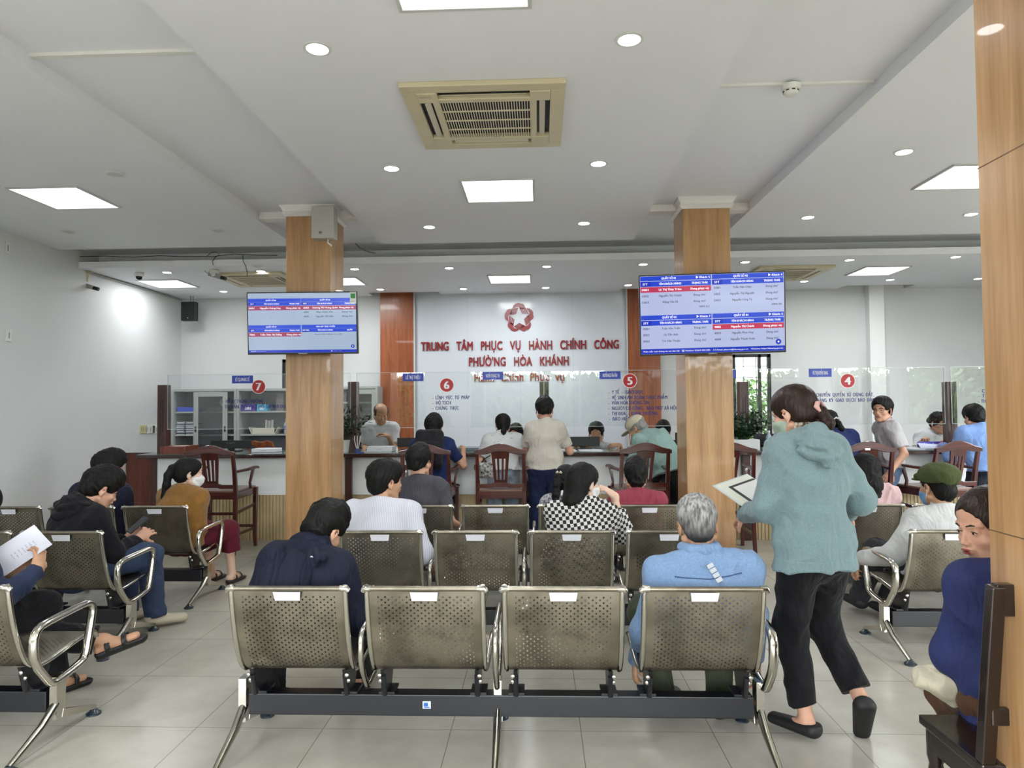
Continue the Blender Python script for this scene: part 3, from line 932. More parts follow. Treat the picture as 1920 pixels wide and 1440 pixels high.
darkwood = wood('dark_post_wood', '4a2720', '2a1411', 2.0, rough=0.35, coat=0.2)

# floor with real joints in the material
def tile_mat():
    m = bpy.data.materials.new('floor_tiles'); m.use_nodes = True
    N = m.node_tree.nodes; L = m.node_tree.links; b = N['Principled BSDF']
    tc = N.new('ShaderNodeTexCoord'); mp = N.new('ShaderNodeMapping')
    mp.inputs['Location'].default_value = (-0.18, -3.2, 0)
    L.new(tc.outputs['Object'], mp.inputs[0])
    sp = N.new('ShaderNodeSeparateXYZ'); L.new(mp.outputs[0], sp.inputs[0])
    def edge(o):
        a = N.new('ShaderNodeMath'); a.operation = 'PINGPONG'; a.inputs[1].default_value = 0.3
        L.new(o, a.inputs[0])
        c = N.new('ShaderNodeMath'); c.operation = 'LESS_THAN'; c.inputs[1].default_value = 0.0016
        L.new(a.outputs[0], c.inputs[0]); return c
    ex, ey = edge(sp.outputs[0]), edge(sp.outputs[1])
    mx = N.new('ShaderNodeMath'); mx.operation = 'MAXIMUM'; L.new(ex.outputs[0], mx.inputs[0]); L.new(ey.outputs[0], mx.inputs[1])
    n = N.new('ShaderNodeTexNoise'); n.inputs['Scale'].default_value = 1.7; n.inputs['Detail'].default_value = 8; n.inputs['Roughness'].default_value = 0.65
    L.new(mp.outputs[0], n.inputs['Vector'])
    r = N.new('ShaderNodeValToRGB')
    r.color_ramp.elements[0].position = 0.35; r.color_ramp.elements[1].position = 0.7
    r.color_ramp.elements[0].color = s2l('a9a599') + (1,); r.color_ramp.elements[1].color = s2l('bfbbaf') + (1,)
    L.new(n.outputs['Fac'], r.inputs[0])
    mi = N.new('ShaderNodeMix'); mi.data_type = 'RGBA'
    L.new(mx.outputs[0], mi.inputs['Factor']); L.new(r.outputs[0], mi.inputs[6]); mi.inputs[7].default_value = s2l('6f6a60') + (1,)
    L.new(mi.outputs[2], b.inputs['Base Color'])
    b.inputs['Roughness'].default_value = 0.26
    b.inputs['Specular IOR Level'].default_value = 0.38
    return m
struct('floor', MB().box(XL - .1, YF - .1, -.06, XR + .1, YB + .1, 0), tile_mat())
struct('trim_1', MB().box(-30, -40, -.16, 30, 40, -.08), mat('outdoor_paving', '9a968c', rough=0.8, var=.1))

# walls
struct('wall_left', MB().box(XL - .1, YF, 0, XL, YB, 3.5), wall_m)
wr_ = MB(); y_ = YF
for a, b_ in SIDE:
    wr_.box(XR, y_, 0, XR + .1, a, 3.5); wr_.box(XR, a, 0, XR + .1, b_, .85); wr_.box(XR, a, 2.75, XR + .1, b_, 3.5); y_ = b_
wr_.box(XR, y_, 0, XR + .1, YB, 3.5)
struct('wall_right', wr_, wall_m)
for i_, (a, b_) in enumerate(SIDE):
    m = MB()
    for yy in (a, (a + b_) / 2 - .025, b_ - .05): m.box(XR + .03, yy, .85, XR + .08, yy + .05, 2.75)
    m.box(XR + .03, a, .85, XR + .08, b_, .9); m.box(XR + .03, a, 2.7, XR + .08, b_, 2.75)
    struct('window_%d' % (4 + i_), m, mat('white_door_frame', 'd8d8d8', rough=.4))  # frames of the added side openings that let in extra daylight
# back wall with three window openings
WIN = [(-3.83, -3.05, 1.05, 2.22), (2.83, 3.38, 0.85, 2.22), (6.42, 7.3, 0.85, 2.68)]
wb = MB(); x = XL - .1
for (a, b_, z0, z1) in WIN:
    wb.box(x, YB, 0, a, YB + .14, 3.5); wb.box(a, YB, 0, b_, YB + .14, z0); wb.box(a, YB, z1, b_, YB + .14, 3.5); x = b_
wb.box(x, YB, 0, XR + .1, YB + .14, 3.5)
struct('wall_back', wb, wall_m)
# entrance wall behind the viewer, mostly open glazing
wf = MB()
x = XL - .1
for a, b_ in OPEN:
    wf.box(x, YF - .15, 0, a, YF, 3.5); wf.box(a, YF - .15, 2.7, b_, YF, 3.5); x = b_
wf.box(x, YF - .15, 0, XR + .1, YF, 3.5)
struct('wall_front', wf, wall_m)
fr = MB()
for a, b_ in OPEN:
    for xx in ([a + .03, (a + b_) / 2, b_ - .03] if b_ - a < 4.1 else [a + .03, -1.5, .03, 1.15, b_ - .03]):
        fr.box(xx - .03, YF - .1, 0, xx + .03, YF - .04, 2.7)
    fr.box(a, YF - .1, 2.1, b_, YF - .04, 2.16); fr.box(a, YF - .1, 2.64, b_, YF - .04, 2.7)
struct('door_1', fr, mat('white_door_frame', 'd8d8d8', rough=.4))
# white pilaster on the back wall right of the counter
a = py(1633, 700, YB - .12).x; b_ = py(1661, 700, YB - .12).x
struct('trim_2', MB().box(a, YB - .12, 0, b_, YB, 3.4), mat('pilaster_paint', 'f0f1f1', rough=.5))

# ceiling: five dropped fields, recess above, all as one shell
EX = [(-2.68, -1.72), (1.05, 1.985)]   # recess strips over the column rows
cb = MB()
cb.box(XL - .1, YF - .15, Z1, EX[0][0], 7.45, ZR + .1)
cb.box(EX[0][1], YF - .15, Z1, EX[1][0], 7.45, ZR + .1)
cb.box(EX[1][1], YF - .15, Z1, XR + .1, 7.45, ZR + .1)
cb.box(XL - .1, YF - .15, ZR, XR + .1, 8.25, ZR + .12)
# lower ceiling over the counter, with notches round the pilasters
def xat(p, q): return py(p, q, YB).x
NT = [(py(690, 545, 9.75).x, py(822, 548, 9.75).x), (py(1165, 545, 9.75).x, py(1262, 545, 9.75).x), (py(1586, 528, 9.75).x, py(1716, 526, 9.75).x)]
cb.box(XL - .1, 7.75, Z2, XR + .1, 9.75, Z2 + .075)
x = XL - .1
for a, b_ in NT:
    cb.box(x, 9.75, Z2, a, YB + .1, Z2 + .075); x = b_
cb.box(x, 9.75, Z2, XR + .1, YB + .1, Z2 + .075)
cb.box(XL - .1, 8.12, Z2 + .075, XR + .1, 8.25, ZR + .01)
cb.box(XL - .1, 8.25, 3.34, XR + .1, YB + .1, 3.46)
struct('ceiling', cb, ceil_m)

# glossy white feature wall and reddish wood pilasters
gl = mat('glossy_white_panel', 'd6dbe3', rough=0.16, spec=.4)
YP = YB - .06
xa, xb = py(779, 640, YP).x, py(1174, 640, YP).x
fp = thing('feature_wall_panel', 'glossy white wall panel between the two reddish wood strips behind the counter', 'wall panel', (xa, YP, 0))
MB().box(0, 0, 0, xb - xa, .05, 3.30).build('panel_board', gl, fp, bevel=.002)
sm = MB()
for k in range(1, 4):
    sm.box((xb - xa) * k / 4 - .0015, -.0015, 0, (xb - xa) * k / 4 + .0015, 0, 3.3)
sm.build('panel_seam', mat('panel_seam_grey', 'b9bec6', rough=.4), fp)
for nm, p0, p1 in (('left of the red emblem', 714, 777), ('right of the red emblem', 1176, 1237)):
    x0, x1 = py(p0, 640, YP).x, py(p1, 640, YP).x
    w = thing('wood_wall_strip', 'tall reddish brown wood strip on the back wall, ' + nm, 'wall panel', (x0, YP - .04, 0), group=None)
    MB().box(0, 0, 0, x1 - x0, .09, 3.30).build('strip_board', redwood, w, bevel=.003)
    MB().box(x1 - x0 - .004 if p0 < 900 else -.02, -.004, 0, x1 - x0 + .02 if p0 < 900 else .004, .0, 3.3).build('edge_trim', mat('pale_trim', 'c9cbd0', rough=.3), w)

# raised red lettering and emblem
red = mat('deep_red_acrylic', '8e1420', rough=.3)
redside = mat('deep_red_edge', '5a0c14', rough=.35)
PU, PV = Vector((1, 0, 0)), Vector((0, 0, 1))
def split_x(mb, gap=None):
    "separate a row of text into its letters: islands whose x ranges overlap belong together"
    n = len(mb.v); par = list(range(n))
    def fd(i):
        while par[i] != i: par[i] = par[par[i]]; i = par[i]
        return i
    for f in mb.f:
        for j in f[1:]: par[fd(j)] = fd(f[0])
    isl = {}
    for i in range(n): isl.setdefault(fd(i), []).append(i)
    L_ = sorted([min(mb.v[i][0] for i in v), max(mb.v[i][0] for i in v), [k]] for k, v in isl.items())
    out = [L_[0]]
    for a_, b_, k in L_[1:]:
        if (gap is not None and a_ < out[-1][1] + gap) or a_ < out[-1][1] - .25 * min(b_ - a_, out[-1][1] - out[-1][0]): out[-1][1] = max(out[-1][1], b_); out[-1][2] += k
        else: out.append([a_, b_, k])
    res = []
    for a_, b_, ks in out:
        ks = set(ks); q = MB(); mp = {}
        for f, mi in zip(mb.f, mb.m):
            if fd(f[0]) in ks:
                for i in f:
                    if i not in mp: mp[i] = len(q.v); q.v.append(mb.v[i])
                q.f.append(tuple(mp[i] for i in f)); q.m.append(mi)
        res.append(q)
    return res

def wall_text(name, label, s, p0, p1, ybase, cap_px, bold=.026, sp=1.05):
    a = py(p0, ybase, YP - .001); b_ = py(p1, ybase, YP - .001)
    mb = MB()
    o = Vector(((a.x + b_.x) / 2, YP, (a.z + b_.z) / 2))
    letters(mb, s, (0, 0, 0), PU, PV, cap_px * YP / F_PX, width=(b_ - a).length, bold=bold, spacing=sp, depth=.018, res=4)
    t = thing(name, label, 'lettering', o)
    for q in split_x(mb): q.build('letter', red, t)
    return t
wall_text('wall_lettering', 'top row of raised red capital letters on the glossy white panel under the emblem', 'TRUNG   TÂM   PHỤC   VỤ   HÀNH   CHÍNH   CÔNG', 790, 1160, 655.5, 16)
wall_text('wall_lettering', 'middle row of raised red capital letters on the glossy white panel', 'PHƯỜNG   HÒA   KHÁNH', 880, 1066, 685.5, 16)
wall_text('wall_lettering', 'lowest row of red letters, upper and lower case, seen through the counter glass', 'Hành  Chính  Phục  vụ', 890, 1058, 714.5, 15)

# emblem: five hands making a star
c0 = py(973.5, 596, YP)
R = 27 * YP / F_PX
em = thing('star_emblem', 'dark red emblem of five hands forming a star high on the glossy white panel', 'emblem', c0)
def hand(k):
    eb = MB()
    A = math.radians(90 - 72 * k)
    M = Matrix.Rotation(-(A - PI / 2), 4, 'Y') 
    # in the local frame: up = outward. palm arc from left to right, fingers going down to the right
    def P(x, z): return (x * R, z * R)
    palm = [(-.46, .70), (-.38, .88), (-.22, 1.0), (-.02, 1.04), (.10, .99), (.26, .98), (.36, .88), (.44, .66), (.10, .58), (-.02, .76), (-.16, .78), (-.32, .72)]
    eb.prism([P(*q) for q in palm], -.016, 0, 'xz', 0, M)
    for f in range(4):
        x0 = -.0 + f * .125; x1 = x0 + .085
        z0 = .70 - f * .01
        eb.prism([P(x0, z0), P(x1, z0), P(x1 + .20, .28 - .0 * f), (P(x0 + .21, .28)[0], P(0, .28 - .01 * f)[1])], -.016, 0, 'xz', 0, M)
    eb.build('hand', red, em, fix=True)
for k in range(5): hand(k)

# ---------------------------------------------------------------- columns
def column(x0, x1, y0, dy, label, z1=ZR, crown=True):
    t = thing('column', label, 'column', ((x0 + x1) / 2, y0 + dy / 2, 0))
    w = (x1 - x0) / 2
    MB().box(-w, -dy / 2, 0, w, dy / 2, z1).build('shaft', oak, t, bevel=.004)
    for z in ((1.12, 2.2) if not crown else (2.32,)):
        g = MB(); g.box(-w - .001, -dy / 2 - .001, z, w + .001, dy / 2 + .001, z + .003)
        g.build('cladding_joint', mat('dark_joint', '6b5138', rough=.6), t)
    if crown:
        pr = [(0, 0), (.012, 0), (.03, .02), (.022, .045), (.035, .07), (.05, .085), (.05, .1)]
        m = MB(); h = z1 - .1
        for i in range(len(pr) - 1):
            a0, za = pr[i]; a1, zb = pr[i + 1]
            r0 = [(-w - a0, -dy / 2 - a0), (w + a0, -dy / 2 - a0), (w + a0, dy / 2 + a0), (-w - a0, dy / 2 + a0)]
            r1 = [(-w - a1, -dy / 2 - a1), (w + a1, -dy / 2 - a1), (w + a1, dy / 2 + a1), (-w - a1, dy / 2 + a1)]
            vs = [(p[0], p[1], h + za) for p in r0] + [(p[0], p[1], h + zb) for p in r1]
            m.add(vs, [(k, (k + 1) % 4, (k + 1) % 4 + 4, k + 4) for k in range(4)])
        m.build('crown_moulding', mould_m, t)
    return t
YC = 6.25
cx = [py(536, 600, YC).x, py(620, 600, YC).x]
column(cx[0], cx[1], YC, .42, 'square oak clad column with white crown carrying the display on the left')
cx2 = [py(1284, 640, YC).x, py(1373, 640, YC).x]
column(cx2[0], cx2[1], YC, .42, 'square oak clad column with white crown carrying the display beside the number five sign')
PX = 1.33
pe = px(1848, 800, PX)
column(PX, PX + .45, pe.y - .45, .45, 'large oak clad pillar cut off by the edge of the view in the foreground', crown=False)
# grey metal box and beam pieces by the columns
b0 = py(585, 388, YC - .1); b1 = py(627, 447, YC - .1)
bx = thing('junction_box', 'light grey metal box high on the oak column above the left display', 'box', ((b0.x + b1.x) / 2, YC - .06, b1.z))
w = (b1.x - b0.x) / 2; h = b0.z - b1.z
MB().box(-w, -.06, 0, w, .058, h).build('housing', mat('grey_enamel', 'b4b2ac', rough=.35, metal=.2), bx, bevel=.004)
MB().lathe([(.012, 0), (.012, .008), (.006, .01)], M=Matrix.Rotation(PI / 2, 4, 'X'), c=(-w * .2, -.06, .05)).build('lock', mat('lock_grey', '77736b', rough=.3, metal=1), bx)
MB().tube([(w * .3, 0, 0), (w * .3, 0, -.03), (w * .5, .04, -.05)], .008).build('cable_gland', white_p, bx)
for (a, b_, nm) in ((EX[0][0], EX[0][1], 'left'), (EX[1][0], EX[1][1], 'right')):
    struct('trim_3' if nm == 'left' else 'trim_4', MB().box(a + .001, YC + .17, Z1 + .015, b_ - .001, YC + .30, ZR - .001), mould_m, bevel=.003)

# ---------------------------------------------------------------- window frames, bars
def window(n, a, b_, z0, z1):
    fm = mat('dark_window_frame', '17181c', rough=.4)
    m = MB()
    t_ = .045
    m.box(a, YB + .02, z0, a + t_, YB + .07, z1); m.box(b_ - t_, YB + .02, z0, b_, YB + .07, z1)
    m.box(a, YB + .02, z0, b_, YB + .07, z0 + t_); m.box(a, YB + .02, z1 - t_, b_, YB + .07, z1)
    m.box((a + b_) / 2 + .1, YB + .02, z0, (a + b_) / 2 + .14, YB + .07, z1)
    o = struct('window_%d' % n, m, fm)
    g = MB().box(a + t_, YB + .04, z0 + t_, b_ - t_, YB + .044, z1 - t_).build('pane', thin_glass('window_glass'), o)
    bb = MB()
    k = int((z1 - z0) / .17)
    for i in range(1, k):
        z = z0 + (z1 - z0) * i / k
        bb.box(a, YB + .09, z - .006, b_, YB + .10, z + .006)
    q = max(2, int((b_ - a) / .16))
    for i in range(1, q):
        x = a + (b_ - a) * i / q
        bb.box(x - .006, YB + .09, z0, x + .006, YB + .10, z1)
    bb.build('security_bar', mat('white_bar', 'd9dada', rough=.4), o)
for i, wv in enumerate(WIN): window(i + 1, *wv)

# wooden low partition on the left
p0 = py(224, 852, 8.7)
t = thing('low_partition', 'low reddish brown wood partition between the left wall and the end of the counter', 'partition', (XL, 8.7, 0))
W_ = py(300, 852, 8.7).x - XL
MB().box(0.002, 0, 0, W_, .04, p0.z).build('panel_board', wood('brown_board', '6b3524', '4a2217', 1.2, rough=.35), t, bevel=.003)
MB().box(0.002, -.012, p0.z, W_, .05, p0.z + .02).build('top_rail', darkwood, t, bevel=.003)

# cable trunking on the recess ceilings and walls
def duct(name, label, pts, w=.025):
    m = MB()
    for a, b_ in zip(pts, pts[1:]): m.bar(a, b_, w, w * .55)
    return tag(m.build(name, white_p, bevel=.002), label, 'cable duct')
d0 = pz(85, 105, ZR - .01)
duct('cable_duct', 'white cable duct across the recessed ceiling strip on the left', [(EX[0][0] + .001, d0.y, ZR - .008), (EX[0][1] + .15, d0.y, ZR - .008)], .035)
d1 = pz(1500, 158, ZR - .01)
duct('cable_duct', 'white cable duct passing under the smoke detector in the recessed strip', [(EX[1][0] + .002, d1.y, ZR - .008), (EX[1][1] - .002, d1.y, ZR - .008)], .03)
# smoke detector
sd = thing('smoke_detector', 'round white smoke detector on the recessed ceiling strip on the right', 'smoke detector', (pz(1485, 162, ZR - .03).x, d1.y, ZR - .016))
MB().lathe([(.055, 0), (.055, -.02), (.05, -.03)]).build('base', white_p, sd, smooth=40)
MB().lathe([(.043, -.0301), (.043, -.045), (.038, -.055), (.02, -.06)]).build('sensor_cap', white_p, sd, smooth=40)
vv = MB()
for k in range(8):
    a = k * PI / 4
    vv.cbox((0, 0.043, -.038), (.018, .004, .006), M=Matrix.Rotation(a, 4, 'Z'))
vv.build('vent_slot', black_p, sd)

# ---------------------------------------------------------------- ceiling lights
diff = emis('light_diffuser', 'fbffff', 1.3)
frame_m = mat('panel_frame_white', 'c9c9c6', rough=.4)
def panel(x, y, Z, label, s=.6, sy=None):
    sy = sy or s
    t = thing('ceiling_light_panel', label, 'ceiling light', (x, y, Z), group=None)
    h = s / 2; hy = sy / 2
    m = MB()
    m.box(-h, -hy, -.012, h, -hy + .018, -.0005); m.box(-h, hy - .018, -.012, h, hy, -.0005)
    m.box(-h, -hy + .018, -.012, -h + .018, hy - .018, -.0005); m.box(h - .018, -hy + .018, -.012, h, hy - .018, -.0005)
    m.build('frame', frame_m, t)
    MB().box(-h + .018, -hy + .018, -.008, h - .018, hy - .018, -.0006).build('diffuser', diff, t)
    l = bpy.data.lights.new('panel_glow', 'AREA'); l.shape = 'RECTANGLE'; l.size = s - .04; l.size_y = sy - .04
    l.energy = P_PANEL2 * (.5 if x < -4 else 1) if Z < 3.2 or (x < -3 and y > 2) else P_PANEL; l.color = (0.96, 1.0, 1.0)
    lo = bpy.data.objects.new('panel_glow', l); COL.objects.link(lo); lo.parent = t; lo.location = (0, 0, -.013)
    return t
def panel_px(q, Z, label, s=.6):
    p = [pz(a, b_, Z) for a, b_ in q]
    c = sum(p, Vector()) / 4
    panel(c.x, c.y, Z, label, s)
panel_px([(862, 336), (1002, 334), (1002, 376), (876, 378)], Z1, 'square ceiling light between the large air conditioner and the column row, centre field')
panel_px([(10, 351), (145, 349), (228, 389), (104, 390)], Z1, 'square ceiling light over the left seating, near the left wall')
panel_px([(1700, 354), (1776, 307), (1920, 306), (1880, 352)], Z1, 'square ceiling light partly hidden by the foreground pillar')
c = pz(866, -20, Z1)
panel(c.x - .0, pz(866, 16, Z1).y - .3, Z1, 'square ceiling light cut off by the top edge of the view')
panel_px([(914, 515), (995, 514), (995, 530), (920, 531)], Z2, 'square ceiling light over the counter in front of the red emblem', .56)
panel_px([(250, 524), (334, 523), (374, 539), (300, 539)], Z2, 'square ceiling light over the counter beside the black dome camera', .56)
panel_px([(590, 520), (668, 518), (690, 534), (606, 535)], Z2, 'square ceiling light over the counter half hidden by the left column', .56)
panel_px([(1620, 499), (1709, 497), (1672, 515), (1584, 517)], Z2, 'square ceiling light over the counter near the white pilaster', .56)
panel(-1.0, -1.2, Z1, 'square ceiling light above the entrance, first of two outside the view'); panel(3.2, .6, Z1, 'square ceiling light above the right of the entrance, outside the view')
panel(-3.6, 1.2, Z1, 'square ceiling light above the left of the entrance, outside the view')

lens_on = emis('downlight_lens', 'fbfdff', 14.0)
lens_off = mat('downlight_lens_off', 'b9b9b4', rough=.3)
def downlight(x, y, Z, label, on=True, r=.055):
    t = thing('downlight', label, 'ceiling light', (x, y, Z), group='round recessed downlights' if False else None)
    n = 24; m = MB()
    m.lathe([(r + .014, -.0006), (r + .014, -.006), (r, -.008), (r - .002, -.004), (r - .002, -.0006)], n=n)
    m.build('trim_ring', mat('ring_white', 'dcdcd8', rough=.4), t, smooth=50)
    MB().lathe([(r - .003, -.0008), (r - .003, -.005)], n=n).build('lens', lens_on if on else lens_off, t)
    if on:
        l = bpy.data.lights.new('downlight_beam', 'AREA'); l.shape = 'DISK'; l.size = r * 1.8; l.spread = math.radians(120)
        l.energy = P_DOWN; l.color = (0.97, 0.99, 1.0)
        lo = bpy.data.objects.new('downlight_beam', l); COL.objects.link(lo); lo.parent = t; lo.location = (0, 0, -.009)
for (a, b_, lab, on) in [
    (595, 90, 'lit round downlight left of the large air conditioner, nearest to the viewer', 1),
    (1180, 73, 'lit round downlight right of the large air conditioner, nearest to the viewer', 1),
    (734, 315, 'lit round downlight just past the left far corner of the large air conditioner', 1),
    (1122, 306, 'lit round downlight just past the right far corner of the large air conditioner', 1),
    (805, 425, 'lit round downlight at the far end of the centre ceiling, left of two', 1),
    (1095, 418, 'lit round downlight at the far end of the centre ceiling, right of two', 1),
    (1695, 284, 'lit round downlight in the right ceiling field above the square light', 1),
    (1515, 407, 'lit round downlight in the right ceiling field near the oak column', 1),
    (1821, 401, 'lit round downlight in the right ceiling field beside the foreground pillar', 1),
    (217, 326, 'unlit round downlight above the left square ceiling light', 0),
    (409, 432, 'unlit round downlight at the far end of the left ceiling field', 0),
    (128, 434, 'unlit round downlight close to the left wall', 0)]:
    p = pz(a, b_, Z1); downlight(p.x, p.y, Z1, lab, on)
names2 = {313: 'above the white dome camera', 489: 'in front of the left column', 665: 'just right of the left column', 842: 'left of the emblem, front row',
          1025: 'right of the emblem, front row', 1206: 'left of the right display, front row', 1397: 'above the right display', 1593: 'right of the cassette air conditioner', 1792: 'beside the foreground pillar, front row',
          419: 'near the black wall speaker', 713: 'above the left wood strip', 869: 'above the glossy panel, left one', 1023: 'above the glossy panel, right one', 1178: 'above the right wood strip',
          1508: 'right of the right display, back row', 1669: 'near the white pilaster', 1834: 'beside the foreground pillar, back row'}
for a, b_ in [(313, 510), (489, 508), (665, 504), (842, 502), (1025, 499), (1206, 495), (1397, 491), (1593, 487), (1792, 481),
              (419, 546), (713, 542), (869, 541), (1023, 539), (1178, 534), (1508, 527), (1669, 524), (1834, 522)]:
    p = pz(a, b_, Z2); downlight(p.x, min(p.y, 9.7), Z2, 'lit round downlight over the counter, ' + names2[a], 1, .05)
p = pz(483, 499, Z2); downlight(p.x, p.y, Z2, 'unlit round downlight over the counter left of the column', 0, .05)

# ---------------------------------------------------------------- cassette air conditioners
beige = mat('aged_beige_plastic', 'cfc3a2', rough=.42, var=.05, vscale=4)
beige2 = mat('aged_beige_grille', 'd6ccb0', rough=.42)
coil = mat('dark_coil', '14161c', rough=.5)
def cassette(x, y, Z, label, s=.95, rz=0, dark=True):
    t = thing('ceiling_air_conditioner', label, 'air conditioner', (x, y, Z), rz)
    h = s / 2; k = s / .95
    m = MB()
    g = .27 * k      # half grille
    m.box(-h, -h, -.03, h, -.39 * k, 0); m.box(-h, .39 * k, -.03, h, h, 0)
    m.box(-h, -.39 * k, -.03, -.39 * k, .39 * k, 0); m.box(.39 * k, -.39 * k, -.03, h, .39 * k, 0)
    # corner plates
    for sx in (-1, 1):
        for sy in (-1, 1):
            m.cbox((sx * .33 * k, sy * .33 * k, -.018), (.12 * k, .12 * k, .034))
    # inner ring
    m.box(-.31 * k, -.31 * k, -.034, .31 * k, -g, -.001); m.box(-.31 * k, g, -.034, .31 * k, .31 * k, -.001)
    m.box(-.31 * k, -g, -.034, -g, g, -.001); m.box(g, -g, -.034, .31 * k, g, -.001)
    m.build('fascia', beige, t, bevel=.004)
    MB().box(-.39 * k, -.39 * k, -.004, .39 * k, .39 * k, -.001).build('inner_case', coil, t)
    lv = MB()
    for a in range(4):
        M = Matrix.Rotation(a * PI / 2, 4, 'Z')
        lv.add([M @ Vector(p) for p in [(-.25 * k, .325 * k, -.02), (.25 * k, .325 * k, -.02), (.25 * k, .36 * k, -.03), (-.25 * k, .36 * k, -.03),
                (-.25 * k, .325 * k, -.017), (.25 * k, .325 * k, -.017), (.25 * k, .36 * k, -.027), (-.25 * k, .36 * k, -.027)]],
               [(0, 1, 2, 3), (4, 7, 6, 5), (0, 4, 5, 1), (3, 2, 6, 7), (0, 3, 7, 4), (1, 5, 6, 2)])
        ob = lv.build('air_louver', mat('louver_pale', 'cfc7b2', rough=.4), t, fix=True); lv = MB()
    gr = MB()
    n = 34
    for i in range(n + 1):
        xx = -g + 2 * g * i / n
        gr.box(xx - .0026, -g, -.03, xx + .0026, g, -.027)
    for i in range(5):
        yy = -g + 2 * g * i / 4
        gr.box(-g, yy - .004, -.033, g, yy + .004, -.026)
    gr.build('intake_grille', beige2, t)
    if dark:
        lb = MB().cbox((-.34 * k, -.35 * k, -.036), (.07, .018, .002)).build('badge', mat('badge_grey', 'b8ad92', rough=.4), t)
    return t
q = [pz(735, 153, Z1), pz(1063, 140, Z1), pz(1060, 268, Z1), pz(798, 276, Z1)]
c = sum(q, Vector()) / 4
cassette(c.x, c.y, Z1, 'large beige cassette air conditioner in the centre of the ceiling', s=.93)
c = pz(497, 524, Z2)
cassette(c.x - .05, c.y - .05, Z2, 'beige cassette air conditioner over the counter left of the column', s=.9)
c = pz(1470, 511, Z2)
cassette(c.x, c.y, Z2, 'beige cassette air conditioner behind the right display', s=.9)

# ---------------------------------------------------------------- cameras, speaker, switches
def bullet_cam(x, y, Z, label, drop=.2, yaw=0, col=None):
    t = thing('security_camera', label, 'security camera', (x, y, Z), yaw)
    b2 = mat('camera_beige', 'b9ae8f', rough=.4)
    MB().lathe([(.045, 0), (.045, -.008), (.02, -.015), (.014, -drop + .02)]).build('mounting_arm', b2, t, smooth=40)
    MB().bar((-.09, 0, -drop - .0), (.07, .02, -drop - .05), .055, .05).build('body', mat('camera_grey', '9c9a92', rough=.35), t, bevel=.006)
    MB().cyl((.068, .02, -drop - .05), (.13, .027, -drop - .068), .022).build('lens_barrel', black_p, t, smooth=40)
    MB().tube([(-.09, 0, -drop), (-.15, 0, -drop + .03), (-.17, 0, -drop + .1), (-.16, 0, -.005)], .004, 6).build('cable', mat('grey_cable', '6d6a63', rough=.5), t)
    return t
p = py(163, 494, 7.9)
bullet_cam(p.x, 7.9, Z2, 'box security camera hanging from a beige arm at the left wall', drop=.15)
p = py(404, 492, 7.95)
bullet_cam(p.x, 7.95, Z2, 'small grey bullet camera hanging left of the column', drop=.045, yaw=-.3)
def dome(x, y, Z, label, dark=True):
    t = thing('dome_camera' if dark else 'wireless_detector', label, 'security camera' if dark else 'detector', (x, y, Z))
    MB().lathe([(.05, 0), (.055, -.02), (.052, -.045), (.04, -.05)]).build('base', white_p, t, smooth=40)
    MB().lathe([(.038, -.0505), (.038, -.06), (.032, -.078), (.018, -.088), (.004, -.091)]).build('dome', mat('smoked_dome', '0b0c10', rough=.08) if dark else white_p, t, smooth=60)
p = pz(261, 511, Z2); dome(p.x, p.y, Z2, 'white and black dome camera beside the left square light over the counter')
p = pz(402, 506, Z2); dome(p.x, p.y, Z2, 'small white round detector under the bullet camera', False)

sp0 = py(343, 567, 9.75); sp1 = py(370, 602, 9.75)
t = thing('wall_speaker', 'small black loudspeaker hung in the far left corner', 'speaker', ((sp0.x + sp1.x) / 2, 9.78, sp1.z))
hw = (sp1.x - sp0.x) / 2; hh = sp0.z - sp1.z
MB().box(-hw, -.09, 0, hw, .0, hh).build('cabinet', black_p, t, bevel=.008)
MB().box(-hw + .01, -.095, .01, hw - .01, -.0895, hh - .01).build('grille', mat('speaker_cloth', '111217', rough=.8, bump=.3, bscale=400), t)
MB().cbox((.0, -.0965, .04), (.014, .002, .008)).build('badge', white_p, t)
MB().bar((-.02, .02, hh), (-.02, .02, Z2 - sp1.z), .006, .006).bar((.02, .02, hh), (.02, .02, Z2 - sp1.z), .006, .006).build('bracket', mat('bracket_grey', '55565a', rough=.4), t)

def plate(name, label, y0, z, w, h, wall='L', col=white_p, holes=2):
    if wall == 'L':
        t = thing(name, label, 'socket', (XL, y0, z))
        MB().box(.0, -w / 2, -h / 2, .012, w / 2, h / 2).build('cover', col, t, bevel=.003)
        g = MB()
        for i in range(holes):
            yy = -w / 2 + w * (i + .5) / holes
            g.box(.0121, yy - .006, -h * .25, .014, yy + .006, h * .25)
        g.build('socket_slot' if 'socket' in name else 'rocker', mat('slot_grey', '8f8f88', rough=.4), t)
pL = px(15, 629, XL); plate('light_switch', 'white switch plate on the left wall', pL.y, pL.z, .07, .12, holes=1)
pL = px(13, 465, XL); plate('wall_bracket_plate', 'small pale plate high on the left wall', pL.y, pL.z, .05, .12, holes=1)
for a, lab, c_, w_ in ((268, 'yellowed socket plate at the left of the row on the wall beside the counter', mat('yellow_plastic', 'cfc793', rough=.4), .08), (281, 'white socket plate in the middle of the row beside the counter', white_p, .12), (291.5, 'white socket plate at the right of the row beside the counter post', white_p, .1)):
    pL = px(a, 805, XL); plate('wall_socket', lab, pL.y, pL.z, w_ * 1.8, .11, col=c_, holes=3)
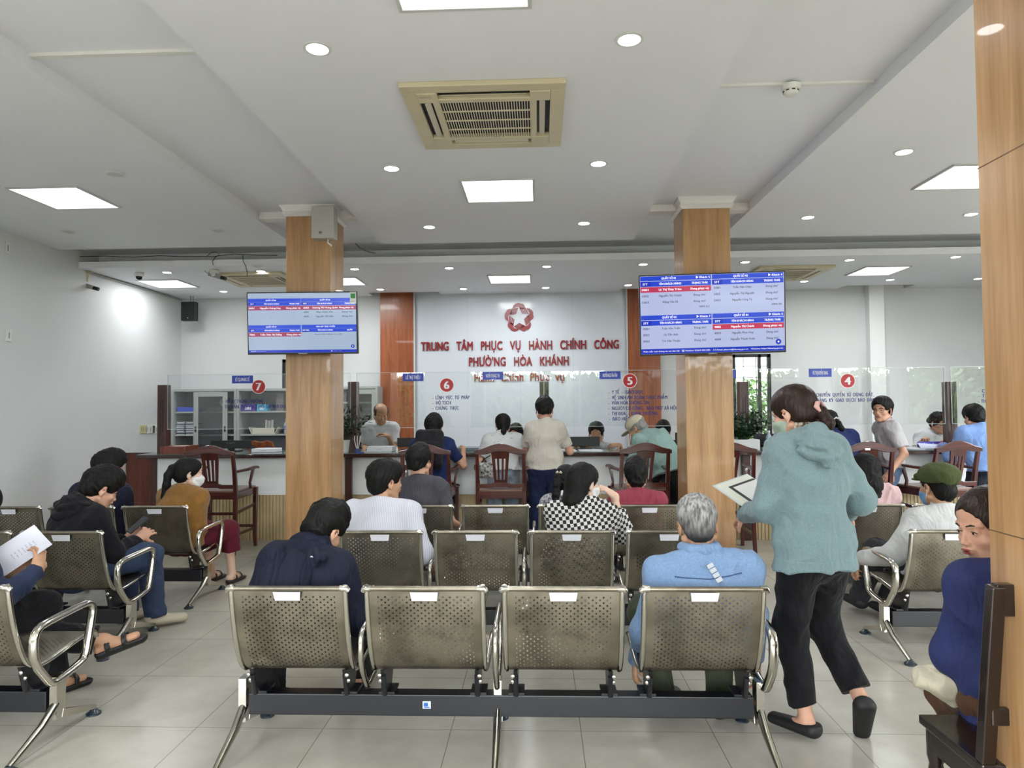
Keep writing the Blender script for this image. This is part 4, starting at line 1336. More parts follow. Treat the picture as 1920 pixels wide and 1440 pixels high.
# cable runs
tag(MB().tube([(XL + .02, 7.95, Z2 - .02), (XL + .015, YB - .03, Z2 - .02)], .012, 6).build('cable_pipe', mat('grey_pipe', 'a9a8a2', rough=.5)), 'thin grey cable pipe along the top of the left wall', 'cable')
random.seed(3)
def cable(label, pts, r=.004, m=None):
    tag(MB().tube(pts, r, 6).build('cable', m or mat('black_cable', '16161a', rough=.5)), label, 'cable')
p = [py(a, b_, 7.74) for a, b_ in ((150, 481), (200, 480), (250, 482), (300, 479.5), (340, 481), (400, 481), (440, 476), (470, 478), (520, 479))]
cable('thin black cable lying along the ledge of the ceiling step at the left', p)
p = [py(a, b_, 7.73) for a, b_ in ((388, 480), (396, 474), (405, 473), (412, 477), (404, 482), (398, 490), (400, 497))]
cable('looped black cable above the small grey bullet camera', p)
p = [py(a, b_, 7.72) for a, b_ in ((455, 478), (456, 490), (461, 500), (464, 512), (463, 518))]
cable('black cable hanging in front of the cassette unit left of the column', p)
p = [py(a, b_, 7.74) for a, b_ in ((641, 432), (660, 450), (675, 465), (690, 472), (704, 475))]
cable('grey cable running down the ceiling step right of the left column', p, .006, mat('grey_cable', '6d6a63', rough=.5))
# ================================================================ waiting benches
def steel_sheet(name='perforated_steel', holes=True):
    m = bpy.data.materials.new(name); m.use_nodes = True
    N = m.node_tree.nodes; L = m.node_tree.links; b = N['Principled BSDF']
    b.inputs['Metallic'].default_value = .93; b.inputs['Roughness'].default_value = .36
    tc = N.new('ShaderNodeTexCoord')
    n = N.new('ShaderNodeTexNoise'); n.inputs['Scale'].default_value = 7; n.inputs['Detail'].default_value = 6
    L.new(tc.outputs['Object'], n.inputs['Vector'])
    r = N.new('ShaderNodeValToRGB'); r.color_ramp.elements[0].position = .3; r.color_ramp.elements[1].position = .6
    r.color_ramp.elements[0].color = s2l('6d675a') + (1,); r.color_ramp.elements[1].color = s2l('968f80') + (1,)
    L.new(n.outputs['Fac'], r.inputs[0]); L.new(r.outputs[0], b.inputs['Base Color'])
    rr = N.new('ShaderNodeMapRange'); rr.inputs['To Min'].default_value = .3; rr.inputs['To Max'].default_value = .45
    L.new(n.outputs['Fac'], rr.inputs['Value']); L.new(rr.outputs[0], b.inputs['Roughness'])
    if not holes: return m
    uv = N.new('ShaderNodeUVMap'); uv.uv_map = 'uv'
    sp = N.new('ShaderNodeSeparateXYZ'); L.new(uv.outputs[0], sp.inputs[0])
    def M(op, a, b_=None, c=None):
        q = N.new('ShaderNodeMath'); q.operation = op
        for i, v in enumerate((a, b_, c)):
            if v is None: continue
            if isinstance(v, (int, float)): q.inputs[i].default_value = v
            else: L.new(v, q.inputs[i])
        return q.outputs[0]
    U, V = sp.outputs[0], sp.outputs[1]
    PUx, PVx = .0300, .0236
    def plus(du, dv):
        fu = M('ABSOLUTE', M('MULTIPLY', M('SUBTRACT', M('FRACT', M('ADD', M('DIVIDE', U, PUx), du)), .5), PUx))
        fv = M('ABSOLUTE', M('MULTIPLY', M('SUBTRACT', M('FRACT', M('ADD', M('DIVIDE', V, PVx), dv)), .5), PVx))
        a = M('MULTIPLY', M('LESS_THAN', fu, .0016), M('LESS_THAN', fv, .0050))
        c = M('MULTIPLY', M('LESS_THAN', fv, .0016), M('LESS_THAN', fu, .0050))
        core = M('LESS_THAN', M('ADD', fu, fv), .0034)
        return M('MAXIMUM', M('MAXIMUM', a, c), core)
    h = M('MAXIMUM', plus(0, 0), plus(.5, .5))
    # perforated zones: back, seat
    inu = M('LESS_THAN', M('ABSOLUTE', U), .196)
    zb = M('MULTIPLY', M('GREATER_THAN', V, .075), M('LESS_THAN', V, .78))
    h = M('MULTIPLY', M('MULTIPLY', h, inu), zb)
    L.new(M('SUBTRACT', 1.0, h), b.inputs['Alpha'])
    return m
STEEL = steel_sheet(); STEEL_P = steel_sheet('plain_steel', False)
CHR = mat('worn_chrome', 'c9c6bc', rough=.16, metal=1.0)
FOOT = mat('foot_pad_blue_black', '1d2b33', rough=.25, spec=.7)
PITCH, SW = .571, .505
# profile of the seat shell (y, z) from the top roll of the back down and forward
PROF = [(-.262, .742), (-.270, .752), (-.262, .762), (-.248, .758), (-.246, .742), (-.232, .66), (-.212, .575), (-.190, .505), (-.168, .450),
        (-.140, .400), (-.105, .368), (-.06, .355), (.0, .356), (.10, .370), (.20, .385), (.28, .390), (.315, .385), (.335, .365), (.338, .350)]
def smooth_prof(P, it=1):
    for _ in range(it):
        q = [P[0]]
        for a, b_ in zip(P, P[1:]):
            q += [(a[0] * .75 + b_[0] * .25, a[1] * .75 + b_[1] * .25), (a[0] * .25 + b_[0] * .75, a[1] * .25 + b_[1] * .75)]
        q.append(P[-1]); P = q
    return P
PR2 = smooth_prof(PROF, 1)

_shell = {}
def seat_shell(root, x, slot, with_text=True):
    if 'm' not in _shell:
        mb = MB(); mb.sheet(PR2, -SW / 2 + .022, SW / 2 - .022, .0022, 4)
        o = mb.build('seat_shell', STEEL, root, smooth=50, fix=False)
        me = o.data; uv = me.uv_layers.new(name='uv')
        ln = [0]
        for a, b_ in zip(PR2, PR2[1:]): ln.append(ln[-1] + math.hypot(a[0] - b_[0], a[1] - b_[1]))
        n = len(PR2)
        for lp in me.loops:
            v = me.vertices[lp.vertex_index]; i = lp.vertex_index % n
            uv.data[lp.index].uv = (v.co.x, ln[i])
        _shell['m'] = me
        for sx in (-1, 1):
            mb = MB(); xx = sx * (SW / 2 - .012)
            mb.tube([(xx, p[0], p[1]) for p in PR2[6:]], .0115, 8, flat=1.0, side=(1, 0, 0))
            _shell['rail%d' % sx] = mb.build('tmp', CHR, None, smooth=60).data
        mb = MB(); mb.tube([(-SW / 2 + .02, -.256, .752), (SW / 2 - .02, -.256, .752)], .0105, 10)
        _shell['roll'] = mb.build('tmp', CHR, None, smooth=60).data
        for sx in (-1, 1):
            mb = MB(); mb.tube([(sx * (SW / 2 - .032), -.256, .752), (sx * (SW / 2 - .006), -.256, .752), (sx * (SW / 2 - .0), -.250, .742)], .0135, 10)
            _shell['cap%d' % sx] = mb.build('tmp', CHR, None, smooth=60).data
        mb = MB(); y0, z0 = -.262, .745
        mb.add([(-.058, -.2585 - .004, .738), (.058, -.2585 - .004, .738), (.052, -.246 - .006, .700), (-.052, -.246 - .006, .700)], [(0, 1, 2, 3)[::-1]])
        letters(mb, 'Ghi chú: Không để chân lên ghế', (0, -.2555, .727), (1, 0, 0), Vector((0, .26, .97)).normalized(), .004, width=.075, mi=1, lift=.0035, res=1)
        letters(mb, 'số ●', (.012, -.2505, .709), (1, 0, 0), Vector((0, .26, .97)).normalized(), .006, width=.03, mi=1, lift=.004, res=1)
        o2 = mb.build('tmp', [mat('sticker_white', 'dfe0e6', rough=.4), mat('sticker_ink', '30344a', rough=.5)], None)
        _shell['sticker'] = o2.data
        for sx in (-1, 1):
            mb = MB(); xx = sx * (SW / 2 - .05)
            mb.prism([(-.13, .372), (-.06, .352), (.06, .352), (.05, .31), (.02, .245), (-.05, .245), (-.10, .30)], xx - .008, xx + .008, 'yz', 0)
            mb.box(xx - .035, -.05, .236, xx + .035, .05, .246)
            mb.cyl((xx, -.085, .25), (xx, -.115, .345), .012, 10)
            _shell['brk%d' % sx] = mb.build('tmp', dark_steel, None, fix=True).data
        for sx in (-1, 1):
            for iq, q in enumerate(((-.118, .350), (-.094, .318))):
                mb = MB(); xx = sx * (SW / 2 - .038)
                mb.lathe([(.009, 0), (.009, .006), (.005, .009)], c=(xx, q[0] - .012, q[1]), M=Matrix.Rotation(PI / 2, 4, 'X'), n=10)
                _shell['bolt%d%d' % (sx, iq)] = mb.build('tmp', CHR, None, smooth=40).data
        for o_ in [q for q in COL.objects if q.name.startswith('tmp')]: bpy.data.objects.remove(o_)
        sh = o
        sh.location.x = x
    else:
        sh = bpy.data.objects.new('seat_shell', _shell['m']); COL.objects.link(sh); sh.parent = root; sh.location.x = x
    for nm, key in [('side_rail', 'rail-1'), ('side_rail', 'rail1'), ('top_rail', 'roll'), ('rail_cap', 'cap-1'), ('rail_cap', 'cap1'), ('support_bracket', 'brk-1'), ('support_bracket', 'brk1'), ('sticker', 'sticker')] + [('bolt', 'bolt%d%d' % (a_, b_)) for a_ in (-1, 1) for b_ in (0, 1)]:
        q = bpy.data.objects.new(nm, _shell[key]); COL.objects.link(q); q.parent = sh
    return sh

def armrest_pts(x):
    return [(x, -.085, .300), (x, -.165, .40), (x, -.175, .50), (x, -.160, .535), (x, -.125, .553), (x, .02, .560), (x, .15, .566), (x, .20, .560), (x, .222, .530),
            (x, .205, .45), (x, .175, .335), (x, .16, .305), (x, .12, .292), (x, 0, .275), (x, -.06, .272)]
def bench(name, label, x0, Yc, n=4, arms=(0, 1, 1, 0, 1), legs=None, group='perforated steel benches'):
    "x0: left edge of the first seat; arms[i]: armrest left of seat i; legs: positions in seats"
    W_ = PITCH * n
    t = thing(name, label, 'bench', (x0, Yc, 0), 0, group)
    MB().box(.03, -.035, .135, W_ - .03, .035, .228).build('beam', dark_steel, t, bevel=.004)
    for i in range(n):
        seat_shell(t, PITCH * (i + .5), i)
    for i in range(n + 1):
        if i < len(arms) and arms[i]:
            x = PITCH * i + (-.012 if i == 0 else .012 if i == n else 0)
            m = MB(); P_ = armrest_pts(x)
            m.tube(smooth_prof3(P_), .0135 if 0 < i < n else .0165, 10, flat=1.25 if i in (0, n) else .9, side=(1, 0, 0), closed=True)
            m.build('armrest', CHR, t, smooth=60)
    for q in (legs or (0, n / 2, n)):
        x = PITCH * q + (.0 if q == 0 else 0.0)
        m = MB()
        m.bar((x, .0, .29), (x, 0, .10), .034, .06, up=(0, 1, 0))
        m.tube([(x, -.012, .165), (x, -.10, .10), (x, -.285, .022)], [.020, .018, .013], 12)
        m.bar((x, .01, .115), (x, .255, .038), .036, .036, w2=.028, h2=.018)
        m.build('leg', CHR, t, smooth=50)
        for yy in (-.285, .255):
            MB().lathe([(.034, .0005), (.034, .008), (.022, .016), (.012, .03)], c=(x, yy, 0), n=16).build('foot_pad', FOOT, t, smooth=50)
    return t
def smooth_prof3(P):
    q = []
    for i in range(len(P)):
        a = Vector(P[i]); b_ = Vector(P[(i + 1) % len(P)])
        q += [a * .75 + b_ * .25, a * .25 + b_ * .75]
    return q
YA, YB2, YC2 = 3.07, 4.32, 5.36
xa = py(408, 1108, YA - .27).x
bA = bench('waiting_bench', 'four-seat perforated steel bench nearest to the viewer in the middle', xa, YA)
s_ = thing('maker_sticker', 'small blue and white sticker on the black beam of the nearest bench', 'sticker', (py(800, 1304, YA - .036).x, YA - .0362, .185))
m = MB(); m.box(-.018, -.0008, -.016, .018, 0, .016, 0); m.box(-.013, -.0012, -.006, .006, -.0008, .010, 1); m.box(-.011, -.0014, -.012, .013, -.0008, -.008, 1)
m.build('sticker_face', [mat('sticker_pale', 'c9d6ea', rough=.4), mat('sticker_blue', '2f63b5', rough=.4)], s_)
xb_ = py(622, 1003, YB2 - .27).x
bench('waiting_bench', 'four-seat perforated steel bench in the middle, directly in front of the nearest one', xb_, YB2)
xc_ = py(714, 948, YC2 - .27).x
bench('waiting_bench', 'four-seat perforated steel bench in the middle row closest to the counter', xc_, YC2)
# left block
xr = py(33, 1110, YA - .25).x
bench('waiting_bench', 'four-seat perforated steel bench cut off at the lower left corner', xr - 4 * PITCH, YA, arms=(1, 0, 1, 0, 1))
xr = py(198, 1012, YB2 - .27).x
bench('waiting_bench', 'four-seat perforated steel bench at the left under the man in the black hoodie', xr - 4 * PITCH, YB2, arms=(1, 0, 1, 0, 1))
xr = py(357, 957, YC2 - .27).x
bench('waiting_bench', 'four-seat perforated steel bench at the left under the woman in the mustard jacket', xr - 4 * PITCH, YC2, arms=(1, 0, 1, 0, 1))
# right block
xl = py(1698, 1000, YB2 - .27).x
bench('waiting_bench', 'perforated steel bench at the right under the man in the green cap', xl, YB2, n=4, arms=(1, 0, 1, 0, 1))
xl = py(1706, 950, YC2 - .27).x - PITCH
bench('waiting_bench', 'perforated steel bench at the right closest to the counter', xl, YC2, n=4, arms=(1, 0, 1, 0, 1))

# an orange folder and paper between the first seats
q = py(667, 1140, 3.35)
t = thing('document_folder', 'orange folder with a sheet beside the man in the navy jacket', 'folder', (q.x + .01, 3.36, .56))
MB().box(-.03, -.10, -.03, .05, .08, -.01).build('cover', mat('orange_card', 'd98433', rough=.6), t)
MB().box(-.04, -.12, -.052, .07, .06, -.032).build('sheet', mat('paper', 'd9d8d4', rough=.7), t)

# ================================================================ high wooden armchairs at the counter
def rail(m, pts, w, h, mi=0):
    for a, b_ in zip(pts, pts[1:]): m.bar(a, b_, w, h, mi)
def arm_chair(name, label, loc, rz=0, m_=None, mx_=None):
    m_ = m_ or maho; mx_ = mx_ or maho_x
    t = thing(name, label, 'chair', loc, rz, 'high wooden armchairs at the counter')
    w = .235; D = .46; hs = .64; hb = 1.055
    for sx in (-1, 1):
        MB().tube([(sx * w, -.03, 0), (sx * w, .0, .25), (sx * w, .01, hs), (sx * w, -.02, .85), (sx * w * .985, -.065, hb)], [.024, .027, .028, .026, .022], 4, side=(1, 1, 0)).build('back_leg', m_, t, smooth=60, bevel=.004)
        MB().tube([(sx * (w + .02), D, 0), (sx * (w + .015), D - .01, .12), (sx * (w + .02), D, hs)], [.022, .026, .030], 4, side=(1, 1, 0)).build('front_leg', m_, t, smooth=60, bevel=.004)
        a = MB(); a.bar((sx * w, -.01, .845), (sx * (w + .035), .22, .85), .035, .026, w2=.05); a.bar((sx * (w + .035), .22, .85), (sx * (w + .045), .40, .862), .05, .026, w2=.055); a.bar((sx * (w + .045), .40, .862), (sx * (w + .05), .45, .848), .055, .026, w2=.04, h2=.02)
        a.build('armrest', mx_ if 0 else m_, t, bevel=.008)
        MB().tube([(sx * (w + .02), .33, hs), (sx * (w + .015), .32, .70), (sx * (w + .04), .345, .85)], [.020, .017, .021], 4, side=(1, 1, 0)).build('arm_support', m_, t, smooth=60, bevel=.003)
    # crest rail with a raised middle
    top = []; bot = []
    for i in range(17):
        u = -1 + 2 * i / 16
        top.append((u * (w + .026), hb + .012 + .055 * max(0, math.cos(u * PI * .62)) ** 1.6 - .018 * abs(u) ** 6)); bot.append((u * (w + .026), hb - .042 + .028 * max(0, math.cos(u * PI * .8)) ** 1.2))
    MB().prism(top + bot[::-1], -.088, -.052, 'xz').build('crest_rail', mx_, t, bevel=.006, fix=True)
    # splat with three slots
    s = MB(); zb, zt = .70, hb - .01
    def X(u, z): k = (z - zb) / (zt - zb); return u * (.062 + .03 * k)
    def Yy(z): return -.012 - .06 * (z - zb) / (zt - zb)
    zs = [zb, .755, .97, zt]
    for (z0, z1, segs) in ((zb, .755, [(-1, 1)]), (.755, .97, [(-1, -.62), (-.40, -.15), (.15, .40), (.62, 1)]), (.97, zt, [(-1, 1)])):
        for u0, u1 in segs:
            v = []
            for yo in (-.008, .008):
                v += [(X(u0, z0), Yy(z0) + yo, z0), (X(u1, z0), Yy(z0) + yo, z0), (X(u1, z1), Yy(z1) + yo, z1), (X(u0, z1), Yy(z1) + yo, z1)]
            s.add(v, [(0, 1, 2, 3), (7, 6, 5, 4), (0, 4, 5, 1), (1, 5, 6, 2), (2, 6, 7, 3), (3, 7, 4, 0)])
    s.build('splat', m_, t)
    l = MB(); l.prism([(-w, .675), (-.09, .675), (-.06, .685), (.06, .685), (.09, .675), (w, .675), (w, .715), (.10, .715), (.06, .728), (-.06, .728), (-.10, .715), (-w, .715)], -.028, .002, 'xz')
    l.build('lower_back_rail', mx_, t, fix=True, bevel=.003)
    MB().box(-w - .01, .0, hs - .005, w + .01, D + .02, hs + .014).build('seat', mat('worn_seat_wood', '8a6a5a', rough=.3, var=.1, coat=.3), t, bevel=.004)
    ap = MB(); ap.box(-w, -.012, hs - .075, w, .012, hs - .005); ap.box(-w, D - .015, hs - .075, w, D + .01, hs - .005)
    for sx in (-1, 1): ap.box(sx * (w + .005) - .012, .01, hs - .075, sx * (w + .005) + .012, D - .01, hs - .005)
    ap.build('apron', mx_, t, bevel=.003)
    st = MB()
    for sx in (-1, 1):
        st.bar((sx * w, .0, .42), (sx * (w + .012), D, .46), .018, .03); st.bar((sx * w, .0, .20), (sx * (w + .012), D, .20), .018, .025)
    st.bar((-w, .0, .42), (w, 0, .42), .018, .03); st.bar((-w, D, .22), (w, D, .22), .018, .03)
    st.build('stretcher', m_, t)
    return t
YCH = 6.90
def chx(p): return py(p, 840, YCH - .06).x
arm_chair('wooden_armchair', 'empty high mahogany armchair at the left end of the counter under the number seven sign', (chx(394), YCH, 0), -.0)
arm_chair('wooden_armchair', 'high mahogany armchair carrying the customer with the black backpack', (chx(797), YCH, 0), .0)
arm_chair('wooden_armchair', 'high mahogany armchair behind the woman in the patterned white shirt', (chx(938), YCH, 0), 0)
arm_chair('wooden_armchair', 'high mahogany armchair behind the bending man in the mint shirt', (chx(1209), YCH, 0), .10)
arm_chair('wooden_armchair', 'high mahogany armchair mostly hidden by the right oak column', (chx(1369), YCH, 0), 0)
tc_ = arm_chair('wooden_armchair', 'high mahogany armchair with a small white tag, beside the man in the grey polo', (chx(1628), YCH, 0), 0)
MB().box(-.045, -.092, 1.035, .005, -.0885, 1.055).build('white_tag', white_p, tc_)
arm_chair('wooden_armchair', 'high mahogany armchair in front of the man in the light blue shirt', (chx(1793), YCH, 0), .22)

# dark lone chair by the pillar
dk = wood('black_brown_wood', '1f1412', '120b0a', 2, rough=.25, coat=.4)
t = thing('dark_wooden_chair', 'dark brown wooden chair beside the foreground pillar', 'chair', (1.262, 2.045, 0))
w = .45; D = .33; hs = .455
MB().prism([(0, 0), (w, 0), (w, D), (0, D + .0)], hs - .03, hs, 'xy').build('seat', dk, t, bevel=.005, fix=True)
ap = MB(); ap.box(.02, .02, hs - .10, w - .02, .045, hs - .031); ap.box(.02, D - .045, hs - .10, w - .02, D - .02, hs - .031); ap.box(.015, .03, hs - .10, .04, D - .03, hs - .031); ap.box(w - .04, .03, hs - .10, w - .015, D - .03, hs - .031)
ap.build('apron', dk, t)
for x_, y_ in ((.035, D - .035), (w - .035, D - .035)):
    MB().lathe([(.014, 0), (.020, .02), (.024, .10), (.017, .16), (.026, .20), (.017, .23), (.027, .27), (.020, .31), (.027, .335), (.027, hs - .032)], c=(x_, y_, 0), n=16).build('front_leg', dk, t, smooth=50)
for x_ in (.022, w - .022):
    MB().bar((x_, .0, 0), (x_, .02, hs), .04, .04).bar((x_, .02, hs), (x_, -.05, .98), .04, .035).build('back_leg', dk, t, bevel=.004)
MB().bar((.02, -.042, .94), (w - .02, -.042, .94), .03, .09).build('crest_rail', dk, t, bevel=.004); MB().bar((.02, -.01, .60), (w - .02, -.01, .60), .02, .05).build('back_rail', dk, t, bevel=.004)
m = MB()
for k in range(4): m.bar((.09 + k * .09, -.005, .60), (.09 + k * .09, -.042, .93), .03, .014)
m.build('back_slat', dk, t)
MB().bar((.035, .03, .17), (.035, D - .03, .17), .022, .03).bar((.035, D - .04, .21), (w - .035, D - .04, .21), .022, .03).build('stretcher', dk, t)

# ================================================================ the counter
YCF, YTF, YTB = 7.68, 7.50, 8.22
CXL = py(283, 900, YCF).x; CXR = XR - .4
ZT = .985
ct = thing('reception_counter', 'long reception counter with a white upper front and ribbed pale wood base', 'counter', (CXL, YCF, 0))
LC = CXR - CXL
MB().box(.03, 0, py(500, 928, YCF).z, LC, .05, ZT - .045).build('white_front_panel', mat('glossy_white_front', 'eef1f1', rough=.18, coat=.2), ct)
zr = py(500, 928, YCF).z
fl = MB()
fl.box(.03, .012, .0, LC, .05, zr)
x = .04
while x < LC - .02:
    if CXL + x < 6.2: fl.box(x, .0, .0, x + .026, .0119, zr - .003)
    x += .0385
fl.build('ribbed_wood_base', mat('pale_rib_wood', 'c2ae86', rough=.5, var=.12, vscale=5), ct)
MB().box(.0, -.01, .0, .075, .6, ZT - .045).build('end_leg', darkwood, ct, bevel=.003)
MB().box(.075, .07, 0, LC, .09, ZT - .05).build('inner_panel', mat('inner_board', '8a7a66', rough=.6), ct)
def leg_at(p, w=.09):
    x = py(p, 900, YCF - .03).x - CXL
    MB().box(x - w / 2, -.06, 0, x + w / 2, -.0005, ZT - .045).build('front_leg', darkwood, ct, bevel=.003)
leg_at(654, .075); leg_at(1399, .085)
tp = thing('countertop', 'continuous dark wood countertop with a greenish glass sheet on it', 'countertop', (CXL - .08, YTF, ZT))
MB().box(0, 0, -.045, LC + .08, YTB - YTF, -.006).build('wood_top', wood('counter_edge_wood', '3a1a18', '1f0e0e', 2, rough=.2, coat=.5, axis=0), tp, bevel=.008)
MB().box(.01, .012, -.0055, LC + .07, YTB - YTF - .01, .0).build('glass_sheet', mat('green_glass_sheet', '5c6f6a', rough=.08, spec=.8), tp)

# posts and glass screens
posts = [(308, 'at the left end of the counter'), (663, 'just right of the left oak column'), (1020, 'behind the man in the beige shirt'), (1392, 'just right of the right oak column'), (1779, 'right of the clerk in the white blouse')]
YPOST = 7.80
PXs = []
for p, nm in posts:
    b0 = py(p, 722 if p < 400 else 716, YPOST)
    PXs.append(b0.x)
    t = thing('screen_post', 'short dark wood post on the counter ' + nm, 'post', (b0.x, YPOST, ZT))
    w = .052; H_ = b0.z - ZT
    MB().box(-w, -w, .0005, w, w, H_).build('post', darkwood, t, bevel=.003)
    g = MB(); g.box(-.018, -w - .002, H_ * .25, -.008, -w, H_ * .75); g.box(.008, -w - .002, H_ * .3, .018, -w, H_ * .8)
    g.build('groove', mat('groove_dark', '170b09', rough=.6), t)
GL = thin_glass('counter_glass', (.975, .985, .985), 1.15)
EDGE = mat('glass_edge_pale', 'cfd8da', rough=.2)
BLUE = mat('blue_vinyl', '1f2370', rough=.45); WHT = mat('white_vinyl', 'f0f0f4', rough=.45); REDV = mat('red_vinyl', 'ae1f25', rough=.4)
YG = 7.735
PXs.append(PXs[-1] + 2.3)
gx = [(314.5, 657.5), (669, 1006), (1034, 1381), (1404, 1771), (1784, 2150)]
def lines(mb, rows, p0, yrow, dy, cap, size_px=7.6):
    pass
signs = {
 0: ('7', (485, 725), [('-  HỒ SƠ THÔNG THƯỜNG', 418, 493, 752), ('TƯ VẤN  HỖ TRỢ HỒ SƠ PHI ĐỊA GIỚI', 421, 556, 762)]),
 1: ('6', (837.5, 722), [('-  LĨNH  VỰC  TƯ  PHÁP', 811, 880, 745), ('-  HỘ TỊCH', 811, 845, 755), ('-  CHỨNG  THỰC', 811, 860, 765)]),
 2: ('5', (1181, 714), [('-  Y TẾ  -  GIÁO DỤC', 1141, 1206, 735), ('-  VỆ SINH AN TOÀN THỰC PHẨM', 1141, 1251, 745), ('-  VĂN HÓA THÔNG TIN', 1141, 1217, 755), ('-  NGƯỜI CÓ CÔNG   BẢO TRỢ XÃ HỘI', 1141, 1268, 765), ('-  THI ĐUA  -  KHEN THƯỞNG', 1141, 1233, 775), ('-  BẢO HIỂM  Y TẾ', 1142, 1202, 785)]),
 3: ('4', (1589.5, 714), [('-  CHUYỂN  QUYỀN  SỬ  DỤNG  ĐẤT,', 1524, 1638, 740), ('-  ĐĂNG  KÝ  GIAO  DỊCH  BẢO  ĐẢM', 1525, 1640, 750)]),
 4: ('3', (1905, 708), [('-  C', 1834, 1846, 733), ('-  T', 1834, 1846, 742), ('-  THUẾ', 1834, 1856, 752)]),
}
names_g = ['far left section of the clear glass screen, with the red number seven disc', 'section of the clear glass screen with the red number six disc', 'section of the clear glass screen with the red number five disc', 'section of the clear glass screen with the red number four disc', 'section of the clear glass screen running behind the foreground pillar']
U1 = Vector((1, 0, 0)); V1 = Vector((0, 0, 1))
for i, (g0, g1) in enumerate(gx):
    x0 = py(g0, 750, YG).x; x1 = py(g1, 750, YG).x
    if i == 1: x1 = py(1019.5, 750, YG).x
    if i == 2: x0 = py(1020.5, 750, YG).x
    z1 = py((g0 + g1) / 2, 697.5 - (g0 - 314) * .0030, YG).z; z0 = py((g0 + g1) / 2, 802.5, YG).z
    z1 = 1.888; z0 = 1.258
    t = thing('glass_screen', names_g[i], 'glass screen', (x0, YG, z0))
    w = x1 - x0; h = z1 - z0
    MB().box(0, -.004, 0, w, .004, h).build('pane', GL, t)
    e = MB(); e.box(0, -.0042, h - .003, w, .0042, h + .001); e.box(0, -.0042, -.001, w, .0042, .003)
    e.box(-.001, -.0042, 0, .0015, .0042, h); e.box(w - .0015, -.0042, 0, w + .001, .0042, h)
    e.build('glass_edge', EDGE, t)
    d, (dx, dy), rows = signs[i]
    c = py(dx, dy, YG - .006); c = Vector((c.x - x0, -.006, c.z - z0))
    R_ = 13.6 * YG / F_PX
    mb = MB(); MX = Matrix.Rotation(PI / 2, 4, 'X')
    mb.lathe([(R_, .0), (R_, .0008)], c=c, M=MX, n=40, mi=1)
    mb.lathe([(R_ * .93, .0), (R_ * .93, .0012)], c=c, M=MX, n=40, mi=2)
    mb.lathe([(R_ * .88, .0), (R_ * .88, .0016)], c=c, M=MX, n=40, mi=0)
    letters(mb, d, c + Vector((0, 0, -R_ * .52)), U1, V1, R_ * 1.05, bold=.05, mi=1, lift=.002)
    mb.build('number_disc', [REDV, WHT, mat('red_ring', 'd84a4a', rough=.4)], t)
    mb = MB()
    for (s, a, b_, yy) in rows:
        A_ = py(a, yy + 3.5, YG - .005); B_ = py(b_, yy + 3.5, YG - .005)
        q = MB(); letters(q, s, (((A_ + B_) / 2).x - x0, -.0056, ((A_ + B_) / 2).z - z0), U1, V1, 6.6 * YG / F_PX, width=(B_ - A_).x, bold=.045, spacing=1.1, mi=0, lift=0, res=2)
        for w_ in split_x(q, .022): w_.build('word', BLUE, t)
    0 and mb.build('service_lettering', [BLUE, mat('letter_outline', 'aab0d8', rough=.5)], t)
# name plates hung on the glass
for (a, b_, y0, y1, s, lab) in [(435, 474, 704, 719, 'LÊ QUANG SĨ', 'blue name plate at the top of the glass above the left monitor'),
                                (755, 794, 700, 715, 'LÊ THỊ THIỆU', 'blue name plate at the glass top left of the number six disc'),
                                (905, 943, 697, 712, 'NGUYỄN THỊ NGỌC THU', 'blue name plate at the glass top covering part of the lowest red lettering'),
                                (1124, 1163.5, 696, 711, 'NGUYỄN NGỌC VĨNH VĨNH', 'blue name plate at the glass top left of the number five disc'),
                                (1374.5, 1380, 693, 709, '', 'narrow end of a blue name plate at the edge of the right oak column'),
                                (1517, 1559, 691, 707, 'VÕ THỊ HUYỀN TRANG', 'blue name plate at the glass top left of the number four disc')]:
    A_ = py(a, y1, YG - .012); B_ = py(b_, y0, YG - .012)
    t = thing('name_plate', lab, 'name plate', (A_.x, YG - .010, A_.z))
    MB().box(0, -.003, 0, B_.x - A_.x, .003, B_.z - A_.z).build('plate_board', mat('plate_blue', '2b46b0', rough=.35), t)
    if s:
        mb = MB(); letters(mb, s, ((B_.x - A_.x) / 2, -.0035, (B_.z - A_.z) * .28), U1, V1, (B_.z - A_.z) * .44, width=(B_.x - A_.x) * .68, bold=.02, res=2)
        mb.build('plate_lettering', WHT, t)

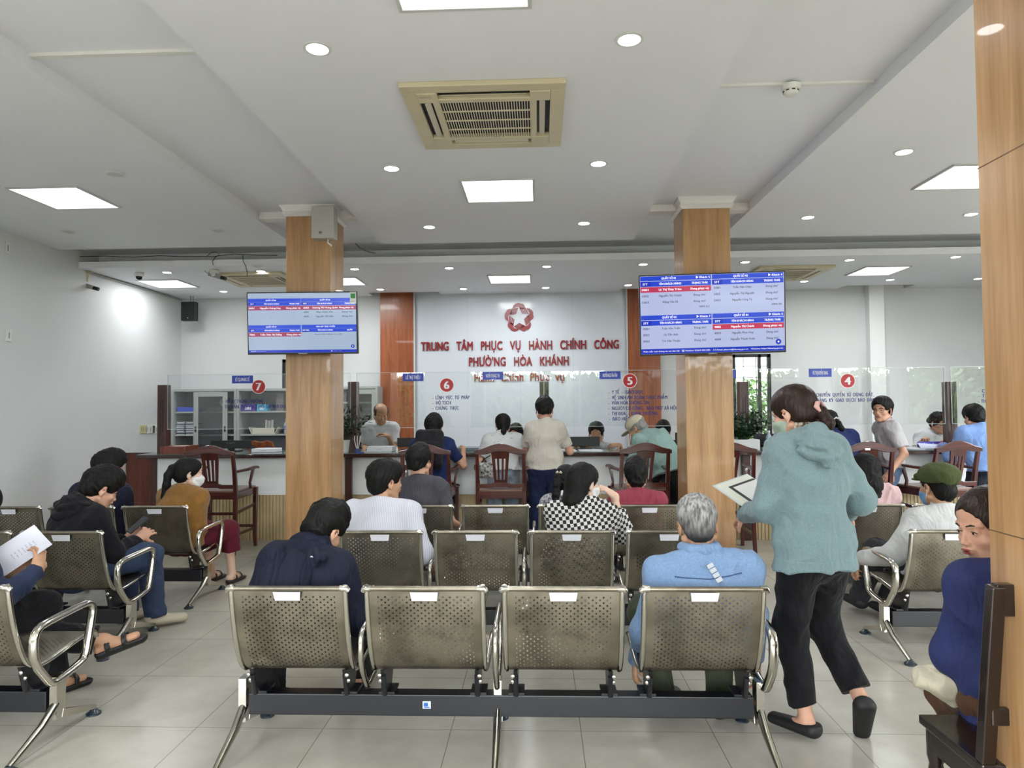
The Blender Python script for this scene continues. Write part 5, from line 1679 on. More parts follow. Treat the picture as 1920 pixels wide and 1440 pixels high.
# ================================================================ displays on the columns
def display(label, p, Y, tilt, kind):
    "p: photo corners tl,tr,br,bl"
    c = [py(a, b_, Y) for a, b_ in p]
    w = ((c[1] - c[0]).length + (c[2] - c[3]).length) / 2; h = ((c[3] - c[0]).length + (c[2] - c[1]).length) / 2
    ctr = sum(c, Vector()) / 4
    t = thing('wall_display', label, 'television', ctr)
    t.rotation_euler = (math.radians(tilt[0]), math.radians(tilt[1]), math.radians(tilt[2]))
    MB().box(-w / 2, -.012, -h / 2, w / 2, .03, h / 2).build('housing', black_p, t, bevel=.003)
    MB().box(-.2, .03, -.15, .2, .11, .15).build('mount', black_p, t)
    bw = .010; bb = .016
    x0, x1, z0, z1 = -w / 2 + bw, w / 2 - bw, -h / 2 + bb, h / 2 - bw
    SX = x1 - x0; SZ = z1 - z0
    mats = [screen_mat('screen_pale', 'bcc6ec', 0.437), screen_mat('screen_blue', '2348d4', 0.468), screen_mat('screen_red', 'c83a60', 0.452),
            screen_mat('screen_ink', '20243a', 0.234), screen_mat('screen_white', 'f4f6ff', 0.562), screen_mat('screen_deep_blue', '1a35c0', 0.452), mat('screen_label_green', '3c8a4a', rough=.4), mat('screen_label_white', 'e4e6e0', rough=.5)]
    if kind == 'L':
        mats[0] = screen_mat('screen_pale_grey', 'b0c4de', 0.406); mats[2] = screen_mat('screen_wine', 'a83a6a', 0.429)
    mb = MB()
    def R(u0, v0, u1, v1, mi, l=0): # u right 0..1, v down 0..1
        xx0, xx1 = x0 + u0 * SX, x0 + u1 * SX; zz0, zz1 = z1 - v1 * SZ, z1 - v0 * SZ; y = -.0124 - l * .0004
        mb.add([(xx0, y, zz0), (xx1, y, zz0), (xx1, y, zz1), (xx0, y, zz1)], [(0, 1, 2, 3)], mi)
    def T(s, u, v, cap, wd=None, mi=4, al='c', b_=.006):
        b_ = b_ * 1.6 + .004
        letters(mb, s, (x0 + u * SX, -.0124 - .0012, z1 - v * SZ - cap * SZ / 2), U1, V1, cap * SZ, width=None if wd is None else wd * SX, align=al, bold=b_, mi=mi, res=2)
    R(0, 0, 1, 1, 0)
    if kind == 'R':
        Q = [(0, .0, 'QUẦY SỐ 01', '▶ Khách: 5', [('1001', 'Lê Thị Thùy Trâm', 'Đang phục vụ', 1), ('1002', 'Nguyễn Thị Chánh', 'Đang chờ', 0), ('1003', 'Đặng Văn Sỹ', 'Đang chờ', 0)], '1004 (L)'),
             (.5, .0, 'QUẦY SỐ 02', '▶ Khách: 4', [('2001', 'Trần Văn Châu', 'Đang chờ', 0), ('2002', 'Nguyễn Thị Nguyệt', 'Đang chờ', 0), ('2003', 'Nguyễn Công Tý', 'Đang chờ', 0)], '2004 (N'),
             (0, .50, 'QUẦY SỐ 03', '▶ Khách: 7', [('3001', 'Trần Văn Tuấn', 'Đang chờ', 0), ('3002', 'Lê Tấn Anh', 'Đang chờ', 0), ('3003', 'Trà Văn Thuận', 'Đang chờ', 0)], None),
             (.5, .50, 'QUẦY SỐ 04', '▶ Khách: 5', [('4002', 'Nguyễn Thị Chánh', 'Đang phục vụ', 1), ('4003', 'Nguyễn Phúc Huy', 'Đang chờ', 0), ('4004', 'Nguyễn Thanh Xuân', 'Đang chờ', 0)], None)]
        for u, v, ti, kh, rows, more in Q:
            a, e = u + .002, u + .495
            R(a, v + .004, e, v + .062, 1, 1); T(ti, u + .20, v + .033, .026, .10, b_=.02); T(kh, u + .487, v + .033, .026, .095, al='r', b_=.02)
            R(a, v + .070, u + .075, v + .135, 5, 1); R(u + .075, v + .070, e, v + .135, 1, 1)
            T('STT', u + .036, v + .103, .026, .034, b_=.02); T('TÊN KHÁCH HÀNG', u + .21, v + .103, .026, .155, b_=.02); T('TRẠNG THÁI', u + .415, v + .103, .026, .11, b_=.02)
            y = v + .175
            for n_, nm, st, hot in rows:
                if hot: R(a, y - .034, e, y + .034, 2, 1)
                mi = 4 if hot else 3; bo = .02 if hot else .004
                T(n_, u + .036, y, .026, .045, mi, b_=bo); T(nm, u + .21, y, .026, .0098 * len(nm), mi, b_=bo); T(st, u + .415, y, .026, .0105 * len(st), mi, b_=bo)
                y += .080
            if more: T(more, u + .48, y - .01, .022, .07, 3, al='r')
        R(0, .935, 1, .999, 5, 1)
        T('Phản hồi: mọi thông tin xin liên hệ   ☎ Hotline: 02363 000 000    ✉ Email: phucvu@danang.gov.vn    Website: https://danang.gov.vn', .5, .967, .018, .97, 4, b_=.0)
        cx_, cz_ = x0 + .955 * SX, z1 - .885 * SZ
        mb.lathe([(.024, 0), (.024, .002)], c=(cx_, -.0135, cz_), M=Matrix.Rotation(PI / 2, 4, 'X'), mi=5, n=24)
        mb.lathe([(.008, 0), (.008, .003)], c=(cx_, -.0135, cz_), M=Matrix.Rotation(PI / 2, 4, 'X'), mi=4, n=12)
    else:
        T('•  ○ ———————————        • ————————', .02, .03, .012, .30, 3, 'l', 0); T('———————————————————————', .03, .062, .008, .45, 3, 'l', 0)
        for u, u1, v, ti in ((0, .49, .09, 'QUẦY SỐ 05'), (.49, 1, .09, 'QUẦY SỐ 06'), (0, .487, .535, 'QUẦY SỐ 07'), (.492, 1, .535, 'HẸN GIỜ TRỰC TUYẾN')):
            R(u + .002, v, u1, v + .060, 1, 1); T(ti, (u + u1) / 2 - .03, v + .03, .022, .012 * len(ti) * .8, b_=.02)
            R(u + .002, v + .062, u + .07, v + .120, 5, 1); R(u + .07, v + .062, u1, v + .120, 1, 1)
            T('STT' if v < .5 or u < .3 else 'GIỜ HẸN', u + .04, v + .09, .022, .03 if u < .3 or v < .5 else .06, b_=.02); T('TÊN KHÁCH HÀNG', u + .22, v + .09, .022, .14, b_=.02)
            T('TRẠNG THÁI' if u < .3 or v < .5 else 'QUẦY', u1 - .06, v + .09, .022, .09 if u < .3 or v < .5 else .05, b_=.02)
        R(.002, .215, 1, .285, 2, 1)
        for s, u, wd in (('5001', .035, .05), ('Nguyễn Hoàng Huy', .21, .19), ('Đang phục vụ', .42, .13), ('6003', .54, .05), ('Dương Vũ Hoàng Quân', .715, .23), ('Đang phục vụ', .91, .13)): T(s, u, .25, .026, wd, 4, b_=.02)
        for s, u, v, wd in (('6004', .54, .32, .045), ('Phan Đình Tân', .71, .32, .15), ('Đang chờ', .92, .32, .10), ('6005', .54, .395, .045), ('Nguyễn Thị Liễu', .71, .395, .16), ('Đang chờ', .92, .395, .10)): T(s, u, v, .026, wd, 3)
        for v in (.33, .405, .76, .835):
            for u in (.035, .21, .42): T('-', u, v, .02, .01, 3)
        R(.002, .66, .487, .728, 2, 1)
        for s, u, wd in (('7002', .035, .05), ('Trần Thân Thị Thắng', .21, .20), ('Đang phục vụ', .42, .13)): T(s, u, .695, .026, wd, 4, b_=.02)
        T('Không có khách hẹn giờ trực tuyến', .74, .695, .018, .25, 3)
        R(0, .955, 1, .999, 5, 1); T('Phản hồi ———————', .02, .977, .014, .14, 4, 'l', 0); T('☎ ———  ——', .86, .977, .014, .1, 4, 'r', 0)
        cx_, cz_ = x0 + .965 * SX, z1 - .90 * SZ
        mb.lathe([(.016, 0), (.016, .002)], c=(cx_, -.0135, cz_), M=Matrix.Rotation(PI / 2, 4, 'X'), mi=5, n=24)
        mb.lathe([(.005, 0), (.005, .003)], c=(cx_, -.0135, cz_), M=Matrix.Rotation(PI / 2, 4, 'X'), mi=4, n=12)
        R(.945, -.01, 1.004, .19, 7, 4); R(.952, .0, .996, .10, 6, 5); R(.955, .005, .993, .02, 7, 6)
        T('<I>', .972, .15, .03, .04, 3)
    mb.build('screen', mats, t)
    MB().box(-.04, -.0135, -h / 2 + .003, .04, -.0122, -h / 2 + .009).build('maker_badge', mat('badge_silver', '8a8d94', rough=.3, metal=.8), t)
    return t
YD = YC - .14
display('large queue display on the left oak column, with strong reflections on its screen', [(463, 549), (669, 547), (671, 663), (468, 665)], YD, (4, 0, 1.5), 'L')
display('larger queue display on the right oak column listing counters one to four', [(1198, 516), (1469, 510), (1474, 662), (1200, 666)], YD - .02, (4, -.9, -1.0), 'R')

# ================================================================ filing cabinets
steel_g = mat('cabinet_grey', 'a9aeab', rough=.4); cab_in = mat('cabinet_inside', '6b6e75', rough=.55); cab_glass = thin_glass('cabinet_glass', (.80, .83, .85), 1.3)
def cabinet(x0, w, y, h, label, door='left_open', shelves=(.44, .86, 1.22, 1.55), d=.40):
    t = thing('filing_cabinet', label, 'cabinet', (x0, y, 0))
    m = MB(); k = .035
    m.box(0, 0, 0, k, d, h); m.box(w - k, 0, 0, w, d, h); m.box(k, 0, h - k, w - k, d, h); m.box(k, 0, 0, w - k, d, .08)
    m.build('carcass', steel_g, t, bevel=.003)
    MB().box(k, d - .02, .08, w - k, d, h - k).build('back_panel', cab_in, t)
    for z in shelves: MB().box(k + .001, .04, z, w - k - .001, d - .02, z + .022).build('shelf', steel_g, t)
    if door:
        a = {'mid': w * .34, 'right': w * .52}[door]; ww = w * .52 if door == 'mid' else w * .46
        m = MB(); f = .07; z0, z1 = .10, h - k - .005
        m.box(a, .006, z0, a + f, .022, z1); m.box(a + ww - f, .006, z0, a + ww, .022, z1); m.box(a + f, .006, z1 - f, a + ww - f, .022, z1); m.box(a + f, .006, z0, a + ww - f, .022, z0 + f)
        dd = m.build('sliding_door', steel_g, t, bevel=.002)
        MB().box(a + f, .012, z0 + f, a + ww - f, .016, z1 - f).build('pane', cab_glass, dd)
        MB().box(a + .022, .003, 1.16, a + .045, .0059, 1.24).build('pull', black_p, dd)
        MB().box(a + ww - .045, .003, 1.16, a + ww - .022, .0059, 1.24).build('pull', black_p, dd)
    return t
YCB = 9.62
c0 = py(321, 730, YCB); c1 = py(443, 730, YCB); c2 = py(590, 730, YCB)
HC = c0.z
cabinet(c0.x, c1.x - c0.x, YCB, HC, 'grey steel filing cabinet with files, nearest the left wall', 'mid', shelves=(.44, .97 - .13, 1.10, 1.43))
cabinet(c1.x + .004, c2.x - c1.x, YCB, HC, 'grey steel filing cabinet with blue and purple boxes, partly behind the left oak column', None, shelves=(.44, .84, 1.10, 1.43))
c3 = max(py(642, 724, YCB).x - .5, c2.x + .02); c4 = py(708, 724, YCB)
cabinet(c3, c4.x - c3, YCB, c4.z, 'grey steel filing cabinet behind the standing clerk in the white shirt', 'right')
# contents
def file_box(name, label, cat, x, y, z, w, d, h, col, extra=None, group=None):
    t = thing(name, label, cat, (x, y, z), 0, group)
    MB().box(-w / 2, -d / 2, 0, w / 2, d / 2, h).build('carton' if 'box' in name else 'stack', mat(name + '_' + col, col, rough=.55), t, bevel=.002)
    if extra:
        MB().box(-w * .2, -d / 2 - .001, h * .2, w * .2, -d / 2, h * .6).build('label', mat('label_' + extra, extra, rough=.5), t)
    return t
def inx(p, yy, dz=0): q = py(p, yy, YCB + .06); return q
q = inx(347, 773); file_box('file_box', 'bright blue file box on the upper shelf of the left cabinet', 'box', q.x, YCB + .2, 1.453, .24, .28, .065, '3b55d0')
q = inx(465, 772); file_box('storage_box', 'purple storage box with a white label in the second cabinet', 'box', q.x, YCB + .2, 1.453, .22, .28, .10, '4b3596', 'd8d4e8')
q = inx(491, 772); file_box('storage_box', 'light blue box beside the purple one in the second cabinet', 'box', q.x, YCB + .2, 1.453, .15, .28, .095, '4bb0d8', 'e0eef4')
q = inx(524, 772); file_box('storage_box', 'tall grey box at the end of the upper shelf in the second cabinet', 'box', q.x, YCB + .2, 1.453, .10, .25, .25, '6f6c6c', None)
random.seed(5)
for r_, yb in enumerate((1.121, 1.185, 1.25)):
    for c_ in range(2):
        q = inx(338 + c_ * 18, 800)
        t = thing('paper_file', 'white paper files in the left cabinet, %s column, %s bundle' % (('left', 'right')[c_], ('bottom', 'middle', 'top')[r_]), 'files', (q.x, YCB + .2, yb), 0, 'paper files in the left cabinet')
        for k in range(4):
            w = .10 + random.random() * .02; ox = random.uniform(-.006, .006)
            MB().box(-w / 2 + ox, -.14, k * .0145, w / 2 + ox, .14, k * .0145 + .012).build('sheaf', mat('file_paper', 'c4c8d2', rough=.6) if k != 1 else mat('file_dark', '2a2e48', rough=.5), t)
q = inx(403, 772)
t = thing('paper_stack', 'loose stack of papers behind the sliding glass of the left cabinet', 'papers', (q.x, YCB + .22, 1.453))
for k in range(5): MB().box(-.16 + k * .01, -.13, k * .012, .14 - k * .012, .1, k * .012 + .01, M=Matrix.Rotation(.06 * (k - 2), 4, 'Z')).build('sheet', mat('paper_grey', 'b9bcb4' if k % 2 else '8d908c', rough=.6), t)
t = thing('desk_phone', 'white telephone lying on the papers in the left cabinet', 'telephone', (q.x + .07, YCB + .2, 1.516))
M = Matrix.Rotation(.5, 4, 'Y')
MB().cbox((0, 0, .045), (.10, .08, .09), M=M).build('phone_body', white_p, t, bevel=.01)
MB().tube([M @ Vector((-.07, 0, .01)), M @ Vector((-.085, 0, .05)), M @ Vector((-.07, 0, .10))], .014, 8).build('handset', white_p, t, smooth=50)
q = inx(500, 800)
t = thing('document_tray', 'cream tray holding rolled papers in the second cabinet', 'tray', (q.x - .05, YCB + .18, 1.122))
MB().prism([(-.22, .10), (-.17, 0), (.17, 0), (.22, .10), (.21, .10), (.165, .008), (-.165, .008), (-.21, .10)], -.12, .12, 'xz').build('tray_shell', mat('cream_plastic', 'cfccbb', rough=.5), t, fix=True)
MB().box(-.16, -.119, .01, .16, -.11, .09).build('front_sheet', mat('cream_plastic', 'cfccbb', rough=.5), t)
for k, (dx, hh) in enumerate(((.0, .20), (.04, .19), (.08, .20))):
    MB().tube([(dx, 0, .01), (dx * 1.1, 0, hh)], .02, 8).build('paper_roll', mat('roll_paper', 'd6d2d0', rough=.6), t, smooth=50)
def bottle(x, y, z, label, h=.19):
    t = thing('water_bottle', label, 'bottle', (x, y, z)); k = h / .19
    MB().lathe([(.028 * k, 0), (.031 * k, .01), (.031 * k, .12 * k), (.012 * k, .155 * k), (.012 * k, .165 * k)], n=16).build('bottle_body', mat('bottle_clear', 'b9c8d4', rough=.1, spec=.8), t, smooth=50)
    MB().lathe([(.0322 * k, .05 * k), (.0322 * k, .10 * k)], n=16).build('wrap_label', mat('bottle_blue', '4a6fc4', rough=.4), t, smooth=50)
    MB().lathe([(.014 * k, .165 * k), (.014 * k, .185 * k)], n=12).build('cap', white_p, t, smooth=50)
    return t
q = inx(533, 800); bottle(q.x, YCB + .15, 1.122, 'clear water bottle on the middle shelf of the second cabinet', .22)

# ================================================================ things on the counter
def monitor(p0, p1, ytop, Y, label, logo=False, back=True, zb=ZT, txt='SingPC'):
    a = py(p0, ytop, Y); b_ = py(p1, ytop, Y)
    w = (b_ - a).x; zt = a.z
    t = thing('computer_monitor', label, 'monitor', ((a.x + b_.x) / 2, Y, zb))
    H_ = zt - zb
    MB().box(-w / 2, -.012, .035, w / 2, .012, H_).build('panel', black_p, t, bevel=.004)
    MB().box(-w / 2 + .01, .0121, .045, w / 2 - .01, .0135, H_ - .01).build('screen', mat('dim_screen', '26303c', rough=.2), t)
    MB().box(-.10, -.05, .0, .10, .10, .012).build('stand_base', black_p, t, bevel=.003)
    MB().box(-.03, .013, .012, .03, .035, H_ * .5).build('stand_neck', black_p, t)
    if logo:
        mb = MB(); letters(mb, txt, (0, -.0125, H_ * .72), U1, V1, .016, width=.11, bold=.01, res=2); mb.build('maker_lettering', mat('logo_grey', '6f747d', rough=.4), t)
    return t
monitor(396, 471, 826, 7.98, 'black monitor seen from behind at the left counter place', True)
monitor(745, 796, 821, 8.05, 'black monitor half hidden by the customer with the backpack')
monitor(907, 986, 817.5, 8.05, 'black monitor behind the woman in the patterned white shirt')
monitor(1062, 1124, 819, 7.98, 'black monitor in front of the seated clerk with short hair')
monitor(1266, 1300, 811, 8.08, 'black monitor peeking out beside the right oak column')
monitor(1413, 1500, 813, 8.02, 'black monitor behind the bottle stand right of the right oak column')
# card reader / scanner boxes
def device(name, label, cat, p0, p1, ytop, Y, d, col, rough=.35, wedge=0.0):
    a = py(p0, ytop, Y); b_ = py(p1, ytop, Y); w = (b_ - a).x; h = a.z - ZT
    t = thing(name, label, cat, ((a.x + b_.x) / 2, Y, ZT))
    MB().prism([(0, 0), (d, 0), (d, h), (wedge, h)], -w / 2, w / 2, 'yz').build('case', mat(name + col, col, rough=rough), t, fix=True, bevel=.006)
    MB().box(-w * .12, -.001, h * .5, w * .12, 0, h * .56, M=Matrix.Translation((0, wedge * .5, 0))).build('logo_mark', mat('logo_dim', '8b8f95', rough=.4), t)
    return t
device('document_scanner', 'white box shaped device beside the left monitor', 'office machine', 471, 517, 841.5, 7.75, .2, 'd9dade')
device('laptop_riser', 'pale grey slanted document scanner in front of the standing clerk', 'office machine', 686, 734, 838, 7.72, .22, 'b4b8ba', wedge=.05)
device('document_scanner', 'flat dark scanner on the counter left of the woman in the patterned shirt', 'office machine', 855, 911, 840, 7.85, .3, '5d6a74')
# wooden box at the left end
a = py(316, 842, 7.8)
t = thing('wooden_tray', 'reddish wooden box with white sheets at the left end of the counter', 'tray', (a.x, 7.62, ZT))
m = MB(); m.box(0, 0, 0, .02, .3, .085); m.box(.28, 0, 0, .30, .3, .085); m.box(.02, 0, 0, .28, .02, .085); m.box(.02, .28, 0, .28, .3, .085); m.box(.02, .02, 0, .28, .28, .01)
m.build('box_frame', wood('red_box_wood', '7d4230', '5a2c20', 2, rough=.4), t)
MB().box(.025, .025, .012, .275, .275, .078).build('sheet', mat('paper', 'd9d8d4', rough=.7), t)
# papers
def sheet(name, label, p0, p1, Y0, Y1, zt=.004, rz=0, col='d9dce4', z=ZT):
    a = py(p0, 850, (Y0 + Y1) / 2); b_ = py(p1, 850, (Y0 + Y1) / 2)
    t = thing(name, label, 'papers', ((a.x + b_.x) / 2, (Y0 + Y1) / 2, z), rz)
    for k in range(3): MB().box(-(b_.x - a.x) / 2, -(Y1 - Y0) / 2, k * zt, (b_.x - a.x) / 2, (Y1 - Y0) / 2, k * zt + zt * .8, M=Matrix.Rotation(.05 * k, 4, 'Z')).build('sheet', mat('paper_' + col, col, rough=.7), t)
    return t
sheet('paper_pile', 'open white papers in front of the seated clerk with short hair', 1086, 1128, 7.58, 7.8)
sheet('paper_pile', 'few papers under the right hand of the man in the beige shirt', 1056, 1080, 7.6, 7.8)
sheet('paper_pile', 'blue and white documents between the patterned shirt and the beige shirt', 972, 1000, 7.62, 7.9, .010, col='8d93c8')
sheet('paper_pile', 'pale papers lying before the clerk in the white blouse', 1700, 1726, 7.6, 7.8, .003)
# tall blue folder leaning
a = py(1732, 830, 7.75)
t = thing('slanted_folder', 'white folder with a purple lettered edge before the clerk in the white blouse', 'folder', (a.x, 7.72, ZT))
MB().add([(-.10, -.1, .002), (.22, -.1, .002), (.22, .12, .03), (-.02, .12, .05), (-.10, -.1, .012), (.22, -.1, .012), (.22, .12, .04), (-.02, .12, .06)], [(0, 1, 2, 3), (4, 5, 6, 7), (0, 4, 5, 1), (1, 5, 6, 2), (2, 6, 7, 3), (3, 7, 4, 0)]).build('cover', mat('folder_white', 'c9cfe4', rough=.5), t, fix=True)
m = MB(); m.box(-.02, .118, .012, .34, .124, .072); letters(m, 'TIẾP NHẬN HỒ SƠ', (.16, .1175, .027), U1, V1, .022, width=.30, bold=.02, mi=1, lift=.002); m.build('edge_band', [mat('band_violet', '4a44b0', rough=.5), WHT], t)
def pen_stand(p, label, n=3):
    a = py(p, 845, 7.62)
    t = thing('pen_stand', label, 'pen stand', (a.x, 7.60, ZT))
    MB().lathe([(.035, 0), (.035, .02), (.012, .05)], n=12).build('base', mat('pen_base', '2b3d74', rough=.4), t, smooth=50)
    for k in range(n):
        dx = (k - (n - 1) / 2) * .02
        m = MB(); m.tube([(dx * .5, 0, .045), (dx * 1.6, -.01, .15), (dx * 1.6 + .004, -.012, .19)], [.0042, .0045, .0035], 8); m.build('pen', white_p, t, smooth=50)
pen_stand(671, 'white pens on a stand beside the post near the left oak column', 3)
pen_stand(1179, 'white pens standing on the counter beside the bending man', 2)
t = thing('small_bottle', 'tiny white bottle on the counter right of the standing clerk', 'bottle', (py(744, 845, 7.7).x, 7.7, ZT))
MB().lathe([(.013, 0), (.013, .035), (.008, .045)], n=12).build('bottle_body', white_p, t, smooth=50); MB().lathe([(.010, .046), (.010, .062)], n=12).build('cap', white_p, t)
t = thing('desk_clutter', 'blue topped sticky note pad by the pen stand near the left oak column', 'note pad', (py(675, 852, 7.52).x, 7.515, ZT))
MB().box(-.03, -.02, .0, .03, .06, .012).build('pad', mat('pad_blue', '2d4f9e', rough=.5), t)
a = py(1443, 840, 7.7); bottle(a.x, 7.72, ZT + .018, 'left water bottle with a blue label in the tray right of the right oak column', .2)
a = py(1457, 840, 7.7); bottle(a.x, 7.74, ZT + .018, 'right water bottle with a white cap in the tray right of the right oak column', .2)
t = thing('bottle_tray', 'white tray carrying two water bottles on the counter', 'tray', (py(1448, 846, 7.72).x, 7.74, ZT))
MB().box(-.09, -.05, 0, .11, .05, .016).build('tray_body', white_p, t, bevel=.003)
# plants
random.seed(11)
def plant(name, label, loc, potr, poth, potcol, n, R_, H_, leaf, col, kind='zz', square=False):
    t = thing(name, label, 'potted plant', loc)
    if square: MB().box(-potr * 1.5, -potr, 0, potr * 1.5, potr, poth).build('pot', mat('pot_' + potcol, potcol, rough=.35), t, bevel=.006)
    else: MB().lathe([(potr * .7, 0), (potr * .8, poth * .2), (potr, poth * .95), (potr * 1.06, poth), (potr * .98, poth), (potr * .9, poth * .9)], n=24).build('pot', mat('pot_' + potcol, potcol, rough=.35), t, smooth=50)
    MB().lathe([(potr * .88, poth * .88), (potr * .1, poth * .9)], n=16).build('soil', mat('soil', '2b221a', rough=.9), t)
    m = MB(); st = MB()
    for i in range(n):
        a = random.uniform(0, 2 * PI); tilt = random.uniform(.05, .9) ** .8
        d = Vector((math.cos(a) * tilt, math.sin(a) * tilt * .8, 1)).normalized(); L_ = H_ * random.uniform(.6, 1)
        pts = [Vector((math.cos(a) * potr * .3, math.sin(a) * potr * .3, poth * .85)) + d * L_ * u + Vector((math.cos(a), math.sin(a), 0)) * R_ * .5 * u * u * tilt for u in (0, .33, .66, 1)]
        st.tube(pts, [.005, .004, .003, .002], 5)
        q = 11 if kind == 'zz' else 9
        for j in range(q):
            u = .25 + .75 * j / q
            k = min(2, int(u * 3)); f_ = u * 3 - k
            p = pts[k].lerp(pts[k + 1], f_)
            dd = (pts[k + 1] - pts[k]).normalized()
            side = dd.cross(Vector((math.cos(a * 3 + j), math.sin(a * 3 + j), .3))).normalized() * (1 if j % 2 else -1)
            ld = (side * .8 + dd * .7).normalized(); wd = ld.cross(dd).normalized()
            ll = leaf * random.uniform(.8, 1.2); ww = ll * (.30 if kind == 'zz' else .5)
            up = wd.cross(ld)
            v = [p, p + ld * ll * .35 + wd * ww * .5, p + ld * ll * .75 + wd * ww * .4 - up * ll * .05, p + ld * ll - up * ll * .1, p + ld * ll * .75 - wd * ww * .4 - up * ll * .05, p + ld * ll * .35 - wd * ww * .5, p + ld * ll * .5 + up * ll * .06]
            m.add(v, [(0, 1, 6), (1, 2, 6), (2, 3, 6), (3, 4, 6), (4, 5, 6), (5, 0, 6)])
    st.build('stem', mat('plant_stem', '2f4a22', rough=.6), t)
    m.build('foliage', mat('leaf_' + col, col, rough=.3, var=.35, vscale=9, spec=.6), t)
    return t
a = py(648, 850, 7.72)
plant('potted_plant', 'dark green leafy plant in a small white pot beside the left oak column', (a.x - .02, 7.76, ZT), .065, .14, 'd4d8d6', 26, .12, .42, .085, '1c3a1e')
a = py(1390, 840, 7.72)
plant('potted_plant', 'bushy dark green plant in a white oblong planter right of the right oak column', (a.x + .02, 7.70, ZT), .10, .12, 'c9cccd', 46, .2, .36, .075, '17331b', 'bush', True)
# low wooden chair back behind the left counter place
t = thing('clerk_chair', 'reddish wooden chair back behind the left counter place', 'chair', (py(489, 840, 8.6).x, 8.6, 0))
w = .14; zt = py(489, 826, 8.6).z
MB().prism([(-.17, zt - .10), (-.15, zt - .02), (-.08, zt), (-.04, zt - .015), (0, zt - .02), (.04, zt - .015), (.08, zt), (.15, zt - .02), (.17, zt - .10), (.13, zt - .08), (.09, zt - .06), (.05, zt - .10), (0, zt - .11), (-.05, zt - .10), (-.09, zt - .06), (-.13, zt - .08)], -.02, .02, 'xz').build('crest_rail', redwood, t, fix=True, bevel=.006)
m = MB()
for sx in (-1, 1): m.bar((sx * .16, 0, 0), (sx * .155, 0, zt - .07), .03, .03); m.bar((sx * .16, .38, 0), (sx * .16, .38, .45), .03, .03)
m.build('leg', redwood, t); MB().box(-.19, -.02, .44, .19, .4, .47).build('seat', redwood, t, bevel=.004); MB().box(-.05, -.01, .47, .05, .01, zt - .09).build('splat', redwood, t)
# blue standee between the counter and the queue (blue grey panel edge)
a = py(1004, 921, 7.62); b_ = py(1027, 921, 7.62)
t = thing('banner_roll', 'grey violet banner leaning against the counter beside the man in the navy jeans', 'banner', ((a.x + b_.x) / 2, 7.6, 0))
MB().box(-.075, -.01, 0, .09, .01, .57).build('banner_sheet', mat('banner_violet', '8785a8', rough=.5, var=.1), t)
m = MB()
for z in (.53, .12): m.lathe([(.02, 0), (.02, .01)], c=(-.075, -.012, z), M=Matrix.Rotation(PI / 2, 4, 'X'), n=16)
m.build('corner_clip', white_p, t)

# ================================================================ outside
random.seed(7)
leafm = mat('garden_leaf', '5f8a3c', rough=.6, var=.5, vscale=2.5)
leafm2 = mat('garden_leaf_dark', '3c6330', rough=.6, var=.5, vscale=2.5)
def tree(label, x, y, H_, R_, n=900, m_=None, z0=None, ls=.16, trunk=True, flowers=0):
    t = thing('garden_tree' if trunk else 'garden_shrub', label, 'tree' if trunk else 'shrub', (x, y, -.08))
    zc = H_ * .62 if z0 is None else z0
    if trunk: MB().tube([(0, 0, 0), (.05, 0, H_ * .3), (-.03, .02, H_ * .6)], [.12, .09, .05], 8).build('trunk', mat('bark', '5a4838', rough=.9), t, smooth=50)
    mb = MB()
    for i in range(n):
        d = Vector((random.gauss(0, 1), random.gauss(0, 1), random.gauss(0, 1))).normalized() * (random.random() ** .33)
        c = Vector((d.x * R_, d.y * R_, zc + d.z * (H_ - zc if trunk else H_ / 2)))
        a = Vector((random.gauss(0, 1), random.gauss(0, 1), random.gauss(0, 1))).normalized(); b_ = a.cross(Vector((random.gauss(0, 1), random.gauss(0, 1), random.gauss(0, 1)))).normalized()
        s = ls * random.uniform(.6, 1.2)
        mb.add([c - a * s, c + b_ * s * .5, c + a * s, c - b_ * s * .5], [(0, 1, 2, 3)])
    mb.build('foliage', m_ or leafm, t)
    if flowers:
        f = MB()
        for i in range(flowers):
            d = Vector((random.gauss(0, 1), -abs(random.gauss(0, 1)), random.gauss(0, 1))).normalized()
            f.lathe([(.001, 0), (.02, .006), (.02, .014), (.002, .02)], c=(d.x * R_, d.y * R_, zc + d.z * H_ / 2), n=6)
        f.build('blossom', mat('blossom', 'ece6c4', rough=.6), t)
    return t
tree('green flowering shrub seen through the window right of the right oak column', 3.5, YB + 1.3, 2.0, .95, 5200, leafm, 1.0, .055, False, 160)
tree('darker shrub outside at the far left of the rear windows', -3.3, YB + 1.6, 2.2, .8, 900, leafm2, 1.08, .07, False)
tree('green tree outside the window at the far right', 7.2, YB + 2.2, 4.2, 1.2, 1500, leafm, None, .09)
random.seed(21)
hg = thing('sky_cover_hedge', 'unseen green hedge outside the entrance, added to cover low sky in the glass reflections', 'hedge', (2, -10.6, -.08))  # greenery shaped as a hedge to hide low sky in the glass reflections
MB().box(-12, -.35, 0, 12, .35, 2.05).build('hedge_core', mat('hedge_core', '2f4a26', rough=.9), hg)
mb = MB()
for i in range(9000):
    c = Vector((random.uniform(-12, 12), random.uniform(.3, .62) if random.random() < .8 else random.uniform(-.4, .4), 0))
    c.z = random.uniform(0, 2.2) if c.y > .3 else random.uniform(1.95, 2.2 + .5 * abs(math.sin(c.x * 1.3)) * random.random())
    a = Vector((random.gauss(0, 1), random.gauss(0, 1), random.gauss(0, 1))).normalized(); b_ = a.cross(Vector((random.gauss(0, 1), random.gauss(0, 1), random.gauss(0, 1)))).normalized()
    s = random.uniform(.07, .17); mb.add([c - a * s, c + b_ * s * .5, c + a * s, c - b_ * s * .5], [(0, 1, 2, 3)])
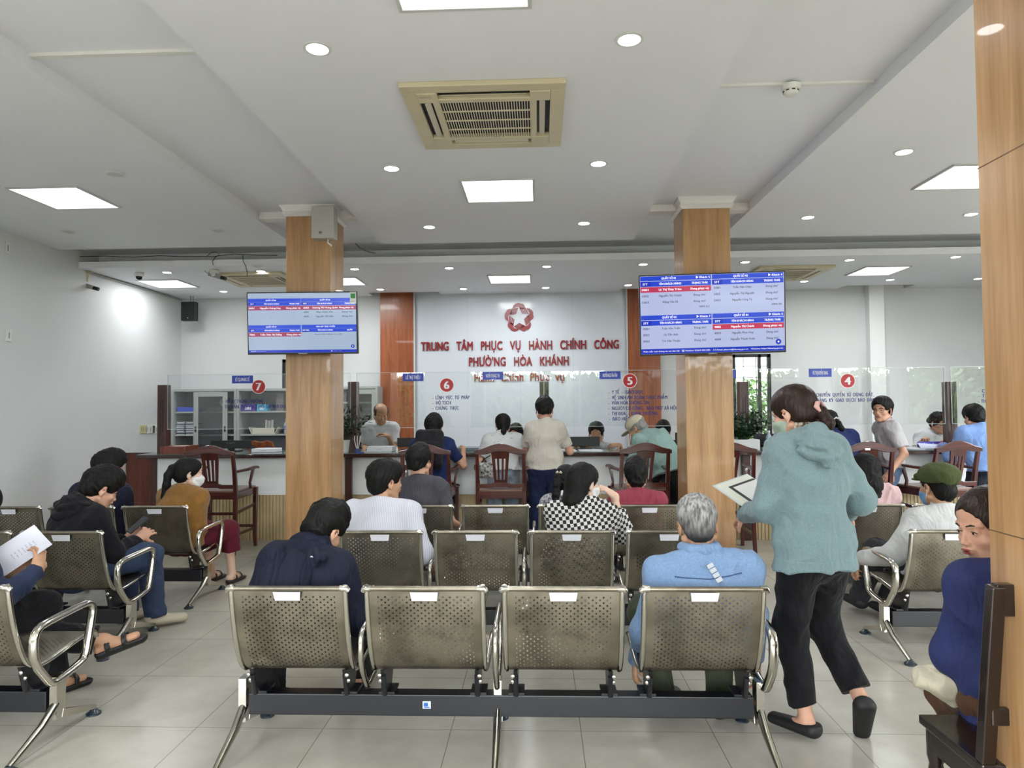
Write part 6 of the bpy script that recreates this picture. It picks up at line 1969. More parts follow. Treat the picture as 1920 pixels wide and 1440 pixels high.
mb.build('foliage', mat('hedge_leaf', '9dbb74', rough=.6, var=.5, vscale=2.5), hg)
hg.scale = (1, 1, 1.24); hg2 = copy_tree(hg); hg2.location = (13.2, 3.6, -.08); hg2.rotation_euler = (0, 0, PI / 2); hg2['label'] = 'unseen hedge outside the right wall, added to cover sky reflected in the counter glass'  # copy added beyond the side openings against bright sky in the glass
t = thing('neighbour_house', 'pale house front outside the rear window right of the right oak column', 'building', (4.4, YB + 6, -.08))
MB().box(-3, 0, 0, 3, 3, 5).build('wall', mat('house_paint', 'd4d6d2', rough=.8), t)
for k in range(3): MB().box(-2.2 + k * 1.6, -.03, 1.6, -1.4 + k * 1.6, 0, 2.7).build('window', mat('house_shutter', '8f9696', rough=.6), t)
# ================================================================ the people
def project(p):
    q = CAM_R.transposed() @ (Vector(p) - CAM_O)
    return 960 + F_PX * q.x / -q.z, 720 - F_PX * q.y / -q.z

def place(label, loc, rz, sk, look, head=None, solve=True, group=None):
    "head: photo pixel of the head centre; x position and torso length are settled so that it lands there"
    loc = [float(v) for v in loc]; sk = dict(sk); wt = {k: sk.pop(k + 'W') for k in ('wl', 'wr', 'al', 'ar') if k + 'W' in sk}
    ry = math.radians(rz)
    def hc():
        J = skeleton(**sk); p = J['hc'] + J['Rh'] @ np.array((0, -.01, .01))
        c, s_ = math.cos(ry), math.sin(ry)
        return Vector((loc[0] + c * p[0] - s_ * p[1], loc[1] + s_ * p[0] + c * p[1], loc[2] + p[2]))
    if head:
        for it in range(8):
            w = hc(); a = project(w)
            k = (w.y) / F_PX
            loc[0] += (head[0] - a[0]) * k
            if solve:
                dz = -(head[1] - a[1]) * k
                sk['torso'] = min(1.12, max(.70, sk.get('torso', 1.0) + dz / .42))
    for k_, v in wt.items():
        d = Vector(v) - Vector(loc); c, s_ = math.cos(-ry), math.sin(-ry)
        sk[k_] = (c * d.x - s_ * d.y, s_ * d.x + c * d.y, d.z)
    if sk.get('torso', 1) in (.70, 1.12): print('TORSO LIMIT', label, sk['torso'])
    return build_person(label, loc, rz, sk, look, group)

BLK = HB()
GREY_H = hair_mat('grey_hair', '8f8d8a', .5)
BROWN_H = hair_mat('dark_brown_hair', '2c1d17', .35)
def sandal(col='141416', strap=True):
    def f(root, J, s, h):
        for q in 'LR':
            ft = unit(J['toe' + q] - J['heel' + q]); lat = unit(np.cross(ft, (0, 0, 1))); up = unit(np.cross(lat, ft))
            F = Field(.01)
            F.cone(J['heel' + q] - up * .026 * s, J['toe' + q] + ft * .02 * s - up * .016 * s, .032 * s, .036 * s, lat=lat, sq=1.2)
            F.cut(J['heel' + q] - up * .014 * s, up, .003)
            for a in (.22, .68):
                c = J['heel' + q] * (1 - a) + J['toe' + q] * a
                G = Field(.004); G.cone(c - lat * .0, c + ft * .018 * s, .040 * s, .036 * s, lat=lat, sq=1.25); G.cone(c - ft * .05, c + ft * .07, .034 * s, .030 * s, lat=lat, sq=1.25, k=.001, op='s')
                G.cut(c - ft * .004, -ft, .001); G.cut(c + ft * .024 * s, ft, .001); G.cut(c - up * .02, -up, .001)
                if strap: F.sub(G, 'u', .003)
            F.mesh('sandal', min(h, .005), mat('sandal_' + col, col, rough=.5), root)
    return f
def backpack(J, root_loc, rz, s):
    t = thing('backpack', 'black backpack worn by the customer in the navy shirt', 'backpack', root_loc, math.radians(rz))
    c = J['chest'] - J['f'] * .20 * s - J['t1'] * .02; R = J['R']
    F = Field(.03); F.box(c, (.145, .075, .21), R, r=.05); F.box(c - J['f'] * .06 - J['t1'] * .06, (.115, .04, .11), R, r=.03)
    F.disp(wrinkle(.004, 20, 3)); bm_ = cloth('bag_black', '15151b', rough=.7)
    F.mesh('bag_body', .008, bm_, t)
    m = MB(); X = J['lat']
    for sx in (-1, 1):
        a = [c + X * sx * .07 + J['t1'] * .19, J['neck'] + X * sx * .075 + J['t1'] * .035 - J['f'] * .01, J['shR' if sx > 0 else 'shL'] * .45 + J['neck'] * .55 + J['t1'] * .055 + J['f'] * .07, J['chest'] + X * sx * .13 + J['f'] * .15, J['waist'] + X * sx * .17 + J['f'] * .06]
        m2 = MB(); m2.tube([Vector(p) for p in a], [.026] * 5, 8, flat=1, side=tuple(X)); m2.build('shoulder_strap', bm_, t, smooth=60)
    MB().tube([Vector(c + X * -.03 + J['t1'] * .20), Vector(c + J['t1'] * .25), Vector(c + X * .03 + J['t1'] * .20)], .008, 8).build('grab_handle', bm_, t, smooth=60)
    q = c - J['f'] * .105 - J['t1'] * .13
    MB().cbox((0, 0, 0), (.03, .004, .012), M=Matrix.Translation(q)).build('logo_tag', WHT, t)
def cap_part(name, m, style='cap', h=.005):
    def f(root, J, s, hh):
        s = J['hs']; c = J['hc']; R = J['Rh']
        P = lambda x, y, z: c + R @ (np.array((x, y, z)) * s)
        F = Field(.012)
        F.ell(P(0, -.012, .060), (.092 * s, .110 * s, .085 * s), R)
        if style == 'flat':
            F.ell(P(0, -.02, .082), (.098 * s, .116 * s, .066 * s), R, k=.03)
            F.cone(P(-.05, .09, .06), P(.05, .09, .06), .022 * s, .022 * s, k=.02)
        F.ell(P(0, -.012, .040), (.086 * s, .103 * s, .082 * s), R, k=.002, op='s')
        F.cut(P(0, .0, .034 if style != 'flat' else .034), R @ np.array((0, -.12 if style != 'flat' else .22, -1)), .004)
        if style == 'cap': F.ell(P(0, -.10, .045), (.03 * s, .04 * s, .022 * s), R, k=.004, op='s')
        G = Field(.01); G.ell(P(0, .125 if style == 'cap' else .100, .045), (.078 * s, (.065 if style == 'cap' else .045) * s, .010 * s), R)
        F.sub(G, 'u', .008)
        F.disp(wrinkle(.0022, 30, 6))
        F.mesh(name, h, m, root)
    return f

PY = lambda a, b_, Y: py(a, b_, Y)
SEAT = .365
def sit(lean=-14, curve=16, **k): return seated(seat=SEAT, lean=lean, curve=curve, **k)

# ---- foreground woman in the blue grey hoodie
teal = mat('cloth_teal_knit', '758b8f', rough=.9, bump=.25, bscale=350, var=.10, vscale=140, sheen=.2, spec=.2)
blk_tr = cloth('black_trousers', '0f0f13')
def clip(root, J, s, h):
    s = J['hs']; P = lambda x, y, z: J['hc'] + J['Rh'] @ (np.array((x, y, z)) * s)
    m = MB(); 
    for sx in (-1, 1): m.tube([P(sx * .012, -.130, .012), P(sx * .030, -.128, -.01), P(sx * .026, -.135, -.035)], [.010, .014, .008], 8, side=(0, 0, 1), flat=.7)
    m.build('hair_clip', mat('clip_pink', 'c79a94', rough=.3), root, smooth=60)
def scarf(root, J, s, h):
    F = Field(.01); n = J['neck'] + J['t1'] * .045 * s
    F.cone(n - J['t1'] * .012, n + J['t1'] * .012, .062 * s, .058 * s, lat=J['lat'], sq=1.05); F.cone(n - J['t1'] * .05, n + J['t1'] * .06, .052 * s, .05 * s, k=.003, op='s', lat=J['lat'], sq=1.05)
    F.mesh('inner_collar', .004, mat('floral_collar', '2a2522', rough=.8, var=.9, vscale=60, col2='c9b9a2'), root)
r8, J8 = place('woman standing in the foreground in a blue grey hooded top and black trousers, holding papers', (1.28, 3.18, 0), 14,
      standing(H=1.60, lean=2, curve=6, head=(24, 20, 0), twist=0, wlW=PY(1398, 965, 3.42), wrW=PY(1590, 962, 3.46), pl=(-0.38, -0.65, -0.90), pr=(0.38, -0.65, -0.90),
               alW=PY(1512, 1350, 3.16) + Vector((0, 0, .0)), arW=PY(1618, 1318, 3.12), kr=(0, 1, .1), sw=0.142),
      dict(tone='light', sex='f', top=teal, hood=teal, bottom=blk_tr, hair='lowpony', hairm=BROWN_H, shoes='121214', lowshoe=True, footL=(-.45, .9, 0), footR=(.30, .50, -.8), mask='9fae9c', hemz=-.10, band=True, hang=.045,
           res=.006, off=0.0176, wr=.004, leg=.052, boff=0.0120, slo=0.0030, bulk=.96, hemup=.07, tuft=.0012, tsc=70, wst=(1, 1, 1.4), extra=[clip, scarf]), head=(1492, 772))
t = thing('clear_folder', 'clear plastic folder of sheets held by the woman in the hooded top', 'folder', tuple(PY(1408, 922, 3.50)))
t.rotation_euler = (math.radians(28), math.radians(-8), math.radians(38))
MB().box(-.16, -.11, -.002, .13, .12, .001).build('plastic_sleeve', mat('plastic_sleeve', 'c3caca', rough=.25), t)
MB().box(-.15, -.10, .0012, .12, .11, .003).build('back_sheet', mat('sheet_cream', 'cfd0c4', rough=.6), t)
MB().box(-.09, -.10, .0032, .12, .075, .0045).build('black_frame', mat('sheet_black', '15151b', rough=.5), t)
MB().box(-.07, -.10, .0047, .12, .06, .006).build('front_sheet', mat('paper', 'd9d8d4', rough=.7), t)

# ---- man in the denim jacket, nearest row
denim = mat('cloth_denim', '7e9abf', rough=.9, bump=.3, bscale=260, var=.11, vscale=140, sheen=.1, spec=.2)
def denim_bits(root, J, s, h):
    X = J['lat']; T = J['t1']; B = -J['f']
    def on(x, z, d=.118): return surf(J, J['upper'] + X * x * s + T * z * s, B)
    m = MB(); seg = [on(.004 + .010 * k, .042 - .020 * k) + B * .007 for k in range(5)]
    for k in range(4):
        a = Vector(seg[k]); b_ = Vector(seg[k + 1]); m.bar(a, a.lerp(b_, .78), .028, .005, 0, up=tuple(B))
    m.build('yoke_tape', mat('tape_pale', 'c3c8cc', rough=.7), root)
    m = MB(); m.tube([Vector(on(-.15 + .03 * k, -.022 + .012 * abs(k - 5) / 5)) + Vector(B) * -.002 for k in range(11)], .0028, 6)
    m.build('seam', mat('denim_dark', '3f5a80', rough=.8), root)
    F = Field(.01); n0 = J['neck'] + T * .026 * s
    F.chain([n0 - X * .075 * s + J['f'] * .05, n0 - X * .055 * s - J['f'] * .04, n0 - J['f'] * .062 * s, n0 + X * .055 * s - J['f'] * .04, n0 + X * .075 * s + J['f'] * .05], [.026, .028, .030, .028, .026])
    F.cone(J['neck'] - T * .05, J['hc'], .058 * s, .054 * s, k=.003, op='s')
    F.mesh('collar', .004, denim, root)
whorl = hair_mat('grey_hair', '8f8d8a', .5)
def grey_grad():
    m = bpy.data.materials.new('salt_pepper_hair'); m.use_nodes = True
    N = m.node_tree.nodes; L = m.node_tree.links; b = N['Principled BSDF']; b.inputs['Roughness'].default_value = .5
    tc = N.new('ShaderNodeTexCoord'); n = N.new('ShaderNodeTexNoise'); n.inputs['Scale'].default_value = 85; n.inputs['Detail'].default_value = 4
    mp = N.new('ShaderNodeMapping'); mp.inputs['Scale'].default_value = (1, .6, .25); L.new(tc.outputs['Object'], mp.inputs[0]); L.new(mp.outputs[0], n.inputs['Vector'])
    r = N.new('ShaderNodeValToRGB'); r.color_ramp.elements[0].position = .35; r.color_ramp.elements[1].position = .62
    r.color_ramp.elements[0].color = s2l('565453') + (1,); r.color_ramp.elements[1].color = s2l('aeacaa') + (1,)
    L.new(n.outputs['Fac'], r.inputs[0])
    sp = N.new('ShaderNodeSeparateXYZ'); L.new(tc.outputs['Object'], sp.inputs[0])
    mr = N.new('ShaderNodeMapRange'); mr.inputs['From Min'].default_value = .90; mr.inputs['From Max'].default_value = 1.0
    L.new(sp.outputs[2], mr.inputs['Value'])
    mx = N.new('ShaderNodeMix'); mx.data_type = 'RGBA'; mx.inputs[6].default_value = s2l('2b2a2a') + (1,)
    L.new(mr.outputs[0], mx.inputs['Factor']); L.new(r.outputs[0], mx.inputs[7]); L.new(mx.outputs[2], b.inputs['Base Color'])
    bp = N.new('ShaderNodeBump'); bp.inputs['Strength'].default_value = .6; bp.inputs['Distance'].default_value = .01; L.new(n.outputs['Fac'], bp.inputs['Height']); L.new(bp.outputs[0], b.inputs['Normal'])
    return m
place('grey haired man in a light denim jacket seated on the nearest bench', (.78, YA + .12, 0), 0,
      sit(H=1.66, side=-3, lean=-22, curve=24, head=(-6, 14, -4), wlW=PY(1196, 1236, 3.30), wrW=PY(1415, 1235, 3.34), pl=(-0.38, -0.60, -0.80), pr=(.95, -.35, -.7), al=(-.16, .22, .085), ar=(.10, .14, .085), shrug=-.01, sw=.195),
      dict(tone='tan', top=denim, bottom=cloth('olive', '3f4636'), hair='short', hairm=grey_grad(), shoes='3a3838', footL=(.5, .85, 0), footR=(.6, .75, 0), res=.006, off=0.0176, wr=.004, slo=0.0050, extra=[denim_bits], hoff=0.0100, tuft=.002, bulk=1.16), head=(1308, 990))

# ---- man in the navy jacket bending forward
navy = mat('cloth_navy_shell', '10162b', rough=.75, bump=.10, bscale=60, var=.12, vscale=6, spec=.3)
def jacket_bits(root, J, s, h):
    X = J['lat']; T = J['t1']; f = J['f']
    F = Field(.02); n = J['neck'] + T * .02 * s
    F.chain([n - X * .09 * s + f * .05, n - X * .07 * s - f * .035, n - f * .055 * s + T * .01, n + X * .07 * s - f * .035, n + X * .09 * s + f * .05], [.024, .030, .034, .030, .024])
    F.chain([n - X * .08 * s + f * .06 + T * .03, n - X * .065 * s - f * .02 + T * .035, n - f * .04 * s + T * .045, n + X * .065 * s - f * .02 + T * .035, n + X * .08 * s + f * .06 + T * .03], [.018, .022, .024, .022, .018])
    F.cone(J['neck'] - T * .06, J['hc'], .060 * s, .060 * s, k=.004, op='s'); F.disp(wrinkle(.004, 26, 9))
    F.mesh('stand_collar', .005, navy, root)
    # gathered hood hanging down the back
    F = Field(.03); c = J['chest'] - f * .135 * s - T * .04
    F.ell(c, (.125, .045, .13), J['R']); F.ell(c + T * .11 - X * .10, (.05, .03, .035), J['R']); F.ell(c + T * .11 + X * .10, (.055, .03, .035), J['R'])
    F.disp(wrinkle(.010, 26, 12, (2.2, 1, .35))); F.mesh('hanging_hood', .006, navy, root)
    m = MB(); q = surf(J, J['upper'] + X * .09 * s - T * .045, -f, .026)
    letters(m, '~∞~', tuple(q), Vector(X), Vector(T), .012, width=.05, bold=.04, lift=.006); m.build('logo_stitch', WHT, root)
place('black haired man in a navy jacket bending forward on the nearest bench', (-1.10, YA + .10, 0), 0,
      sit(H=1.68, side=7, lean=14, curve=26, head=(-22, 34, 8), wlW=(-1.32, 3.50, .52), wrW=(-.85, 3.50, .52), pl=(-0.38, -0.70, -0.70), pr=(0.38, -0.80, -0.90), al=(-.16, .20, .085), ar=(.2, .50, .085), sw=0.167),
      dict(tone='light', top=navy, bottom=blk_tr, hair='bushy', shoes=None, footL=(.35, .9, 0), res=.006, off=0.0176, wr=.005, wsc=16, slo=0.0070, bulk=1.1, extra=[jacket_bits, sandal()], tuft=.006, tsc=60), head=(606, 990))

# ---- row in front: striped white shirt, checkered top
stripe = bpy.data.materials.new('cloth_white_stripe'); stripe.use_nodes = True
def stripe_setup(m, base, line, sc):
    N = m.node_tree.nodes; L = m.node_tree.links; b = N['Principled BSDF']; b.inputs['Roughness'].default_value = .8
    tc = N.new('ShaderNodeTexCoord'); w = N.new('ShaderNodeTexWave'); w.inputs['Scale'].default_value = sc; w.inputs['Distortion'].default_value = .6; w.inputs['Detail'].default_value = 1
    L.new(tc.outputs['Object'], w.inputs['Vector']); r = N.new('ShaderNodeValToRGB'); r.color_ramp.elements[0].position = .1; r.color_ramp.elements[1].position = .3
    r.color_ramp.elements[0].color = s2l(line) + (1,); r.color_ramp.elements[1].color = s2l(base) + (1,); L.new(w.outputs['Fac'], r.inputs[0]); L.new(r.outputs[0], b.inputs['Base Color'])
stripe_setup(stripe, 'cdcdd4', 'aeb0c2', 28)
wcol = cloth('white_collar', 'd4d4d8')
place('seated black haired man in a white striped shirt looking to the right', (-.98, YB2 + .08, 0), 0,
      sit(H=1.68, lean=-14, curve=18, head=(-48, 2, 0), twist=-6, wrW=PY(806, 1052, 4.46), pr=(0.38, -0.80, -0.80), wlW=(-1.12, 4.66, .56), sw=.185),
      dict(tone='tan', top=stripe, collar=wcol, bottom=cloth('charcoal', '2b2c30'), hair='short', off=0.0180, wr=.003, slo=0.0040, bulk=1.12, res=.006, hoff=0.0170, face=dict(), wst=(1, 1, .5)), head=(720, 902))
check = bpy.data.materials.new('cloth_checkered'); check.use_nodes = True
def check_setup(m):
    N = m.node_tree.nodes; L = m.node_tree.links; b = N['Principled BSDF']; b.inputs['Roughness'].default_value = .8
    tc = N.new('ShaderNodeTexCoord'); mp = N.new('ShaderNodeMapping'); mp.inputs['Rotation'].default_value = (0, math.radians(8), 0); L.new(tc.outputs['Object'], mp.inputs[0])
    n = N.new('ShaderNodeTexNoise'); n.inputs['Scale'].default_value = 5; L.new(mp.outputs[0], n.inputs['Vector'])
    ad = N.new('ShaderNodeVectorMath'); ad.operation = 'MULTIPLY_ADD'; ad.inputs[1].default_value = (.02, .02, .02); L.new(n.outputs['Color'], ad.inputs[0]); L.new(mp.outputs[0], ad.inputs[2])
    sp = N.new('ShaderNodeSeparateXYZ'); L.new(ad.outputs[0], sp.inputs[0])
    def par(o, s):
        a = N.new('ShaderNodeMath'); a.operation = 'MULTIPLY'; a.inputs[1].default_value = s; L.new(o, a.inputs[0])
        c = N.new('ShaderNodeMath'); c.operation = 'FLOOR'; L.new(a.outputs[0], c.inputs[0]); return c
    x, z = par(sp.outputs[0], 1 / .021), par(sp.outputs[2], 1 / .021)
    s_ = N.new('ShaderNodeMath'); s_.operation = 'ADD'; L.new(x.outputs[0], s_.inputs[0]); L.new(z.outputs[0], s_.inputs[1])
    q = N.new('ShaderNodeMath'); q.operation = 'PINGPONG'; q.inputs[1].default_value = 1; L.new(s_.outputs[0], q.inputs[0])
    r = N.new('ShaderNodeMix'); r.data_type = 'RGBA'; r.inputs[6].default_value = s2l('cfcac6') + (1,); r.inputs[7].default_value = s2l('131317') + (1,)
    L.new(q.outputs[0], r.inputs['Factor']); L.new(r.outputs[2], b.inputs['Base Color'])
check_setup(check)
def clips2(root, J, s, h):
    s = J['hs']; P = lambda x, y, z: J['hc'] + J['Rh'] @ (np.array((x, y, z)) * s)
    m = MB(); 
    for x in (-.055, -.015): m.tube([P(x, -.118, -.045), P(x, -.122, -.075)], .006, 8)
    m.build('hair_clip', WHT, root, smooth=60)
place('seated woman in a black and white checkered top touching her face mask', (.30, YB2 + .08, 0), 0,
      sit(H=1.62, lean=-10, curve=16, head=(-52, 6, 0), twist=-8, wrW=PY(1152, 930, 4.60), pr=(0.30, -0.20, -1.60), wlW=(.18, 4.62, .55), sw=0.162),
      dict(tone='pale', sex='f', top=check, bottom=check, hair='bob', off=0.0208, wr=.004, slo=0.0110, res=.006, mask='e4e4e4', extra=[clips2], bulk=1.12, tuft=.0015, handR=((-.75, .1, .6), (-.3, .3, -.9), 70),
           hood=None, neckcut=.04), head=(1092, 905))

# ---- row nearest to the counter
place('short haired man in a dark grey shirt in the row nearest to the counter', (-.93, YC2 + .06, 0), 0, sit(H=1.70, lean=-10, head=(-20, 0, 0), wrW=(-.62, 5.55, .50)),
      dict(tone='light', top=cloth('dark_grey_knit', '45444a'), sleeve='short', bottom=cloth('charcoal', '2b2c30'), hair='fade', off=0.0160, slo=0.0060, res=.007, wr=.004), head=(785, 866))
place('man in a dark red collared shirt in the row nearest to the counter', (.77, YC2 + .06, 0), 0, sit(H=1.60, lean=-14, curve=20, head=(0, 2, 0)),
      dict(tone='light', top=cloth('dark_red', '8c3a48'), collar=cloth('dark_red', '8c3a48'), sleeve='short', bottom=blk_tr, hair='bushy', off=0.0160, slo=0.0060, res=.007, tuft=.005), head=(1192, 898))
def bow(root, J, s, h):
    s = J['hs']; P = lambda x, y, z: J['hc'] + J['Rh'] @ (np.array((x, y, z)) * s)
    m = MB(); m.tube([P(-.02, -.12, .075), P(0, -.125, .06), P(.02, -.12, .078)], [.013, .006, .013], 8); m.build('hair_tie', mat('tie_cream', 'cbbfae', rough=.5), root, smooth=60)
place('ponytailed girl mostly hidden behind the woman in the checkered top', (.17, YC2 + .06, 0), 0, sit(H=1.52, lean=-12, curve=18, head=(-35, 4, 0)),
      dict(tone='pale', sex='f', top=mat('cloth_floral', 'b9b9bd', rough=.8, var=.9, vscale=60, col2='3a3a44'), bottom=blk_tr, hair='pony', res=.008, extra=[bow]), head=(1062, 905))

# ---- left block
hood_blk = cloth('black_hoodie', '141419', rough=.9)
jean = mat('cloth_dark_jeans', '2b3a56', rough=.85, bump=.2, bscale=260, var=.18, vscale=8)
place('man in a black hoodie and thin framed glasses looking down at a phone, left seating', (-2.79, YB2 + .06, 0), -24,
      sit(H=1.74, lean=0, curve=26, head=(-16, 28, 0), wlW=PY(236, 1012, 4.74), wrW=PY(262, 1008, 4.70), pl=(-0.38, -0.60, -1.00), pr=(0.34, -0.80, -1.00), al=(.02, .40, .085), arW=PY(292, 1152, 4.64), sw=0.162),
      dict(tone='light', top=hood_blk, hood=hood_blk, bottom=jean, hair='bushy', shoes='b9b09a', res=.006, off=0.0192, slo=0.0070, wr=.005, face=dict(glasses='20242c'), handL=((.3, .7, .35), (.8, -.3, .3), 60), hoff=.018, tuft=.004, footR=(.5, .85, 0)), head=(186, 915))
t = thing('smartphone', 'smartphone held by the man in the black hoodie', 'phone', tuple(PY(258, 984, 4.74)))
t.rotation_euler = (math.radians(-50), math.radians(10), math.radians(-35))
MB().box(-.036, -.004, -.075, .036, .004, .075).build('phone_body', black_p, t, bevel=.004); MB().box(-.032, -.0045, -.07, .032, -.0041, .07).build('phone_screen', mat('phone_glass', '2b3038', rough=.15), t)
place('man with a white mask and dark navy jacket behind the black hoodie', (-3.42, YC2 + .06, 0), -4,
      sit(H=1.72, lean=-6, curve=18, head=(-48, 10, 0), sw=0.171),
      dict(tone='light', top=cloth('navy_black', '1a1c30'), bottom=blk_tr, hair='bushy', res=.007, off=0.0208, slo=0.0070, mask='e2e2e2', hoff=0.0180, tuft=.004, bulk=1.08), head=(202, 878))
mustard = mat('cloth_corduroy_mustard', '8a6024', rough=.9, bump=.3, bscale=200, var=.15, vscale=9, sheen=.2)
def tie_red(root, J, s, h):
    s = J['hs']; P = lambda x, y, z: J['hc'] + J['Rh'] @ (np.array((x, y, z)) * s)
    MB().tube([P(-.022, -.115, .045), P(0, -.125, .06), P(.02, -.118, .045), P(0, -.118, .028)], .011, 8, closed=True).build('hair_tie', mat('tie_plum', '5e2a3e', rough=.6), root, smooth=60)
place('woman with a ponytail, mustard corduroy jacket and white face mask', (-2.83, YC2 + .06, 0), -6,
      sit(H=1.60, lean=-2, curve=14, head=(-50, 6, 0), twist=-8, wrW=PY(378, 1008, 5.66), wlW=PY(360, 1012, 5.72), pr=(0.30, -0.90, -1.10), al=(.02, .42, .085), ar=(.22, .40, .085)),
      dict(tone='pale', sex='f', top=mustard, collar=mustard, bottom=cloth('burgundy', '5a1626'), leg=.075, hemup=.22, hair='pony', shoes=None, bulk=1.12, res=.006, off=0.0176, slo=0.0060, wr=.004, mask='e8e8e8', extra=[tie_red, sandal('2a2224')], tuft=.0015), head=(352, 887))
place('person in a dark blue sweater reading white sheets at the left edge', (-2.56, YA + .10, 0), -6,
      sit(H=1.66, lean=4, curve=20, head=(-10, 22, 0), wlW=PY(8, 1080, 3.42), wrW=PY(70, 1070, 3.40), pl=(-0.38, -0.70, -1.10), pr=(0.29, -0.90, -1.20), ar=(.30, .40, .085), al=(.66, .58, .235), kl=(.25, .3, 1), kr=(.1, .3, 1)),
      dict(tone='tan', top=cloth('dark_blue_sweater', '27304a', bump=.25), bottom=blk_tr, hair='bushy', shoes=None, res=.006, off=0.0160, slo=0.0050, wr=.005, footL=(.85, .40, .34), footR=(.3, .9, 0), leg=.055, hemup=.05,
           handL=((.55, .55, .45), (.5, -.5, .6), 45), handR=((-.25, .45, .75), (-.8, .2, .1), 40), extra=[sandal('131315')]), head=(-58, 962))
c = PY(38, 1036, 3.44)
t = thing('printed_sheets', 'white printed sheets held in both hands at the left edge', 'papers', tuple(c))
t.rotation_euler = (math.radians(38), math.radians(28), math.radians(-25))
def curl_sheet(w, h, b, z, mi=0):
    m = MB(); n = 8; vs = []; 
    for i in range(n + 1):
        for j in range(2): u = -1 + 2 * i / n; vs.append((u * w / 2, (j - .5) * h, z + b * (u * u)))
    m.add(vs, [(2 * i, 2 * i + 2, 2 * i + 3, 2 * i + 1) for i in range(n)], 0)
    return m
ps = mat('print_paper', 'd9dae6', rough=.6)
curl_sheet(.19, .25, .02, 0).build('front_sheet', ps, t, smooth=60); curl_sheet(.19, .25, .025, -.006).build('back_sheet', ps, t, smooth=60)
m = MB()
random.seed(2)
for r_ in range(7): letters(m, ['Độc lập - Tự do', 'ĐƠN ĐỀ NGHỊ', 'Kính gửi', 'Họ và tên', 'Địa chỉ', 'Nội dung', 'Ký tên'][r_], (0, .07 - r_ * .018, .0015), (1, 0, 0), (0, 1, 0), .005, width=.04 + .02 * (r_ % 3), res=1)
m.build('printed_text', mat('print_ink', '3d3f4c', rough=.6), t)

# ---- right block
offwhite = cloth('off_white_jacket', 'c6c7c6')
cap_g = cloth('olive_cap', '464e2c', var=.15)
def mask_blue(root, J, s, h):
    pass
place('man in an olive green cap and off white jacket, arm on the armrest', (2.48, YB2 + .10, 0), 4,
      sit(H=1.66, lean=-18, curve=16, head=(8, 2, 0), wlW=PY(1612, 1048, 4.52), pl=(-0.30, -0.90, -0.60), wrW=(2.75, 4.7, .56), alW=PY(1610, 1120, 4.95), ar=(-.05, .50, .085), kl=(0, .2, 1), sw=0.162),
      dict(tone='tan', top=offwhite, collar=offwhite, bottom=cloth('charcoal', '2b2c30'), hair='short', res=.006, off=0.0192, slo=0.0070, wr=.005, mask='6f9ed0', mlow=.012, extra=[cap_part('green_cap', cap_g, 'flat')], hoff=0.0080, handL=((-.15, .55, -.8), (.3, .2, -1), 50), shoes='1a1a1e'), head=(1760, 912))
place('long haired woman in pale pink half hidden by the hooded top woman', (2.62, YC2 + .06, 0), 0, sit(H=1.60, lean=-12, curve=18, head=(10, 4, 0)),
      dict(tone='pale', sex='f', top=cloth('pale_pink', 'c9a9a9'), bottom=blk_tr, hair='long', res=.007, off=0.0176, slo=0.0070, wr=.006), head=(1622, 880))

# ---- woman by the pillar
roy = mat('cloth_deep_blue_jacket', '1c2658', rough=.8, bump=.15, bscale=120, var=.12, vscale=6)
place('woman in a deep blue jacket looking over her shoulder beside the foreground pillar', (1.56, 2.32, 0), -16,
      seated(seat=.45, H=1.60, lean=4, curve=10, head=(112, 10, 4), twist=16, wlW=PY(1842, 1262, 2.54), pl=(-.9, -.7, -.6), wrW=(1.80, 2.60, .62), pr=(.19, -0.9, -1.4), al=(-.07, .16, .085), ar=(.12, .16, .085), sw=.135, neckf=-.1),
      dict(tone='light', sex='f', top=roy, bottom=cloth('brown_trousers', '553a2a'), hair='bun', hairm=BROWN_H, res=.0045, off=0.0208, slo=0.0060, bulk=.9, wr=.004, wsc=16, hemz=-.13, shoes='1a1a1e', face=dict(bt=.9, brow='1d1512', lip='8e3a3a', h=.0022), tuft=.0012, hoff=.010, seed=9, hsm=1.07,
           collar=roy), head=(1864, 985))
t = thing('cream_cloth_bag', 'cream cloth bag in the lap of the woman in the deep blue jacket', 'bag', tuple(PY(1760, 1268, 2.46)))
F = Field(.02); F.ell((0.02, 0, -.01), (.085, .09, .050)); F.ell((-.03, .0, -.015), (.05, .07, .035)); F.cone((0, -.03, -.03), (.03, -.04, -.075), .04, .012); F.disp(wrinkle(.007, 30, 4, (1, 1, 1.6)))
F.mesh('cloth', .005, cloth('cream_cloth', 'c3bca6'), t)

# ---- customers at the counter
YS = 7.30
nv = cloth('navy_tshirt', '202c58')
r2, J2 = place('customer in a navy shirt with a black backpack seated at the counter', (-1.10, 7.22, 0), 0,
      seated(seat=.655, H=1.70, lean=14, curve=10, head=(0, 8, 0), wlW=(-1.30, 7.58, 1.03), wrW=(-.84, 7.56, 1.03), al=(-.12, .22, .26), ar=(.12, .22, .26), pl=(-0.38, -0.50, -1.10), pr=(0.38, -0.50, -1.10)),
      dict(tone='light', top=nv, sleeve='short', bottom=blk_tr, hair='bushy', res=.008, off=0.0160, slo=0.0060, hoff=0.0180, tuft=.004), head=(813, 802))
backpack(J2, tuple(r2.location), 0, J2['s'])
pat = mat('cloth_scribble_white', 'c4c6c6', rough=.8, var=.5, vscale=40, col2='6e7278', stretch=(.6, 1, 1.6))
pat.node_tree.nodes['Color Ramp'].color_ramp.elements[0].position = .26; pat.node_tree.nodes['Color Ramp'].color_ramp.elements[1].position = .38
lj = mat('cloth_light_jeans', '8d9ca9', rough=.85, var=.2, vscale=9, bump=.15, bscale=260)
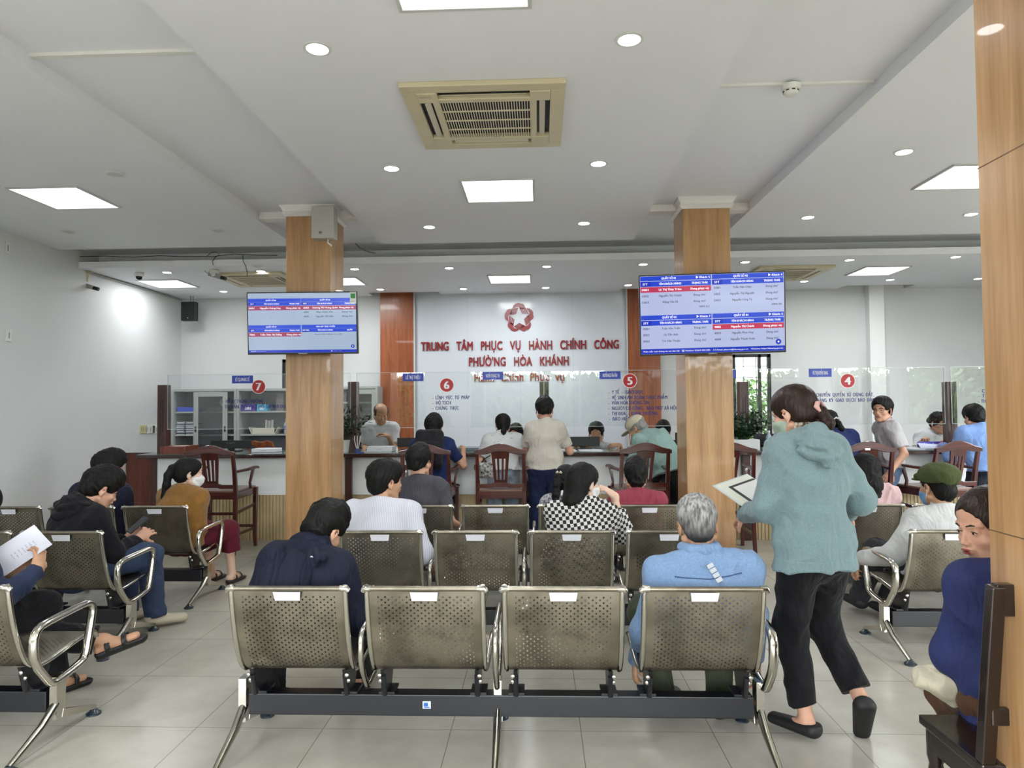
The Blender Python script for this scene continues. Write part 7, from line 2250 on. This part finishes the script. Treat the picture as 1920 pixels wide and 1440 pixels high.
place('woman in a patterned white shirt and light jeans at the counter', (-.36, 7.40, 0), 0,
      standing(H=1.54, lean=12, curve=8, head=(6, 12, 0), wlW=(-.62, 7.62, 1.03), wrW=(-.10, 7.62, 1.03), pl=(-0.38, -0.50, -1.00), pr=(0.38, -0.50, -1.00)),
      dict(tone='light', sex='f', top=pat, sleeve='short', bottom=lj, hair='lowpony', res=.008, off=0.0180, slo=0.0060, leg=.06, tuft=.001, hemz=-.02), head=(943, 796))
t = thing('floral_handbag', 'black and white patterned handbag hanging in front of the woman in light jeans', 'handbag', tuple(py(911, 882, 7.33)))
F = Field(.02); F.box((0, 0, 0), (.085, .035, .08), r=.03); F.disp(wrinkle(.004, 30, 1)); F.mesh('bag_body', .007, mat('bag_pattern', 'c8c8c4', rough=.7, var=.95, vscale=38, col2='101014'), t)
MB().tube([(-.06, 0, .07), (-.02, -.01, .12), (.05, 0, .16)], .006, 6).build('bag_strap', black_p, t)
beige_t = cloth('beige_tshirt', 'b9b3a9', var=.04)
def chain_n(root, J, s, h):
    n = J['neck'] + J['t1'] * .035 * s; X = J['lat']; f = J['f']
    MB().tube([Vector(n + X * math.cos(a) * .060 * s + f * math.sin(a) * .062 * s) for a in [2 * PI * k / 20 for k in range(20)]], .0025, 6, closed=True).build('necklace', mat('gold_chain', '9c7a4a', rough=.3, metal=1), root, smooth=60)
place('man in a beige short sleeved shirt and dark blue jeans standing at the counter', (.08, 7.18, 0), 0,
      standing(H=1.72, lean=4, curve=6, head=(0, 6, 0), wlW=(-.10, 7.56, 1.03), wrW=(.34, 7.54, 1.03), pl=(-0.38, -0.60, -0.90), pr=(0.38, -0.60, -0.90), sw=.138),
      dict(tone='light', top=beige_t, sleeve='short', bottom=cloth('navy_jeans', '1a2444'), hair='fade', bulk=.90, res=.0075, off=.014, slo=0.0090, extra=[chain_n], tuft=.004, hemz=-.08, shoes='22222a'), head=(1021, 768))
mint = cloth('mint_shirt', '8aa6a0')
place('man in a cream cap and loose mint green shirt bending over the counter', (1.36, 7.33, 0), 24,
      standing(H=1.66, lean=34, curve=22, side=-12, head=(34, 38, 0), wlW=(1.02, 7.60, 1.03), wrW=(1.28, 7.60, 1.03), pl=(-0.38, -0.50, -1.20), pr=(0.23, -0.90, -1.20)),
      dict(tone='tan', top=mint, collar=mint, bottom=blk_tr, hair='short', res=.0075, off=0.0240, slo=0.0100, wr=.006, wsc=16, hemz=-.12, hairm=GREY_H, extra=[cap_part('cream_cap', cloth('cream_cap', 'c9c0aa'), 'cap', .006)], hoff=0.0060), head=(1196, 802))
def clip_w(root, J, s, h):
    s = J['hs']; P = lambda x, y, z: J['hc'] + J['Rh'] @ (np.array((x, y, z)) * s)
    MB().tube([P(-.03, -.11, .02), P(-.01, -.125, .03), P(.01, -.125, .015), P(.03, -.11, .03)], [.006, .010, .008, .005], 8).build('hair_clip', mat('clip_silver', 'c9c9cc', rough=.3), root, smooth=60)
place('woman with a silvery hair clip and navy top seated at the counter', (3.20, 7.26, 0), 0,
      seated(seat=.655, H=1.62, lean=10, curve=14, head=(24, 14, -6), side=-6, wlW=(3.0, 7.6, 1.03), wrW=(3.42, 7.6, 1.03), al=(-.12, .22, .26), ar=(.12, .22, .26)),
      dict(tone='light', sex='f', top=cloth('navy_blouse', '232d5c'), bottom=blk_tr, hair='lowpony', res=.008, off=0.0192, slo=0.0070, extra=[clip_w], tuft=.002), head=(1554, 791))
polo = cloth('grey_polo', 'b6b3b6')
place('man with glasses, light grey polo shirt and blue jeans turning round', (3.70, 7.34, 0), 74,
      standing(H=1.66, lean=2, curve=6, head=(56, 2, 0), twist=10, wlW=PY(1670, 884, 7.04), pl=(-.2, -.6, -1), wrW=(3.62, 7.52, 1.03), pr=(0.00, -1.30, -1.10)),
      dict(tone='light', top=polo, collar=polo, sleeve='short', bottom=mat('cloth_blue_jeans', '5d6f8e', rough=.85, var=.25, vscale=8), hair='parted', res=.006, off=0.0192, slo=0.0080, face=dict(glasses='3a3a3e'), bulk=.88, shoes='2a2a30', hoff=.018), head=(1655, 768))
place('man in a light blue shirt standing at the counter beside the foreground pillar', (4.62, 7.22, 0), 0,
      standing(H=1.66, lean=12, curve=12, head=(0, 18, 0), wlW=(4.36, 7.58, 1.03), wrW=(4.84, 7.58, 1.03), pl=(-0.38, -0.50, -1.00), pr=(0.38, -0.50, -1.00), sw=0.167),
      dict(tone='light', top=cloth('light_blue_shirt', '7f9fd8'), collar=cloth('light_blue_shirt', '7f9fd8'), bottom=cloth('dark_navy', '171b2a'), hair='short', res=.008, off=0.0192, slo=0.0090, hemz=-.10, bulk=1.05), head=(1827, 784))

# ---- clerks behind the counter
wsh = cloth('white_shirt', 'cfd1d4', var=.03)
def buttons(root, J, s, h):
    m = MB(); 
    for k in range(5):
        p = surf(J, J['chest'] + J['t1'] * (.09 - k * .07) * s, J['f'], .001)
        m.cbox((0, 0, 0), (.008, .006, .008), M=Matrix.Translation(p))
    m.build('button_row', mat('button_grey', 'a9abae', rough=.4), root)
place('balding clerk in a white short sleeved shirt standing behind the counter, looking down', (-1.93, 8.40, 0), 186,
      standing(H=1.64, lean=4, curve=6, head=(18, 20, 0), wrW=PY(684, 840, 8.24), wlW=PY(728, 818, 8.12), pl=(-0.30, -0.90, -1.00), pr=(0.30, -0.90, -0.80), sw=0.162),
      dict(tone='tan', top=wsh, collar=wsh, sleeve='short', bottom=cloth('charcoal', '2b2c30'), hair='bald', res=.006, off=0.0176, slo=0.0090, face=dict(), extra=[buttons], handL=((.7, .1, .3), (.2, .2, -.8), 60)), head=(714, 775))
place('clerk with short black hair in a white shirt seated behind a monitor', (.70, 8.42, 0), 180,
      seated(seat=.45, H=1.66, lean=8, curve=10, head=(-8, 8, 0), wlW=(.95, 8.16, 1.02), wrW=(.45, 8.16, 1.02)),
      dict(tone='tan', top=wsh, collar=wsh, bottom=blk_tr, hair='short', res=.006, off=0.0160, slo=0.0060, face=dict()), head=(1118, 812))
place('clerk with long black hair half hidden behind the woman in the patterned shirt', (-.27, 8.42, 0), 176,
      seated(seat=.45, H=1.58, lean=8, curve=10, head=(-10, 14, 0)),
      dict(tone='light', sex='f', top=cloth('dark_blouse', '2a3050'), bottom=blk_tr, hair='bob', res=.007, face=dict()), head=(967, 812))
place('clerk with dark hair hidden behind the bending man in the mint shirt', (1.55, 8.45, 0), 180,
      seated(seat=.45, H=1.58, lean=4, curve=8, head=(0, 20, 0)), dict(tone='light', top=cloth('dark_blouse', '2a3050'), bottom=blk_tr, hair='bushy', res=.008), head=(1243, 808))
place('clerk in glasses and a white short sleeved blouse writing behind the counter', (4.80, 8.50, 0), 190,
      seated(seat=.62, H=1.60, lean=12, curve=10, head=(4, 16, 0), wrW=PY(1738, 824, 8.10), wlW=PY(1772, 828, 8.10), pl=(-0.38, -0.50, -1.00), pr=(0.38, -0.60, -1.00)),
      dict(tone='light', sex='f', top=wsh, collar=wsh, sleeve='short', bottom=blk_tr, hair='bun', res=.006, off=0.0160, slo=0.0060, face=dict(glasses='1c1c20'), extra=[buttons], handR=((.6, .5, .2), (.2, .2, -.9), 60)), head=(1759, 792))
# small flat decals and bodies are built last
bpy.context.view_layer.update()
